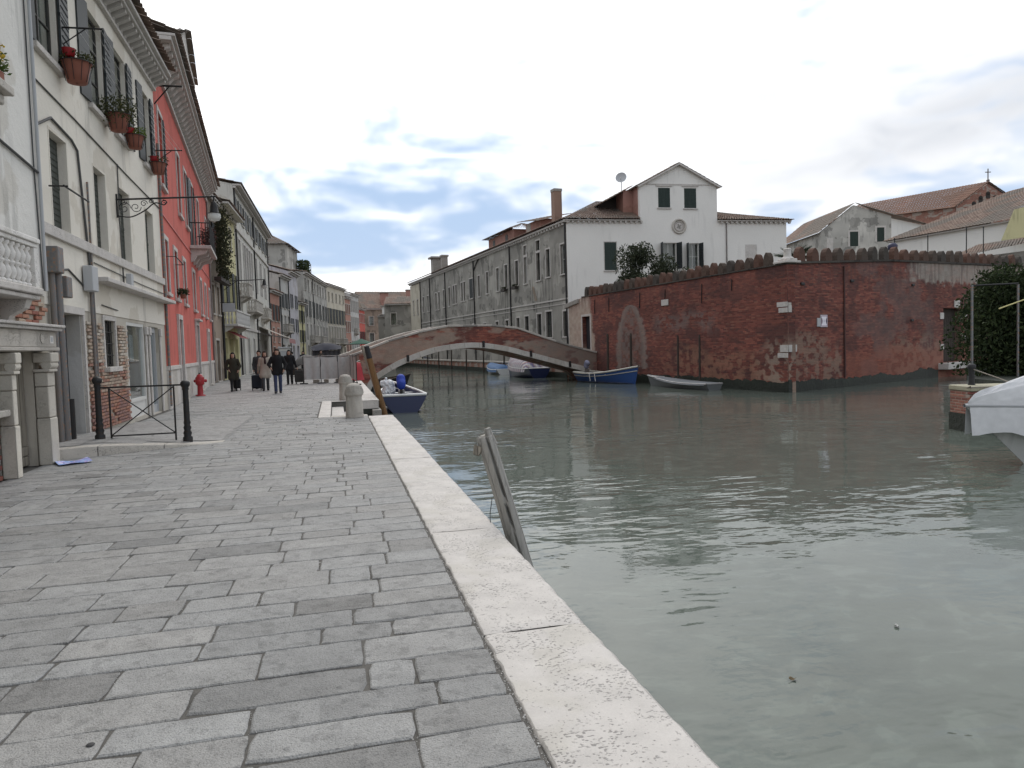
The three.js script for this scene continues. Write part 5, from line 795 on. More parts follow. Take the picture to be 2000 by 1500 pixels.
// ---------- white gabled house and the long grey range ----------
{
  const A = [18.5, -57.3], B = [38.1, -56.7], h = house('gabled_house', 'large white house with raised attic gable, round emblem and dark green shutters', A, B), L = 19.61;
  const ws = [[3.2, 4.22, 7.58, 9.85], [7.95, 9.0, 12.68, 14.3], [10.25, 11.33, 12.65, 14.3], [8.1, 9.5, 7.6, 9.8], [10.4, 11.5, 7.6, 9.76]];
  wallPanel(h, [[0.02, 0], [L, 0], [L, 11.55], [13.2, 11.55], [13.2, 14.5], [9.77, 16.25], [6.34, 14.5], [6.34, 11.55], [0.02, 11.55]], ws, M.houseWhite, 0.4);
  innerWall(h, 0.8, L - 0.5, 0, 11.4, 14, -1.0); new G().box(6.8, 12.8, 11.4, 14.4, -6, -1.0).build('inner_wall', M.room, h);
  win(h, ...ws[0], { shutters: ['c'], shutterMat: M.shutterGreen, sill: M.istria, surround: M.istria, sw: 0.07, pr: 0.01 });
  for (const k of [1, 2]) win(h, ...ws[k], { shutters: ['c'], shutterMat: M.shutterGreen, sill: M.istria });
  for (const k of [3, 4]) win(h, ...ws[k], { shutters: ['L', 'R'], shutterMat: M.shutter, frame: M.frameW });
  for (const k of [1, 2]) new G().rbox(ws[k][0] - 0.2, ws[k][1] + 0.2, 14.42, 14.52, 0.002, 0.08, 0.01).build('window_hood', M.istria, h);
  new G().box(6.34, 13.2, 14.55, 14.63, 0.002, 0.05).build('string_course', M.istria, h);
  new G().rbox(15.75, 16.8, 8.2, 9.65, 0.002, 0.03, 0.01).build('blind_window', M.istria, h);
  // emblem: ring, disc, small cross-like mark
  const em = new G().add(new THREE.TorusGeometry(0.56, 0.09, 8, 32), 9.74, 11.15, 0.05).add(new THREE.TorusGeometry(0.38, 0.035, 6, 28), 9.74, 11.15, 0.05).build('emblem', M.istriaOld, h);
  new G().lathe([[0, 0.02], [0.54, 0.02], [0.54, 0.0]], 28, 9.74, 11.15, 0.005, Math.PI / 2).build('emblem_disc', M.istria, em); new G().add(new THREE.BoxGeometry(0.42, 0.09, 0.04), 9.74, 11.15, 0.05, 0, 0, 0.5).add(new THREE.BoxGeometry(0.4, 0.09, 0.045), 9.74, 11.15, 0.05, 0, 0, 2.0).build('emblem_mark', M.istriaDark, em);
  // cornices and roofs
  for (const [s0, s1] of [[-0.25, 6.337], [13.203, L + 0.35]]) { new G().rbox(s0, s1, 11.553, 11.66, -0.3, 0.28, 0.02).build('eave', M.istria, h); for (let s = s0 + 0.25; s < s1; s += 0.45) new G().box(s, s + 0.16, 11.40, 11.55, 0.002, 0.22).build('modillion', M.istria, h); }
  new G().add(tileGeo([-0.4, 11.68, 0.42], [6.33, 11.68, 0.42], [4.6, 14.3, -6], [6.33, 14.3, -6], 71)).add(tileGeo([13.21, 11.68, 0.42], [L + 0.5, 11.68, 0.42], [13.21, 13.6, -5], [15.5, 13.2, -5], 72)).add(tileGeo([L + 0.5, 11.68, 0.42], [L + 0.5, 11.68, -14], [15.5, 13.2, -5], [15.5, 13.2, -10], 73)).build('roof', M.tile, h);
  for (const s of [6.34, 12.95]) new G().box(s, s + 0.25, 11.5, 14.5, -7, -0.405).build('attic_side', M.atticPink, h);
  for (const [e, q] of [[6.0, 9.77], [13.55, 9.77]]) new G().add(tileGeo([e, 14.38, 0.3], [e, 14.38, -7], [q, 16.33, 0.3], [q, 16.33, -7], 74)).build('attic_roof', M.tile, h);
  for (const sg of [-1, 1]) { const p = [[9.77 + sg * 3.75, 14.36], [9.77, 16.30], [9.77, 16.16], [9.77 + sg * 3.6, 14.3]]; new G().extr(sg < 0 ? p : p.reverse(), 0.3, 0, 0, 0.003).build('gable_moulding', M.istria, h); }
  // lean-to loft in dark wood on the left of the gable
  new G().extr([[3.9, 12.9], [6.33, 12.2], [6.33, 14.6], [5.6, 14.35], [3.95, 13.5]], 0.3, 0, 0, -3.6).build('loft_wall', M.shutterBrown, h); new G().box(5.5, 6.33, 12.0, 14.4, -3.25, -1.6).build('loft_wall', M.atticPink, h);
  new G().add(tileGeo([3.6, 13.35, -1.4], [3.6, 13.35, -6], [6.33, 14.75, -1.4], [6.33, 14.75, -6], 75)).build('loft_roof', M.tile, h);
  new G().bar([14.0, 5, 0.06], [14.0, 11.4, 0.06], 0.05, 6).build('drainpipe', M.pipe, h);
  const ds = thing('satellite_dish', 'round grey satellite dish on a mast beside the white gable', 'satellite dish', null, at(h, 5.45, 14.2, -1.8), h.rotation.y - 0.5);
  new G().lathe([[0, 0], [0.2, 0.02], [0.36, 0.07], [0.45, 0.13], [0.46, 0.13], [0.36, 0.05], [0, -0.02]], 24, 0, 1.25, 0, Math.PI / 2 - 0.3).build('dish', M.boxGrey, ds); new G().bar([0, -0.1, -0.05], [0, 1.25, -0.05], 0.03).bar([0, 1.0, 0.02], [0, 1.15, 0.5], 0.014).build('mast', M.steel, ds); new G().rbox(-0.04, 0.04, 1.1, 1.2, 0.45, 0.55, 0.01).build('receiver', M.frameW, ds);
}
{
  const A = [18.5, -57.3], far = [11.6, -113.9], h = house('grey_range', 'long stained grey building along the canal with white framed windows', far, A), L = Math.hypot(A[0] - far[0], A[1] - far[1]);
  const S = x => L - x, up = [[0.35, 1.2, 7.4, 9.8], [3.4, 4.25, 7.45, 9.8], [5.55, 6.45, 7.35, 10.85], [8.7, 9.45, 7.35, 10.8], [10.95, 11.75, 7.4, 9.7], [13.9, 14.7, 7.4, 9.65], [16.35, 17.2, 7.3, 9.6], [19.8, 20.5, 7.3, 9.55], [22.7, 23.4, 7.2, 9.45], [25.2, 26.6, 7.2, 9.4], [28.2, 28.9, 7.1, 9.3], [29.2, 29.9, 7.1, 9.3], [31.7, 32.4, 7.0, 9.25], [32.7, 33.4, 7.0, 9.25], [34.7, 35.5, 6.9, 9.2], [37.4, 38.1, 6.9, 9.1], [39.7, 40.5, 6.8, 9.0], [41.3, 42.1, 6.8, 9.0], [45.7, 46.5, 6.8, 9.0], [48.3, 49.1, 6.8, 9.0], [52, 52.8, 6.8, 8.9], [54.6, 55.3, 6.8, 8.9]];
  const low = [[0.15, 1.0, 2.3, 4.35], [3.3, 4.6, 2.3, 4.5], [5.6, 6.6, 2.5, 4.4], [8.6, 9.6, 2.5, 4.35], [10.95, 11.8, 2.5, 4.3], [14, 14.9, 2.5, 4.2], [17, 17.9, 2.5, 4.2], [21, 21.9, 2.5, 4.2], [25, 25.9, 2.5, 4.2], [30, 30.9, 2.5, 4.2]];
  const cv = q => [S(q[1]), S(q[0]), q[2], q[3]], all = [...up, ...low].map(cv), split = S(50.3);
  wallPanel(h, [[split, 0], [L, 0], [L, 11.45], [split, 11.45]], all.filter(q => q[0] > split), M.greyW, 0.4);
  wallPanel(h, [[0, 0], [split - 0.004, 0], [split - 0.004, 11.2], [0, 11.2]], all.filter(q => q[1] < split), M.cream, 0.4);
  innerWall(h, 0.4, L - 1.6, 0, 11, 11, -1.0);
  up.forEach((q, i) => win(h, ...cv(q), { frame: i % 3 ? M.frameD : M.frameW, surround: M.istria, sw: 0.12, pr: 0.03, sill: M.istria, rows: q[3] > 10.5 ? 2 : 2, shutters: i === 9 ? ['c'] : [], recess: 0.18, curtain: i % 4 === 1 }));
  low.forEach((q, i) => win(h, ...cv(q), { frame: M.frameD, surround: M.istria, sw: 0.14, pr: 0.03, sill: M.istria, recess: 0.18, bars: i < 4 }));
  for (const k of [2, 3]) { const q = cv(up[k]); new G().box(q[0] + 0.003, q[1] - 0.003, 9.78, 9.98, -0.15, 0.02).build('transom', M.istria, h); }
  for (const k of [4, 5]) { const q = cv(up[k]); const b = thing('window_trough', k === 4 ? 'dark planter under the narrow window next to the transomed windows of grey building' : 'dark planter beside a tall drainpipe under a window of the grey building', 'planter', 'planters on the grey building', at(h, (q[0] + q[1]) / 2, q[2] - 0.12, 0.14), h.rotation.y); new G().rbox(-0.5, 0.5, -0.25, 0, 0, 0.3, 0.02).build('trough', M.shutterBrown, b); put('foliage', leavesGeo(120, 0.12, 90 + k, r => [(r() - 0.5), 0.2 * r(), 0.3 * r()], green([0.02, 0.03, 0.015], [0.06, 0.06, 0.03])), M.leaf, b); }
  new G().box(split, L, 5.30, 5.42, 0.002, 0.07).box(split, L, 4.93, 4.99, 0.002, 0.04).build('string_course', M.istria, h);
  new G().rbox(-0.2, L + 0.2, 11.453, 11.6, -0.3, 0.34, 0.02).build('eave', M.istria, h);
  for (let s = 0.3; s < L; s += 0.62) new G().box(s, s + 0.2, 11.25, 11.45, 0.002, 0.26).build('modillion', M.istria, h);
  for (const x of [0.1, 13.07, 24.75, 36.8, 44.75, 50.3]) new G().bar([S(x), 0.1, 0.08], [S(x), 11.4, 0.08], 0.07, 6).build('drainpipe', M.iron, h);
  new G().path([[S(24.6), 10.2, 0.08], [S(23.6), 10.9, 0.08], [S(22.6), 11.3, 0.1]], 0.06).build('drainpipe', M.iron, h);
  for (let k = 0; k < 6; k++) new G().rbox(S(7.6) + k * 0.12, S(7.6) + 0.5 + k * 0.12, 6.7 - k * 0.22, 6.92 - k * 0.22, 0.002, 0.02 + 0.01 * (k % 3), 0.03).build('exposed_patch', M.brownW, h);
  new G().add(tileGeo([-0.3, 11.66, 0.5], [L + 0.3, 11.66, 0.5], [-0.3, 14.2, -6], [L - 5.2, 14.2, -6], 81, 0.1, 0.26, 0.5)).add(tileGeo([-0.3, 11.66, -12.5], [L - 4, 11.66, -12.5], [-0.3, 14.2, -6], [L - 5.2, 14.2, -6], 82, 0.1, 0.5, 0.9)).build('roof', M.tile, h);
  new G().box(0, 0.35, 0, 11.3, -12, -0.41).extr([[-12, 0], [0, 0], [-6, 2.5]], 0.3, 0.3, 11.3, 0, 0, -Math.PI / 2).build('side_wall', M.greyW, h);
  // roof structures
  const ch = (x, z, w, y1, m = M.atticPink, flare = 1.35) => { const c = new G().rbox(S(x) - w / 2, S(x) + w / 2, 11.8, y1 - 0.25, z - w / 2, z + w / 2, 0.02).build('chimney', m, h); new G().rbox(S(x) - w * flare / 2, S(x) + w * flare / 2, y1 - 0.25, y1, z - w * flare / 2, z + w * flare / 2, 0.03).build('chimney_cap', M.istriaDark, c); };
  ch(7.3, -2.5, 0.75, 15.7, M.chimneyBrown, 1.1); ch(46.5, -1.5, 1.3, 14.4, M.istriaDark, 1.5); ch(43.5, -1.8, 0.8, 14.3, M.istriaDark, 1.3);
  new G().box(S(13.2), S(9.4), 12.2, 13.45, -4.2, -1.8).build('dormer', M.atticPink, h); new G().add(tileGeo([S(14.0), 13.75, -1.2], [S(9.0), 13.1, -1.2], [S(14.0), 14.5, -4.8], [S(9.0), 13.9, -4.8], 84)).build('dormer_roof', M.tile, h); new G().box(S(13.0), S(11.9), 12.4, 13.4, -1.8, -1.77).build('dormer_opening', M.room, h);
  new G().box(S(24), S(16), 12.0, 13.5, -5.5, -1.6).build('roof_turret', M.atticPink, h); for (const x of [22.5, 18.5]) new G().box(S(x), S(x) + 0.7, 12.5, 13.2, -1.6, -1.57).build('turret_window', M.frameD, h);
  const e = [[S(24.5), 13.5, -1.0], [S(15.5), 13.5, -1.0], [S(15.5), 13.5, -6], [S(24.5), 13.5, -6]], rg = [[S(21.4), 14.5, -3.5], [S(18.6), 14.5, -3.5]];
  new G().add(tileGeo(e[0], e[1], rg[0], rg[1], 85)).add(tileGeo(e[1], e[2], rg[1], rg[1], 86)).add(tileGeo(e[3], e[0], rg[0], rg[0], 87)).build('turret_roof', M.tile, h);
}
// plain end wall beyond the grey range
rowHouse('blank_wall_house', 'plain grey house with blank end wall beyond the grey range', [7.9, -118.5], [12.2, -117.8], { H: 8.8, D: 9, mat: M.greyW, rise: 1.5, cornice: false, rows: [[5.6, 7.4, [[1.0, 1.8]], pl0]] });
// ---------- roofs behind the brick wall ----------
{
  const h = house('grey_gable_house', 'grey house with low gable and two tall shuttered windows behind the brick wall', [54.4, -74.4], [62.3, -72.6]), ws = [[3.35, 4.3, 11.85, 13.5], [6.45, 7.3, 12.3, 13.9]];
  wallPanel(h, [[0, 0], [8.1, 0], [8.1, 15.2], [3.8, 16.5], [0, 13.6]], ws, M.greyDim, 0.4); innerWall(h, 0.4, 7.8, 0, 13, 9, -0.9);
  for (const w of ws) win(h, ...w, { shutters: ['c'], shutterMat: M.shutterGreen, surround: M.istria, sw: 0.2 }); new G().rbox(0.7, 1.4, 11, 12.9, 0.003, 0.04, 0.01).build('blind_door', M.istria, h);
  new G().add(tileGeo([-0.4, 13.45, 0.3], [-0.4, 13.45, -14], [3.8, 16.7, 0.3], [3.8, 16.7, -14], 91, 0, 0.35, 0.6)).add(tileGeo([8.4, 15.2, 0.3], [20, 15.0, -10], [3.8, 16.7, 0.3], [15, 17.2, -14], 92, 0, 0.35, 0.6)).build('roof', M.tile, h);
  new G().box(0.1, 0.45, 0, 13.6, -14, -0.41).build('side_wall', M.greyDim, h);
  { const w = new G().box(0, 16.2, 0, 15.0, -0.4, 0).build('side_wall', M.houseWhite, h); w.position.set(8.0, 0, -0.25); w.rotation.y = Math.atan2(10, 11.8); }
}
{
  const h = house('long_white_building', 'long white building with mossy tiled roof behind the brick wall', [54.8, -64.1], [57.2, -45]), L = 19.25;
  wallPanel(h, [[0, 0], [L, 0], [L, 10.9], [0, 10.9]], [], M.houseWhite, 0.4); new G().rbox(-0.1, L, 10.9, 11.02, -0.2, 0.35, 0.02).build('eave', M.istria, h);
  new G().add(tileGeo([-0.4, 11.05, 0.5], [L, 11.05, 0.5], [4.5, 15.6, -11], [L, 16.2, -11], 93, 0, 0.32, 0.55)).add(tileGeo([-0.4, 11.05, -13], [-0.4, 11.05, 0.5], [4.5, 15.6, -11], [4.5, 15.6, -11], 94, 0, 0.32, 0.55)).build('roof', M.tile, h);
  new G().box(0, 0.4, 0, 10.9, -12, -0.41).build('side_wall', M.houseWhite, h);
  const yb = thing('yellow_canopy', 'pale yellow canopy edge beside the long white building', 'canopy', null, at(h, 12.4, 9.3, 1.0), h.rotation.y); new G().extr([[0, 0], [4, 0], [4, 2.6], [1.1, 2.4]], 0.15).build('canopy', M.yellow, yb); new G().bar([3.9, -9.2, 0.05], [3.9, 0, 0.05], 0.06).build('post', M.steel, yb);
  for (const [x, z, y] of [[38, -44, 8.2], [41.2, -44.5, 8.5], [44, -44, 9.0], [46.5, -45, 9.2]]) { const p = thing('garden_pole', 'thin dark garden pole standing behind the merlons', 'pole', 'thin poles in the garden', [x, 0.15, z]); new G().bar([0, 0, 0], [0.02, y - 0.15, 0], 0.05, 6, 0.035).build('shaft', M.iron, p); new G().lathe([[0, 0], [0.06, 0.02], [0.03, 0.1], [0, 0.12]], 8, 0.02, y - 0.15, 0).build('tip', M.iron, p); }
  const bl = thing('garden_lamp', 'dark blue lantern on a white pole above the brick wall', 'lamp', null, [37.0, 0.15, -43]); new G().bar([0, 0, 0], [0, 7.1, 0], 0.10, 8).build('post', M.frameW, bl); new G().lathe([[0.1, 0], [0.28, 0.12], [0.33, 0.4], [0.2, 0.55], [0, 0.6]], 12, 0, 7.1, 0).build('head', mat(0.03, 0.03, 0.07, { rough: 0.5 }), bl);
  const sh = thing('garden_shed', 'low shed with dark overhanging roof above the brick wall', 'shed', null, at(h, 14.5, 0.15, 8), h.rotation.y); new G().box(0, 7, 0, 7.3, -3, 0).build('wall', M.greyW, sh); new G().add(tileGeo([-1.2, 7.3, 0.8], [7.5, 7.9, 0.8], [-1.2, 8.6, -3], [7.5, 8.6, -3], 95)).build('roof', M.tile, sh);
}
{
  const h = house('church', 'brick church gable with small arches and a finial cross behind the roofs', [89.9, -91.7], [99, -89.5]), L = 9.36;
  wallPanel(h, [[0, 0], [L, 0], [L, 20.2], [L / 2, 23.4], [0, 20.2]], [], M.brickWall, 0.5);
  for (const [s, y] of [[2.6, 20.6], [3.6, 21.4], [4.68, 22.0], [5.7, 21.4], [6.7, 20.6]]) new G().box(s - 0.3, s + 0.3, y - 0.7, y, 0.003, 0.06).add(new THREE.CylinderGeometry(0.3, 0.3, 0.06, 14), s, y, 0.03, Math.PI / 2).build('blind_arch', M.shutterBrown, h);
  new G().add(tileGeo([-0.5, 20.1, 0.3], [-14, 20.1, -12], [L / 2, 23.7, 0.3], [L / 2 - 13.5, 23.0, -12], 96, 0.3, 0.4, 0.7)).add(tileGeo([L + 0.5, 20.1, 0.3], [L + 0.5, 20.1, -12], [L / 2, 23.7, 0.3], [L / 2, 23.7, -12], 97, 0.2, 0.4, 0.7)).build('roof', M.tile, h);
  { const w = new G().box(0, 18.2, 4, 20.32, -0.4, 0).build('nave_wall', M.brickWall, h); w.position.set(-13.8, 0, -12); w.rotation.y = -Math.atan2(12, 13.7); }
  new G().bar([L / 2, 23.6, 0], [L / 2, 25.6, 0], 0.08).bar([L / 2 - 0.4, 25.1, 0], [L / 2 + 0.4, 25.1, 0], 0.07).lathe([[0, 0], [0.25, 0.1], [0.2, 0.3], [0, 0.45]], 10, L / 2, 23.7, 0).build('cross', M.steel, h);
}
// ---------- garden plants ----------
function shrub(name, label, pos, rx, ry, n, leaf, seed, cols, cat = 'shrub') {
  const t = thing(name, label, cat, null, pos), r = RNG(seed), cl = Array.from({ length: 26 }, () => { const a = r() * 6.28, u = r() * 1.9 - 0.95; const q = Math.sqrt(1 - Math.min(1, u * u)) * (0.4 + 0.5 * r()); return [rx * q * Math.cos(a), ry * (0.5 + 0.42 * u), rx * 0.8 * q * Math.sin(a), (0.30 + 0.24 * r()) * rx]; });
  put('crown', leavesGeo(n, leaf, seed + 1, q => { const c = cl[Math.floor(q() * cl.length)]; const a = q() * 6.28, b = Math.acos(2 * q() - 1), R = c[3] * Math.pow(q(), 0.45); return [c[0] + R * Math.sin(b) * Math.cos(a), Math.max(0.05, c[1] + R * Math.cos(b) * 1.1), c[2] + R * Math.sin(b) * Math.sin(a)]; }, green(...cols)), M.leaf, t);
  const g = new G(); for (let k = 0; k < 7; k++) g.bar([(r() - 0.5) * 0.2, -0.6, (r() - 0.5) * 0.2], [cl[k][0] * 0.8, cl[k][1], cl[k][2] * 0.8], 0.06, 6, 0.02); g.bar([0, -0.6, 0], [0, ry * 0.5, 0], 0.12, 8, 0.06).build('trunk', M.woodDark, t); return t;
}
shrub('garden_tree', 'dense round dark tree rising over the merlons before the white house', [21.0, 3.2, -47.5], 2.2, 4.9, 22000, 0.2, 201, [[0.022, 0.032, 0.018], [0.07, 0.08, 0.045]], 'tree');
shrub('garden_shrub', 'lower dark shrub beside the round tree under the double windows', [23.3, 3.0, -47.2], 1.6, 3.6, 11000, 0.19, 211, [[0.022, 0.032, 0.018], [0.07, 0.085, 0.045]]);
{
  const p = thing('palm_tree', 'small fan palm behind the white corner finial', 'palm tree', null, [24.3, 0.1, -35.5]); new G().lathe([[0.2, 0], [0.16, 2], [0.17, 5.3], [0.1, 5.6]], 10).build('trunk', M.woodDark, p);
  const r = RNG(221); for (let k = 0; k < 22; k++) { const a = r() * 6.28, el = 0.2 + r() * 1.0, P = [], N = []; const g = new G(); const L = 0.9 + 0.4 * r(), d = [Math.cos(a) * Math.cos(el), Math.sin(el), Math.sin(a) * Math.cos(el)]; const tip = [d[0] * L * 0.45, 5.6 + d[1] * L * 0.45, d[2] * L * 0.45]; g.bar([0, 5.5, 0], tip, 0.015, 4); for (let q = -5; q <= 5; q++) { const b = a + q * 0.22, e2 = el - 0.25 - Math.abs(q) * 0.05; g.bar(tip, [tip[0] + Math.cos(b) * Math.cos(e2) * L * 0.6, tip[1] + Math.sin(e2) * L * 0.5, tip[2] + Math.sin(b) * Math.cos(e2) * L * 0.6], 0.022, 3, 0.003); } g.build('frond', cached('palm' + k % 3, () => mat(0.03 + 0.015 * (k % 3), 0.05 + 0.015 * (k % 3), 0.03, { rough: 0.7 })), p); }
}
// ---------- footbridge ----------
{
  const A = [1.4, -45], B = [17.3, -47.7], h = house('footbridge', 'humped brick footbridge with pale stone arch ring and coping', A, B, 'bridge');
  const sp = pts => new THREE.SplineCurve(pts.map(p => new THREE.Vector2(...p)));
  const top = [[-0.5, 1.28], [0.13, 1.46], [0.44, 1.60], [1.86, 2.10], [3.8, 2.61], [5.63, 2.94], [8.55, 2.93], [10.33, 2.73], [12.15, 2.11], [14.03, 1.51], [16.18, 0.97]], inn = sp([[0.55, -0.9], [0.75, -0.5], [1.05, -0.14], [2.11, 0.47], [3.08, 0.87], [4.07, 1.2], [5.3, 1.47], [7.3, 1.6], [9.21, 1.36], [10.78, 0.96], [12.4, 0.53], [14.07, 0.06], [15.31, -0.29], [16.0, -0.9]]).getPoints(60).map(p => [p.x, p.y]);
  const outl = [[-0.5, -1.7], ...top, [16.2, -1.7], [16.02, -1.7], ...inn.slice().reverse(), [0.5, -1.7]].filter((p, i, a) => !i || p[0] !== a[i - 1][0] || p[1] !== a[i - 1][1]);
  const tBr = tex(1024, 256, 21, 5, (i, j) => { const X = i / 1024 * 21, Y = wrapY(j / 256 * 5, 5); return mul3(redWallColour(X, Y, 971, [{ c: [0.30, 0.25, 0.205], at: (x, y, f, m) => 0.8 * smooth(0.46, 0.60, fbm(x * 0.9, y * 1.8, 6, 973)) }, { c: [0.13, 0.105, 0.095], at: (x, y, f) => 0.7 * smooth(9.5, 14, x + (f - 0.5) * 3) }]), 1.05); });
  const bm = mat(1.3, 1.3, 1.26, { map: tBr, bumpMap: bBrick, bumpScale: 0.03, rough: 0.95 });
  wallPanel(h, outl, [], bm, 0.34, 'parapet_wall'); wallPanel(h, outl, [], bm, 0.34, 'parapet_wall', -3.0);
  // deck and soffit between the two faces
  const deck = inn.map((p, i) => [p[0], p[1]]), dt = top.map(p => [p[0], p[1] - 0.95]); new G().extr([[-0.45, -1.6], ...dt, [16.15, -1.6], ...deck.slice().reverse()], 2.3, 0, 0, -2.65).build('deck', M.brickWall, h);
  for (const z of [0, -3.34]) for (let i = 0; i + 1 < top.length; i++) { const [p, q] = [top[i], top[i + 1]], Lq = Math.hypot(q[0] - p[0], q[1] - p[1]), n = Math.max(1, Math.round(Lq / 1.1)); for (let k = 0; k < n; k++) { const c = new G().rbox(0.004, Lq / n - 0.004, 0.003, 0.13, -0.40, 0.06, 0.02).build('coping_stone', z ? M.istriaOld : (k + i) % 3 ? M.istriaOld : M.istriaDark, h); c.position.set(lerp(p[0], q[0], k / n), lerp(p[1], q[1], k / n), z); c.rotation.z = Math.atan2(q[1] - p[1], q[0] - p[0]); } }
  const cv = new THREE.CatmullRomCurve3(inn.map(p => V3(p[0], p[1], 0))), N = 17;
  for (let k = 0; k < N; k++) { const pts = [], up = []; for (let q = 0; q <= 4; q++) { const t = (k + 0.006 + q * 0.247) / N, p = cv.getPointAt(Math.min(t, 1)), d = cv.getTangentAt(Math.min(t, 1)); pts.push([p.x + d.y * 0.0, p.y - 0.004]); up.push([p.x - d.y * 0.33, p.y + d.x * 0.33]); } new G().extr([...pts, ...up.reverse()], 0.10, 0, 0, -0.02, 0, 0, 0, [], 0.008).build('voussoir', k % 4 === 1 ? M.istriaOld : M.ringStone, h); }
  for (const s of [3.2, 8.0, 11.2, 14.0]) { const p = cv.getPointAt(clamp((s - 0.3) / 15.8)); new G().rbox(p.x - 0.08, p.x + 0.08, p.y + 0.05, p.y + 0.45, 0.085, 0.15, 0.01).build('iron_clamp', M.iron, h); }
}

// ---------- street furniture ----------
{
  const r = thing('street_railing', 'black cast iron railing with crossed bars between two posts on the doorstep', 'railing', null, [-4.13, 0, -14.5]);
  const prof = [[0.085, 0], [0.085, 0.09], [0.06, 0.11], [0.075, 0.17], [0.055, 0.22], [0.07, 0.27], [0.05, 0.31], [0.062, 0.36], [0.052, 0.40], [0.05, 0.95], [0.062, 0.97], [0.055, 1.0], [0.08, 1.04], [0.085, 1.09], [0.06, 1.12], [0.03, 1.135], [0, 1.14]];
  for (const [x, y] of [[0, 0.15], [1.45, 0.03]]) new G().lathe(prof, 16, x, y, -0.02 * (x > 1)).build('post', M.iron, r);
  new G().rbox(0.04, 1.41, 1.07, 1.10, -0.02, 0.015, 0.004).build('top_rail', M.iron, r); new G().rbox(0.18, 1.25, 0.20, 0.225, -0.018, 0.012, 0.004).build('bottom_rail', M.iron, r);
  for (const x of [0.17, 1.24]) new G().rbox(x, x + 0.028, 0.08, 1.068, -0.018, 0.012, 0.004).build('upright', M.iron, r);
  new G().bar([0.19, 1.06, -0.002], [1.25, 0.22, -0.002], 0.011).build('cross_bar', M.iron, r); new G().bar([1.25, 1.06, -0.006], [0.19, 0.22, -0.006], 0.011).build('cross_bar', M.iron, r);
  const h = thing('fire_hydrant', 'red fire hydrant standing against the red house', 'hydrant', null, [-5.28, 0, -31.6]);
  new G().lathe([[0.19, 0], [0.19, 0.05], [0.11, 0.06], [0.10, 0.42], [0.13, 0.43], [0.13, 0.46], [0.165, 0.47], [0.165, 0.74], [0.13, 0.76], [0.11, 0.82], [0.06, 0.87], [0, 0.88]], 18).build('body', M.hydrant, h);
  for (const a of [0, 2.2, -2.2]) { const g = new G().lathe([[0, 0], [0.055, 0], [0.055, 0.10], [0.065, 0.10], [0.065, 0.14], [0, 0.14]], 12, 0, 0, 0, Math.PI / 2).geo(); g.rotateY(a); g.translate(0.13 * Math.sin(a), 0.6, 0.13 * Math.cos(a)); put('outlet', g, M.hydrant, h); }
  new G().add(new THREE.CylinderGeometry(0.03, 0.035, 0.05, 5), 0, 0.9, 0).build('operating_nut', M.iron, h);
  const cv = document.createElement('canvas'); cv.width = 256; cv.height = 192; const x = cv.getContext('2d'); x.fillStyle = '#8fa6d8'; x.fillRect(0, 0, 256, 192); const q = RNG(7); for (let k = 0; k < 60; k++) { x.fillStyle = ['#c7d2f0', '#9a86c8', '#7f97d6', '#e3dff2', '#b39ad0', '#5f86c4'][Math.floor(q() * 6)]; x.fillRect(q() * 230, q() * 170, 10 + q() * 60, 8 + q() * 30); }
  const ct = new THREE.CanvasTexture(cv); ct.colorSpace = THREE.SRGBColorSpace;
  const fg = gridGeo(12, 8, (u, v) => [(u - 0.5) * 0.46, 0.015 + 0.03 * Math.pow(Math.abs(u - 0.4), 1.5) * 2 + 0.012 * Math.sin(u * 7 + v * 5), (v - 0.5) * 0.42]); { const uv = []; for (let j = 0; j <= 8; j++) for (let i = 0; i <= 12; i++) uv.push(i / 12, j / 8); fg.setAttribute('uv', new THREE.Float32BufferAttribute(uv, 2)); }
  const fl = tag(put('paper_flyer', fg, mat(0.9, 0.9, 0.9, { map: ct, rough: 0.6 })), 'crumpled bluish printed flyer lying on the paving by the doorstep', 'flyer'); fl.position.set(-3.99, 0.006, -12.62); fl.rotation.y = 0.5;
  const gum = tag(new G().lathe([[0, 0.004], [0.012, 0.004], [0.018, 0]], 9).build('litter_spot', M.tar), 'small black spot of litter on the paving', 'litter'); gum.position.set(-1.05, 0.006, -3.32);
  const lf = tag(new G().add(gridGeo(3, 3, (u, v) => [(u - 0.5) * 0.035, 0.004 + 0.01 * u * v, (v - 0.5) * 0.03])).build('paper_scrap', M.frameW), 'tiny white paper scrap on the paving', 'litter'); lf.position.set(-0.62, 0.006, -2.83); lf.rotation.y = 0.8;
}
// round stone bollards by the landing
function stoneBollard(label, pos, k, seed) {
  const b = thing('stone_bollard', label, 'bollard', 'stone bollards by the landing', pos);
  const sec = (prof, name) => { const g = gridGeo(32, prof.length - 1, (u, v) => { const q = prof[Math.round(v * (prof.length - 1))], a = u * Math.PI * 2, w = u === 0 || u === 1 ? 0 : u, rr = q[0] * (1 + 0.3 * (fbm(Math.cos(a) * 2.5 + seed + 4, q[1] * 9 + Math.sin(a) * 2.5, 4, seed) - 0.5)); return [rr * Math.cos(a), q[1], -rr * Math.sin(a)]; }); put(name, g, M.mossStone, b); };
  sec([[0.21, 0], [0.205, 0.1], [0.20, 0.25], [0.195, 0.4], [0.195, 0.52 * k]], 'shaft'); sec([[0.195, 0.521 * k], [0.22, 0.53 * k], [0.225, 0.58 * k], [0.215, 0.66 * k], [0.19, 0.74 * k], [0.13, 0.80 * k], [0.06, 0.825 * k], [0.002, 0.83 * k]], 'head');
}
stoneBollard('weathered stone bollard at the near edge of the landing steps', [0.41, 0.006, -18.28], 1.0, 21);
stoneBollard('stone bollard on the far side of the landing steps', [0.30, 0.006, -24.95], 1.02, 25);
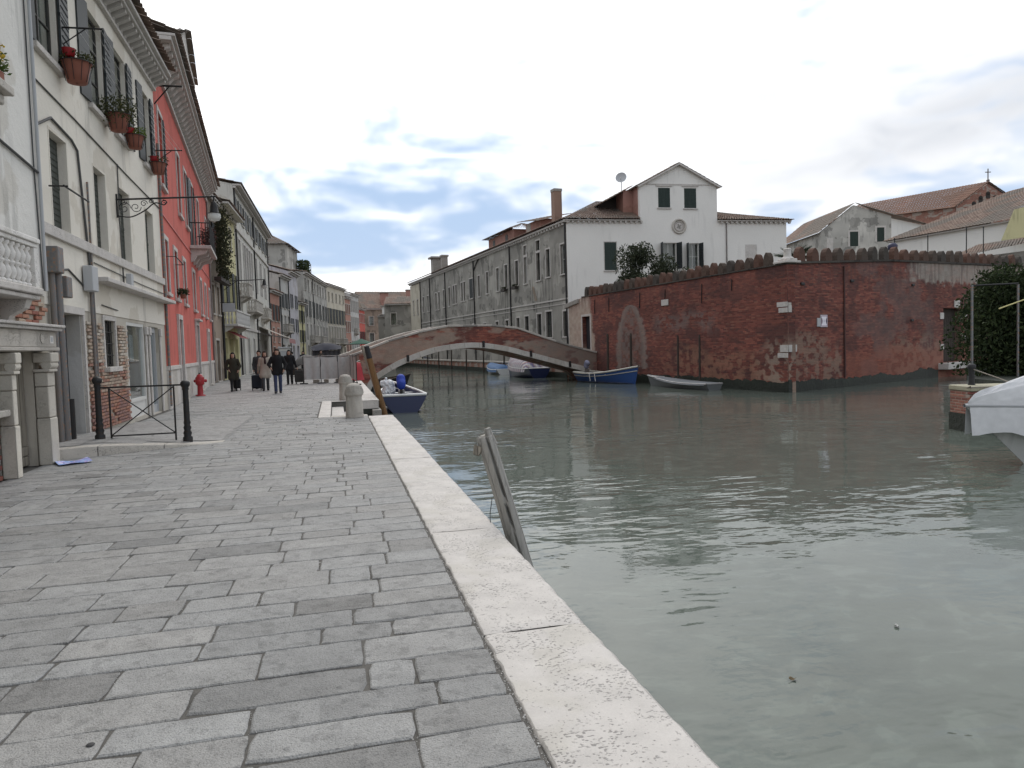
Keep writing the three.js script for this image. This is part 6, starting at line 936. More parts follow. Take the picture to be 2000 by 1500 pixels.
// temporary fence hung with grey sheet
{
  const f = thing('sheeted_fence', 'temporary fence hung with pale grey sheet across the quay', 'fence', null, [-1.58, 0, -39.2]);
  const P = [[0, 0], [0.85, 0.05], [1.7, 0.12], [2.35, 0.25], [2.45, -1.6], [2.55, -3.4]];
  P.forEach(p => { new G().bar([p[0], 0, -p[1] + 0.05], [p[0], 1.42, -p[1] + 0.05], 0.025, 6).rbox(p[0] - 0.2, p[0] + 0.2, 0, 0.06, -p[1] - 0.05, -p[1] + 0.15, 0.01).build('post', M.iron, f); });
  const sh = mat(0.52, 0.51, 0.49, { map: tFab, rough: 0.9 });
  for (let i = 0; i + 1 < P.length; i++) put('sheet', gridGeo(28, 14, (u, v) => { const x = lerp(P[i][0], P[i + 1][0], u), z = -lerp(P[i][1], P[i + 1][1], u), w = 0.035 * Math.sin(u * 11 + i * 2) * (1 - v * 0.6) + 0.05 * (fbm(u * 3 + i * 5, v * 3, 3, 77) - 0.5); const nx = i > 2 ? 1 : 0, nz = i > 2 ? 0 : 1; return [x + w * nx, 0.22 + 1.16 * v - 0.05 * Math.sin(u * Math.PI) * v, z + 0.06 + w * nz]; }), sh, f);
  new G().path(P.map(p => [p[0], 1.40, -p[1] + 0.05]), 0.018).build('top_rail', M.steel, f);
  for (const [x, s] of [[0.6, 0.16], [1.1, 0.12], [1.75, 0.18]]) new G().rbox(x - s, x + s, 0.002, 0.2, -0.6, -0.25, 0.03).build('ballast_block', M.istriaDark, f);
  const t = thing('red_tarpaulin', 'red tarpaulin over stacked goods at the foot of the bridge', 'tarpaulin', null, [1.02, 0, -42.4]);
  put('sheet', gridGeo(20, 20, (u, v) => { const x = (u - 0.5) * 1.0, z = (v - 0.5) * 3.2, e = Math.min(u, 1 - u, v, 1 - v); return [x, 0.95 * smooth(0, 0.16, e) + 0.12 * (fbm(u * 5, v * 5, 3, 3) - 0.5) + 0.02, z]; }), mat(0.42, 0.03, 0.04, { map: tFab, rough: 0.7 }), t); put('band', gridGeo(16, 6, (u, v) => [(u - 0.5) * 1.04, 1.0 * smooth(0, 0.16, Math.min(u, 1 - u)) + 0.05 + 0.05 * Math.sin(u * 9), 0.25 + 0.6 * v]), M.frameW, t);
}
// market stalls down the street
{
  const s1 = thing('market_stall', 'market stall under a dark navy cover beyond the fence', 'market stall', null, [-0.6, 0, -58]);
  put('cover', gridGeo(20, 14, (u, v) => [(u - 0.5) * 2.2, 1.75 + 0.55 * Math.sin(v * Math.PI) * (0.5 + 0.5 * Math.sin(u * 3.1)) + 0.12 * (fbm(u * 6, v * 6, 3, 5) - 0.5), (v - 0.5) * 2.6]), mat(0.02, 0.022, 0.04, { map: tFab }), s1); for (const x of [-1.0, 1.0]) for (const z of [-1.2, 1.2]) new G().bar([x, 0, z], [x, 1.85, z], 0.03).build('post', M.steel, s1); new G().rbox(-1.0, 1.0, 0.75, 0.85, -1.1, 1.1, 0.02).build('table', M.woodDark, s1); put('drape', gridGeo(24, 4, (u, v) => [(u - 0.5) * 2.1, 0.02 + v * 1.7, 1.12 + 0.05 * Math.sin(u * 40)]), mat(0.07, 0.07, 0.075, { map: tFab }), s1);
  const s2 = thing('market_stall', 'market stall under a grey brown sheet nearer the houses', 'market stall', null, [-1.9, 0, -53]);
  put('cover', gridGeo(18, 12, (u, v) => [(u - 0.5) * 1.9, 0.3 + 1.15 * Math.pow(Math.sin(Math.PI * clamp(u, 0.02, 0.98)), 0.4) * Math.pow(Math.sin(Math.PI * clamp(v, 0.02, 0.98)), 0.3) + 0.08 * (fbm(u * 6, v * 6, 3, 9) - 0.5), (v - 0.5) * 2.0]), mat(0.11, 0.105, 0.10, { map: tFab }), s2); new G().rbox(-0.9, 0.9, 0.1, 0.5, -0.9, 0.9, 0.03).build('cart_bed', M.woodDark, s2); for (const x of [-0.6, 0.6]) for (const z of [-0.7, 0.7]) new G().add(new THREE.CylinderGeometry(0.13, 0.13, 0.06, 14), x, 0.13, z, 0, 0, Math.PI / 2).build('wheel', M.tar, s2);
  const k = thing('white_kiosk', 'narrow white kiosk with sloping top beside the awning', 'kiosk', null, [-3.9, 0, -62]); new G().rbox(-0.4, 0.4, 0, 2.0, -0.4, 0.4, 0.03).build('body', M.frameW, k); new G().rbox(-0.5, 0.5, 2.0, 2.1, -0.5, 0.5, 0.03).build('top', M.boxGrey, k); new G().rbox(-0.3, 0.3, 1.0, 1.8, 0.4, 0.42, 0.01).build('hatch', M.boxGrey, k);
  const um = thing('green_parasol', 'folded dark green parasol standing by the far quay', 'parasol', null, [3.2, 0, -92]); new G().bar([0, 0, 0], [0, 3.2, 0], 0.04).build('pole', M.woodDark, um); new G().lathe([[0.04, 3.1], [1.5, 2.5], [1.55, 2.42], [0.1, 2.8]], 8).build('canopy', mat(0.02, 0.09, 0.06, { map: tFab }), um); new G().rbox(-0.3, 0.3, 0, 0.08, -0.3, 0.3, 0.02).build('base', M.istriaDark, um);
}
// ---------- people ----------
const skin = mat(0.42, 0.26, 0.19, { rough: 0.6 }), cloth = (r, g, b) => mat(r, g, b, { map: tFab, rough: 0.95 });
function person(label, pos, turn, o) {
  const p = thing('person', label, 'person', null, pos, turn), k = (o.h ?? 1.7) / 1.7, cell = o.cell ?? 0.014, S = v => v.map(q => q * k);
  const st = o.stride ?? 0.16, hip = [[-0.085, 0.9, 0], [0.085, 0.9, 0]], kn = [[-0.09, 0.49, st * 0.75], [0.09, 0.49, -st * 0.15]], an = [[-0.085, 0.09, st], [0.085, 0.10, -st * 1.15]];
  const sh = [[-0.185, 1.39, 0], [0.185, 1.39, 0]], el = o.elbows ?? [[-0.25, 1.12, -0.04], [0.25, 1.12, -0.02]], wr = o.wrists ?? [[-0.24, 0.88, 0.06], [0.24, 0.88, 0.08]];
  const B = (a, b, ra, rb, sq) => [S(a), S(b), ra * k, rb * k, sq];
  // body: head, neck, torso, limbs in one surface, with five-fingered hands
  const hd = o.head ?? [0, 0], body = [B([0, 1.575, 0.01], [0, 1.635, 0.0], 0.072, 0.088), B([0, 1.535, 0.035], [0, 1.56, 0.03], 0.05, 0.06), B([0, 1.58, 0.09], [0, 1.60, 0.085], 0.014, 0.01), B([-0.082, 1.59, 0], [-0.084, 1.61, 0], 0.014, 0.016), B([0.082, 1.59, 0], [0.084, 1.61, 0], 0.014, 0.016), B([0, 1.40, -0.01], [0, 1.53, 0], 0.058, 0.052), B([0, 1.0, 0], [0, 1.34, 0], 0.12, 0.14, 1.3)];
  for (const q of [0, 1]) { body.push(B(sh[q], el[q], 0.045, 0.038), B(el[q], wr[q], 0.038, 0.026), B(hip[q], kn[q], 0.075, 0.052), B(kn[q], an[q], 0.05, 0.036)); }
  const bg = new G().add(sdfGeo(body, cell, 0.03 * k));
  for (const q of [0, 1]) {
    const d = V3(...wr[q]).sub(V3(...el[q])).normalize(), w = V3(...wr[q]), pm = w.clone().addScaledVector(d, 0.075), side = V3(0, 0, 1).addScaledVector(d, -d.z).normalize();
    const hb = [B(w.toArray(), pm.toArray(), 0.026, 0.034)];
    bg.add(sdfGeo(hb, 0.008, 0.01));
    for (let f = 0; f < 4; f++) { const a = pm.clone().addScaledVector(side, (f - 1.5) * 0.018).addScaledVector(d, 0.018), m = a.clone().addScaledVector(d, [0.04, 0.046, 0.043, 0.034][f]), c = m.clone().addScaledVector(d, 0.02).add(V3(q ? -0.022 : 0.022, 0, 0)); bg.bar(S(a.toArray()), S(m.toArray()), 0.0095 * k, 6, 0.009 * k); bg.bar(S(m.toArray()), S(c.toArray()), 0.009 * k, 6, 0.007 * k); }
    const t0 = w.clone().addScaledVector(d, 0.03).addScaledVector(side, 0.024), t1 = t0.clone().addScaledVector(side, 0.028).addScaledVector(d, 0.025), t2 = t1.clone().addScaledVector(d, 0.028); bg.bar(S(t0.toArray()), S(t1.toArray()), 0.011 * k, 6).bar(S(t1.toArray()), S(t2.toArray()), 0.01 * k, 6, 0.008 * k);
  }
  bg.build('body', skin, p);
  const face = new G(); for (const x of [-0.03, 0.03]) face.add(new THREE.SphereGeometry(0.011 * k, 8, 6), x * k, 1.605 * k, 0.079 * k); face.add(new THREE.BoxGeometry(0.04 * k, 0.008 * k, 0.01 * k), 0, 1.545 * k, 0.087 * k); face.build('face_features', M.shutterBrown, p);
  // clothing
  const c = o.coat, len = o.len ?? 0.75, coat = [B([0, 1.05, 0], [0, 1.33, 0], 0.155 + (o.fat ?? 0), 0.17 + (o.fat ?? 0), 1.25), B([-0.12, 1.37, 0], [0.12, 1.37, 0], 0.09, 0.09), B([0, 1.45, -0.01], [0, 1.47, -0.01], 0.085, 0.075)];
  coat.push(B([-0.05, 1.05, 0], [-0.075, len, st * 0.25], 0.15, 0.14 + (o.flare ?? 0), 1.2), B([0.05, 1.05, 0], [0.075, len, -st * 0.2], 0.15, 0.14 + (o.flare ?? 0), 1.2));
  for (const q of [0, 1]) { const cu = wr[q].map((v, i) => lerp(el[q][i], v, 0.93)); coat.push(B(sh[q], el[q], 0.082, 0.068), B(el[q], cu, 0.068, 0.05)); }
  put('coat', sdfGeo(coat, cell, 0.035 * k, (x, y, z) => y < (len - 0.13) * k ? ((len - 0.13) * k - y) * 2 : 0.006 * (fbm(x * 14 + 50, y * 11 + z * 9 + 50, 2, 7) - 0.5)), cloth(...c), p);
  const tr = []; for (const q of [0, 1]) tr.push(B(hip[q], kn[q], 0.092, 0.068), B(kn[q], an[q], 0.066, o.boots ? 0.05 : 0.062)); put('trousers', sdfGeo(tr, cell, 0.02 * k), cloth(...o.legs), p);
  const so = []; for (const q of [0, 1]) so.push(B([an[q][0], 0.05, an[q][2] - 0.02], [an[q][0] * 1.2, 0.042, an[q][2] + 0.17], 0.05, 0.04), B(an[q], [an[q][0], 0.05, an[q][2]], 0.05, 0.05)); put('shoes', sdfGeo(so, 0.012, 0.02 * k, (x, y) => y < 0.004 ? 0.02 : 0), cloth(...(o.shoe ?? [0.02, 0.02, 0.02])), p);
  const hr = [B([0, 1.64, -0.02], [0, 1.67, -0.015], 0.10, 0.094)]; if (o.hair === 'long') hr.push(B([-0.075, 1.62, -0.02], [-0.10, 1.36, 0.02], 0.045, 0.04), B([0.075, 1.62, -0.02], [0.10, 1.36, 0.02], 0.045, 0.04), B([0, 1.6, -0.06], [0, 1.32, -0.1], 0.07, 0.06)); if (o.hair === 'hood') hr.push(B([-0.10, 1.45, 0.0], [-0.095, 1.6, 0.0], 0.06, 0.045), B([0.10, 1.45, 0], [0.095, 1.6, 0], 0.06, 0.045), B([0, 1.48, -0.06], [0, 1.65, -0.04], 0.09, 0.085));
  put(o.hair === 'hood' ? 'hood' : 'hair', sdfGeo(hr, 0.012, 0.03 * k, (x, y, z) => (z > 0.055 * k && y < 1.66 * k && Math.abs(x) < 0.075 * k) ? 0.06 : 0.008 * (fbm(x * 60 + 9, y * 20, 2, 3) - 0.5)), cloth(...(o.hairC ?? [0.015, 0.012, 0.010])), p);
  if (o.scarf) put('scarf', sdfGeo([B([-0.07, 1.46, 0.03], [0.07, 1.46, 0.03], 0.06, 0.06), B([0, 1.46, 0.08], [0.02, 1.22, 0.15], 0.055, 0.05)], 0.012, 0.03), cloth(...o.scarf), p);
  return p;
}
function trolley(label, pos, turn, col, k = 1) {
  const t = thing('wheeled_bag', label, 'suitcase', null, pos, turn), m = cloth(...col);
  new G().rbox(-0.2 * k, 0.2 * k, 0.10, 0.66 * k, -0.13, 0.13, 0.05).build('case', m, t); new G().rbox(-0.15 * k, 0.15 * k, 0.16, 0.5 * k, 0.13, 0.16, 0.012).build('pocket', m, t);
  for (const x of [-0.17, 0.17]) new G().add(new THREE.CylinderGeometry(0.06, 0.06, 0.035, 16), x * k, 0.06, -0.08, 0, 0, Math.PI / 2).build('wheel', M.tar, t);
  for (const x of [-0.1, 0.1]) new G().bar([x, 0.62 * k, -0.1], [x, 0.98, -0.1], 0.008).build('handle_bar', M.steel, t); new G().bar([-0.1, 0.98, -0.1], [0.1, 0.98, -0.1], 0.014).build('grip', M.tar, t);
}
person('woman with long dark hair in a long olive coat walking beside the houses', [-4.37, 0, -34.5], 0.1, { coat: [0.035, 0.033, 0.022], legs: [0.012, 0.012, 0.013], hair: 'long', len: 0.62, flare: 0.02, h: 1.66, elbows: [[-0.30, 1.14, -0.05], [0.28, 1.12, -0.03]], wrists: [[-0.2, 0.98, 0.1], [0.22, 0.95, 0.12]], boots: true });
trolley('dark shopping trolley pulled behind the woman in the olive coat', [-4.30, 0, -35.0], 0.1, [0.02, 0.02, 0.02], 0.8);
person('person in a pale beige coat with dark scarf pulling a wheeled case', [-2.97, 0, -33.8], 0.05, { coat: [0.40, 0.355, 0.30], legs: [0.05, 0.055, 0.06], hair: 'long', hairC: [0.03, 0.02, 0.015], len: 0.68, flare: 0.04, fat: 0.02, h: 1.68, scarf: [0.04, 0.02, 0.02], wrists: [[-0.30, 0.9, -0.16], [0.24, 1.08, 0.16]] });
trolley('dark navy wheeled case beside the person in the beige coat', [-3.38, 0, -34.15], 0.15, [0.018, 0.024, 0.035], 1.05);
person('person in a dark grey jacket half hidden behind the beige coat', [-3.42, 0, -36.0], -0.1, { coat: [0.05, 0.055, 0.06], legs: [0.03, 0.03, 0.035], len: 0.8, h: 1.72 });
person('person in a thick black hooded parka and blue jeans walking on the quay', [-2.27, 0, -31.2], 0.05, { coat: [0.008, 0.008, 0.010], legs: [0.045, 0.06, 0.12], shoe: [0.05, 0.05, 0.055], hair: 'hood', hairC: [0.03, 0.02, 0.014], len: 0.82, fat: 0.035, flare: 0.01, h: 1.74, elbows: [[-0.32, 1.15, 0.02], [0.31, 1.13, -0.03]], wrists: [[-0.25, 1.02, 0.2], [0.25, 0.93, 0.12]], stride: 0.12 });
person('person in black coat and black leggings behind the hooded parka', [-2.28, 0, -39.5], 0, { coat: [0.010, 0.010, 0.012], legs: [0.012, 0.012, 0.014], hair: 'long', len: 0.8, h: 1.72, wrists: [[-0.24, 0.88, 0.06], [0.34, 0.86, -0.06]] });
trolley('grey backpack trolley beside the person in black leggings', [-1.82, 0, -39.6], -0.2, [0.05, 0.052, 0.05], 1.1);
{
  const far = [['distant passer-by in a black coat near the white kiosk', -3.1, -57, [0.012, 0.012, 0.014]], ['distant passer-by in a dark blue jacket by the grey brown stall', -2.4, -60, [0.015, 0.02, 0.035]], ['distant passer-by in a brown coat behind the fence', -1.0, -56.5, [0.06, 0.045, 0.035]], ['distant passer-by in grey beside the navy stall', -1.6, -65, [0.08, 0.08, 0.08]], ['distant passer-by in a maroon coat under the awning', -4.6, -66, [0.08, 0.015, 0.018]], ['distant passer-by in a teal grey coat far down the quay', -0.4, -75, [0.04, 0.06, 0.06]]];
  far.forEach(([l, x, z, c], i) => person(l, [x, 0, z], i * 0.9 - 1, { coat: c, legs: [0.02, 0.02, 0.025], hair: i % 2 ? 'long' : 'short', cell: 0.022, h: 1.66 + 0.03 * (i % 4), len: 0.74 }));
}
// ---------- mooring posts ----------
function postGeo(a, b, r0, r1, seed, bend = 0, split = 0) {
  const A = V3(...a), D = V3(...b).sub(A), L = D.length(), d = D.clone().normalize(), s = V3(1, 0, 0).addScaledVector(d, -d.x).normalize(), t = d.clone().cross(s), n = Math.max(8, Math.round(L / 0.06));
  return new G().add(gridGeo(split ? 60 : 18, n + 2, (u, v0) => { const v = Math.min(1, v0 * (n + 2) / (n + 1)), cap = v0 >= 1, an = u * Math.PI * 2, rr = (cap ? 0.02 : 1) * lerp(r0, r1, v) * (1 + 0.16 * (fbm(Math.cos(an) * 1.2 + seed, v * L * 0.9 + Math.sin(an) * 1.6, 4, seed) - 0.5)) * (split ? 1 - 0.45 * Math.exp(-Math.pow((an - 4.65 - 0.10 * Math.sin(v * 9)) / 0.05, 2)) : 1), w = bend * Math.sin(v * Math.PI); const p = A.clone().addScaledVector(D, v).addScaledVector(s, Math.cos(an) * rr + w).addScaledVector(t, Math.sin(an) * rr); return [p.x, p.y, p.z]; })).geo();
}
{
  const p = thing('mooring_post', 'split grey wooden mooring post leaning beside the kerb', 'mooring post', null, [1.79, -1.28, -6.75]);
  put('pole', postGeo([0.06, 0, 0], [-0.485, 2.07, 0.15], 0.094, 0.08, 11, 0.015, 1), M.woodPale, p); put('splinter', postGeo([-0.42, 1.98, 0.15], [-0.465, 2.14, 0.15], 0.05, 0.03, 12), M.woodPale, p);
  put('knot', postGeo([-0.54, 1.98, 0.15], [-0.575, 1.90, 0.15], 0.05, 0.03, 13), M.wood, p);
  new G().tube([[-0.44, 1.5, 0.16], [-0.47, 1.3, 0.19], [-0.42, 1.12, 0.21], [-0.33, 1.0, 0.18]], 0.004, 20, 4).build('wire', M.cable, p);
  const q = thing('mooring_post', 'brown mooring post with black tarred top by the landing', 'mooring post', null, [1.74, -1.2, -26.4]); put('pole', postGeo([0, 0, 0], [-0.58, 2.55, 0.3], 0.12, 0.10, 31), M.woodBrown, q); put('tarred_top', postGeo([-0.575, 2.545, 0.3], [-0.66, 2.97, 0.34], 0.105, 0.085, 32), M.tar, q);
  const g = thing('mooring_post', 'weathered grey mooring post next to the brown tarred one', 'mooring post', null, [1.82, -1.2, -28]); put('pole', postGeo([0, 0, 0], [-0.80, 2.92, 0.4], 0.10, 0.075, 33), M.wood, g); put('cap', postGeo([-0.80, 2.92, 0.4], [-0.82, 3.0, 0.41], 0.078, 0.05, 34), M.wood, g);
  [['thick brown pole in the water before the blocked arch, closer to the bridge', 17.15, -45.1, 2.25, 0.09], ['brown pole in the water before the blocked arch, beside the blue boat bow', 17.58, -42.3, 2.2, 0.085], ['thin pole behind the grey covered skiff', 18.2, -37.2, 1.95, 0.06], ['reddish pole by the stern of the grey covered skiff', 18.5, -35.3, 1.92, 0.06]].forEach(([l, x, z, y, r], i) => { const m = thing('mooring_pole', l, 'mooring post', 'poles along the brick wall', [x, -1.3, z]); put('pole', postGeo([0, 0, 0], [0.03, y + 1.3 - 0.12, 0.02], r, r * 0.85, 50 + i), M.woodDark, m); put('top', postGeo([0.03, y + 1.18, 0.02], [0.03, y + 1.3, 0.02], r * 0.86, r * 0.5, 60 + i), M.woodDark, m); });
  for (let k = 0; k < 7; k++) { const z = -58 - k * 6.5, x = 16.35 - (-54 - z) * -0.0 - ((-z - 54) / 60) * 5.3 - 0.75; const m = thing('quay_pole', 'dark slim pole standing against the far quay beyond the bridge', 'mooring post', 'poles along the far quay', [x, -1.3, z]); put('pole', postGeo([0, 0, 0], [0.05, 2.6, 0], 0.09, 0.07, 70 + k), M.woodDark, m); put('top', postGeo([0.05, 2.6, 0], [0.05, 2.72, 0], 0.07, 0.05, 80 + k), M.woodDark, m); }
}
// ---------- boats: local x forward, y up from the waterline, z across ----------
function boatHull(t, o) {
  const { L, W } = o, wl = u => (W / 2) * (o.stern ?? 0.85) * (1 - Math.pow(u, o.p ?? 2.6)) * (1 + (1 / (o.stern ?? 0.85) - 1) * Math.sin(Math.min(1, u * 1.6) * Math.PI / 2) ) + 0.012, sheer = u => lerp(o.f0, o.f1, Math.pow(u, 1.8)) - (o.sag ?? 0.05) * Math.sin(u * Math.PI), X = (u, y) => L * u + (o.rake ?? 0.35) * Math.pow(u, 5) * (y / o.f1);
  const P = (u, v, k = 1, lift = 0) => { const s = Math.abs(v), y = lerp(-0.22 + 0.1 * u * u, sheer(u), Math.pow(s, 1.25)) + lift, z = Math.sign(v) * wl(u) * Math.pow(s, 0.55) * k; return [X(u, Math.max(y, 0)), y, z]; };
  const hull = put('hull', gridGeo(64, 40, (u, v) => P(u, v * 2 - 1)), o.hull, t);
  const q = new G(); { const n = 14, pts = []; for (let i = 0; i <= n; i++) { const p = P(0, i / n * 2 - 1); pts.push([p[2], p[1]]); } q.extr(pts, 0.05, 0, 0, 0, 0, -Math.PI / 2 + Math.PI, 0); } q.build('transom', o.hull, t);
  const gw = new G(); for (const s of [-1, 1]) gw.add(new THREE.TubeGeometry(new THREE.CatmullRomCurve3(Array.from({ length: 20 }, (_, i) => { const p = P(i / 19, s); return V3(p[0], p[1] + 0.01, p[2]); })), 40, o.gr ?? 0.045, 6)); { const a = P(0, -1), b = P(0, 1); gw.bar([a[0] + 0.02, a[1] + 0.01, a[2]], [b[0] + 0.02, b[1] + 0.01, b[2]], (o.gr ?? 0.045) * 0.98, 8); } gw.build('gunwale', o.trim, t);
  if (o.strake) { const g = new G(); for (const s of [-1, 1]) g.add(new THREE.TubeGeometry(new THREE.CatmullRomCurve3(Array.from({ length: 20 }, (_, i) => { const p = P(i / 19, s * 0.82); return V3(p[0], p[1], p[2] * 1.01); })), 40, 0.03, 5)); g.build('rubbing_strake', o.trim, hull); }
  if (!o.cover) { put('floor', gridGeo(20, 6, (u, v) => { const w = wl(u * 0.96) * 0.75; return [L * u * 0.96 + 0.05, 0.04, (v - 0.5) * 2 * w]; }), o.inside ?? M.wood, t); put('inner_hull', gridGeo(30, 12, (u, v) => { const p = P(u * 0.985 + 0.008, (v * 2 - 1) * 0.97, 0.955, 0.012); return p; }), o.inside ?? M.wood, t); for (const u of o.thwarts ?? [0.3, 0.6]) { const w = wl(u) * 0.93; new G().rbox(L * u - 0.13, L * u + 0.13, sheer(u) - 0.16, sheer(u) - 0.12, -w, w, 0.01).build('thwart', o.trim, t); } }
  else { const c = o.cover; const cg = gridGeo(c.nu ?? 40, c.nv ?? 24, (u, v) => { const uu = c.u0 + (c.u1 - c.u0) * u, s = v * 2 - 1, w = wl(uu) * 1.04 + 0.02, e = Math.min(1, Math.min(u, 1 - u) * 6), hgt = c.h * Math.pow(1 - Math.pow(Math.abs(s), c.pw ?? 2), 0.75) * Math.sqrt(e) * (c.shape ? c.shape(u) : 1); const wr = (c.wr ?? 0.04) * (fbm(u * 9 + (c.seed ?? 1), s * 3 + 9, 4, 5) - 0.5 + 0.5 * Math.abs(fbm(u * 14 + s * 5 + (c.seed ?? 1), s * 4 - u * 6 + 30, 3, 6) - 0.5)) * (1 - Math.pow(Math.abs(s), 6)), drop = Math.abs(s) > 0.9 ? (Math.abs(s) - 0.9) * (c.skirt ?? 1.2) : 0; return [X(uu, sheer(uu)), sheer(uu) + 0.03 + hgt + wr - drop * (1 + 0.25 * (fbm(u * 20, 3, 2, 8) - 0.5)), s * w + (drop > 0 ? Math.sign(s) * (0.02 + 0.22 * drop * Math.abs(fbm(u * 26 + (c.seed ?? 1), s * 2 + 5, 3, 9) - 0.5)) : 0)]; }); if (c.stripes) { const cnt = cg.attributes.position.count, col = new Float32Array(cnt * 3); for (let i = 0; i < cnt; i++) { const px = cg.attributes.position.getX(i), pz = cg.attributes.position.getZ(i); const q = mod(px * 1.1 + pz * 0.9, 0.5); const cc = q < 0.16 ? [0.16, 0.15, 0.26] : q < 0.25 ? [0.35, 0.2, 0.18] : [0.56, 0.53, 0.52]; col.set(cc, i * 3); } cg.setAttribute('color', new THREE.BufferAttribute(col, 3)); } put('cover', cg, c.mat, t); }
}
function outboard(label, pos, turn, cov, k = 1) { const m = thing('outboard_motor', label, 'outboard motor', null, pos, turn); put('cowl', sdfGeo([[[0, 0.42 * k, 0], [0.08, 0.66 * k, 0], 0.15 * k, 0.15 * k], [[-0.05, 0.5 * k, 0], [0.2 * k, 0.62 * k, 0], 0.14 * k, 0.12 * k]], 0.015, 0.05, (x, y, z) => 0.012 * (fbm(x * 16 + 9, y * 16 + z * 8, 3, 4) - 0.5)), cov, m); new G().rbox(-0.06, 0.06, -0.75, 0.4 * k, -0.05, 0.05, 0.02).build('leg', M.iron, m); new G().rbox(-0.02, 0.2, 0.05, 0.3, -0.12, 0.12, 0.02).build('clamp', M.steel, m); new G().bar([0.1, 0.45 * k, 0], [0.55, 0.55 * k, 0.05], 0.02).build('tiller', M.iron, m); return m; }
const navy = mat(0.012, 0.022, 0.075, { rough: 0.35 }), blueP = mat(0.025, 0.075, 0.24, { rough: 0.4 }), boatW = mat(0.62, 0.63, 0.62, { rough: 0.4 }), tarpBlue = mat(0.02, 0.06, 0.42, { map: tFab, rough: 0.6 }), paleBlueCover = mat(0.07, 0.15, 0.30, { map: tFab, rough: 0.8 }), whiteTarp = mat(0.74, 0.745, 0.76, { map: tFab, rough: 0.75 }), greyTarp = mat(0.17, 0.185, 0.205, { map: tFab, rough: 0.8 });
{
  const b1 = thing('motor_boat', 'dark blue open boat with white rim moored by the landing', 'boat', null, [2.58, WATER, -28.9], Math.PI / 2);
  boatHull(b1, { L: 5.4, W: 1.85, f0: 0.68, f1: 0.95, stern: 0.93, hull: navy, trim: boatW, gr: 0.055, inside: navy, strake: true });
  outboard('outboard motor under a bright blue cover in the dark blue boat', [2.50, -0.28, -29.35], Math.PI / 2, tarpBlue, 1.15);
  const bag = thing('plastic_bag', 'crumpled white plastic bag heaped in the dark blue boat', 'bag', null, [1.98, -0.2, -29.7]); put('bag', sdfGeo([[[0, 0.15, 0], [0.1, 0.42, 0], 0.24, 0.2], [[0.15, 0.2, 0.05], [-0.15, 0.5, 0], 0.18, 0.12]], 0.02, 0.05, (x, y, z) => 0.1 * (fbm(x * 12 + 20, y * 12 + z * 9 + 20, 3, 6) - 0.5)), mat(0.6, 0.62, 0.64, { rough: 0.35 }), bag); put('knot', sdfGeo([[[-0.02, 0.56, 0], [-0.04, 0.68, 0], 0.04, 0.05]], 0.01, 0.02), mat(0.6, 0.62, 0.64, { rough: 0.35 }), bag);
  const b2 = thing('rowing_boat', 'small dark boat with its bow showing under the quay end of the bridge', 'boat', null, [2.0, WATER, -49.5], 0.55); boatHull(b2, { L: 3.2, W: 1.4, f0: 0.5, f1: 0.75, hull: mat(0.02, 0.022, 0.035, { rough: 0.5 }), trim: M.woodDark });
  const b3 = thing('motor_boat', 'bright blue boat with cream rim moored at the end of the brick wall', 'boat', null, [16.1, WATER, -46.9], -Math.atan2(7.0, 1.45)); boatHull(b3, { L: 6.0, W: 1.8, f0: 0.62, f1: 1.05, stern: 0.85, sag: 0.12, hull: blueP, trim: mat(0.46, 0.45, 0.40, { rough: 0.6 }), strake: true, gr: 0.06, inside: M.wood });
  for (const u of [0.36, 0.46]) new G().bar([6.3 * u, 0.12, 0.86], [6.3 * u, 0.6, 0.93], 0.03).build('fender_rope', boatW, b3);
  outboard('outboard motor with white and navy striped cover on the bright blue boat', [16.18, -0.33, -46.5], -Math.atan2(7, 1.45), mat(0.22, 0.23, 0.32, { map: tFab }), 1.1);
  const b4 = thing('covered_skiff', 'low pale skiff under a flat grey cover beside the brick wall', 'boat', null, [18.15, WATER, -33.1], Math.PI / 2 + 0.10); boatHull(b4, { L: 6.2, W: 1.5, f0: 0.30, f1: 0.55, stern: 0.6, p: 2.2, hull: mat(0.15, 0.16, 0.165, { rough: 0.5 }), trim: mat(0.3, 0.3, 0.3, { rough: 0.5 }), cover: { u0: 0.02, u1: 0.86, h: 0.06, wr: 0.05, mat: greyTarp, seed: 4, skirt: 0.8 } }); new G().extr([[5.3, -0.36], [6.3, 0], [5.3, 0.36]], 0.03, 0, 0.5, 0, -Math.PI / 2).build('foredeck', boatW, b4);
  const b5 = thing('covered_boat', 'small boat under a pale blue cover seen under the bridge', 'boat', null, [14.55, WATER, -63.6], Math.PI / 2 + 0.09); boatHull(b5, { L: 5.0, W: 1.75, f0: 0.45, f1: 0.7, hull: boatW, trim: boatW, cover: { u0: 0.0, u1: 0.95, h: 0.42, mat: paleBlueCover, seed: 7, skirt: 2.5 } });
  const b6 = thing('covered_boat', 'dark blue boat under a white and violet striped cover beneath the bridge', 'boat', null, [15.05, WATER, -54.0], Math.PI / 2 + 0.12); boatHull(b6, { L: 6.6, W: 2.1, f0: 0.75, f1: 0.95, hull: navy, trim: boatW, cover: { u0: 0.1, u1: 0.97, h: 0.85, mat: M.vcol, stripes: true, wr: 0.14, seed: 9, skirt: 3 } });
  const b7 = thing('covered_boat', 'far boat with dark cover moored down the canal beyond the bridge', 'boat', null, [13.2, WATER, -101], Math.PI / 2 + 0.09); boatHull(b7, { L: 6.5, W: 2.2, f0: 0.5, f1: 0.9, hull: boatW, trim: navy, cover: { u0: 0.2, u1: 0.96, h: 0.7, mat: mat(0.03, 0.03, 0.05, { map: tFab }), wr: 0.1, seed: 3 } });
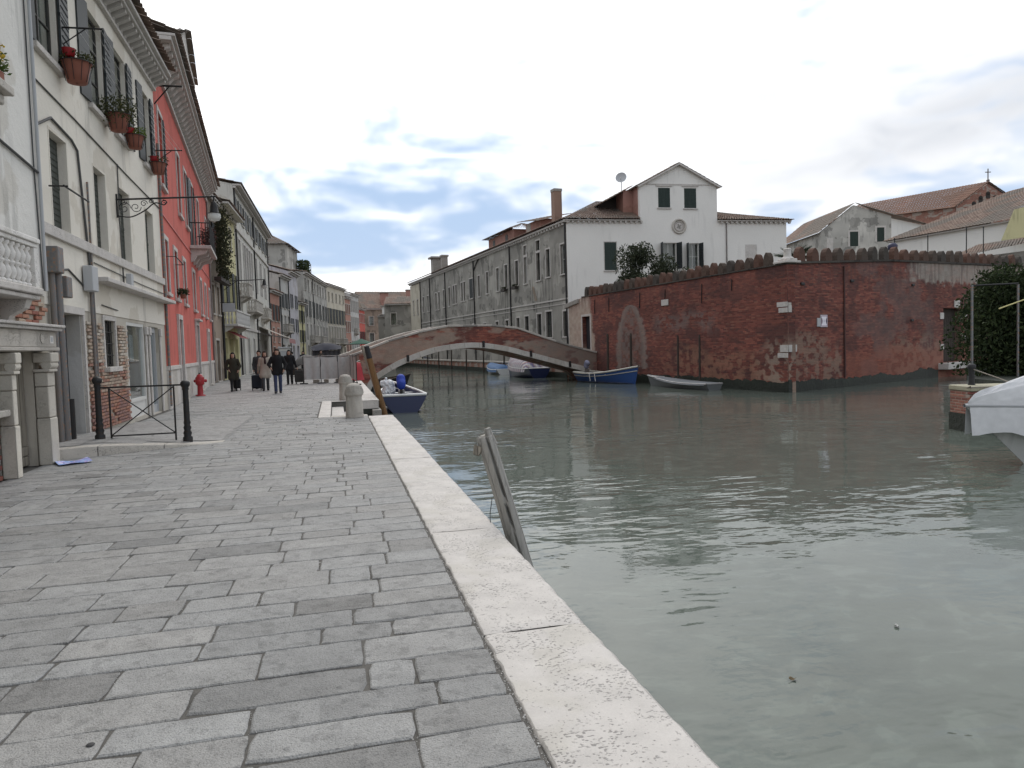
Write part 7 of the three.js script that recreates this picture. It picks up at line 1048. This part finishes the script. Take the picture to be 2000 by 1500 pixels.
  // white covered boat at the right edge
  const dx = -0.973, dz = -0.229, b8 = thing('cabin_boat', 'large white boat under a pale grey canvas cover beside the brick pier', 'boat', null, [12.33 + 6.2 * 0.973, WATER, -11.03 + 6.2 * 0.229], Math.atan2(0.229, -0.973));
  boatHull(b8, { L: 6.2, W: 2.5, f0: 1.0, f1: 1.10, p: 3.2, stern: 0.9, rake: 1.1, sag: 0.0, hull: mat(0.66, 0.665, 0.655, { map: tPlaster, rough: 0.45 }), trim: mat(0.36, 0.37, 0.38, { rough: 0.5 }), gr: 0.035, strake: true, cover: { u0: 0.01, u1: 0.995, h: 0.75, mat: whiteTarp, wr: 0.26, nu: 110, nv: 60, seed: 13, skirt: 5.5, shape: u => 0.55 + 0.6 * Math.sin(u * 2.2 + 0.2) * (1 - 0.45 * u) } });
}
// ---------- brick pier and planted bank on the right ----------
{
  const a = [15.05, -14.95], b = [18.75, -14.0], h = house('brick_pier', 'low brick pier with mossy stone top and green waterline beside the white boat', a, b, 'pier'), L = 3.82;
  new G().box(0.02, L, -0.42, 0.16, -0.85, -0.02).build('brickwork', M.brickWall, h); new G().box(0, L + 0.02, -1.8, -0.4, -0.88, 0.01).build('wet_footing', M.algae, h);
  for (let k = 0; k < 3; k++) new G().rbox(k * 1.27 + 0.0, k * 1.27 + 1.26, 0.163, 0.29, -0.9, 0.04, 0.025).build('top_stone', stone(0.50, 0.48, 0.36), h);
  bricks(h, 0.03, L, -0.40, 0.16, -0.015, () => false, (s, y, r) => [3, 1, 6, 3, 0][Math.floor(r() * 5)], 91, 120);
  const po = thing('mooring_stub', 'short black mooring stub on the brick pier with slack rope', 'mooring post', null, at(h, 0.35, 0.292, -0.5)); new G().lathe([[0.09, 0], [0.07, 0.05], [0.065, 0.38], [0.1, 0.42], [0.1, 0.5], [0.05, 0.53], [0, 0.53]], 12).build('stub', M.tar, po);
  const p0 = at(h, 0.35, 0.7, -0.5); tag(new G().tube([p0, [p0[0] - 0.1, p0[1] - 0.32, p0[2] + 1.2], [13.3, 0.42, -13.2], [12.0, 0.55, -11.9]], 0.016, 30, 5).build('mooring_rope', M.wood), 'pale rope running from the black stub to the white boat', 'rope');
  structure(new G().extr(plan([[17.5, -14.7], [18.95, -18.75], [21.6, -21], [40, -27], [40, -6], [19.5, -6.5]]), 2.05, 0, -1.85, 0, -Math.PI / 2).build('embankment', M.algae));
  const f = thing('metal_frame', 'tall open metal frame of two posts and a rail in front of the bushes', 'frame', null, [18.92, 0.2, -18.7]);
  for (const x of [0, 1.72]) new G().bar([x, 0, 0], [x, 2.85, 0], 0.035, 8).build('post', M.steel, f); new G().bar([0, 2.83, 0], [1.72, 2.88, 0], 0.03).build('top_rail', M.iron, f);
  tag(new G().bar([19.6, 2.3, -18.4], [23.2, 3.35, -18.2], 0.02, 6).build('yellow_rod', mat(0.55, 0.50, 0.22, { rough: 0.6 })), 'thin yellowish rod slanting up across the metal frame', 'rod');
  shrub('bank_bush', 'dense dark green bush growing behind the metal frame', [22.1, 0.2, -19.9], 2.3, 3.1, 26000, 0.15, 301, [[0.014, 0.026, 0.010], [0.045, 0.062, 0.022]], 'bush');
  shrub('bank_bush', 'tall yellowish green bush beside the dark green bush', [24.6, 0.2, -20.4], 1.9, 3.6, 14000, 0.15, 311, [[0.03, 0.04, 0.012], [0.09, 0.10, 0.03]], 'bush');
}
// a few things adrift on the canal
[['brown leaf adrift on the water near the kerb', 3.1, -4.6, [0.10, 0.07, 0.03]], ['pale scrap adrift on the open water', 4.5, -5.2, [0.5, 0.5, 0.48]]].forEach(([l, x, z, c], i) => { const o = tag(new G().add(gridGeo(8, 6, (u, v) => { const a = (u - 0.5) * 0.06, b = (v - 0.5) * 0.035, e = Math.cos((u - 0.5) * 2.6); return [a, 0.012 + 0.008 * Math.sin(u * 5 + v * 3), b * e]; })).build(['floating_leaf', 'floating_scrap', 'floating_weed'][i], mat(...c, { rough: 0.8 })), l, i === 1 ? 'litter' : 'leaf'); o.position.set(x, WATER, z); o.rotation.y = i * 1.3; });
renderer.render(scene, camera);
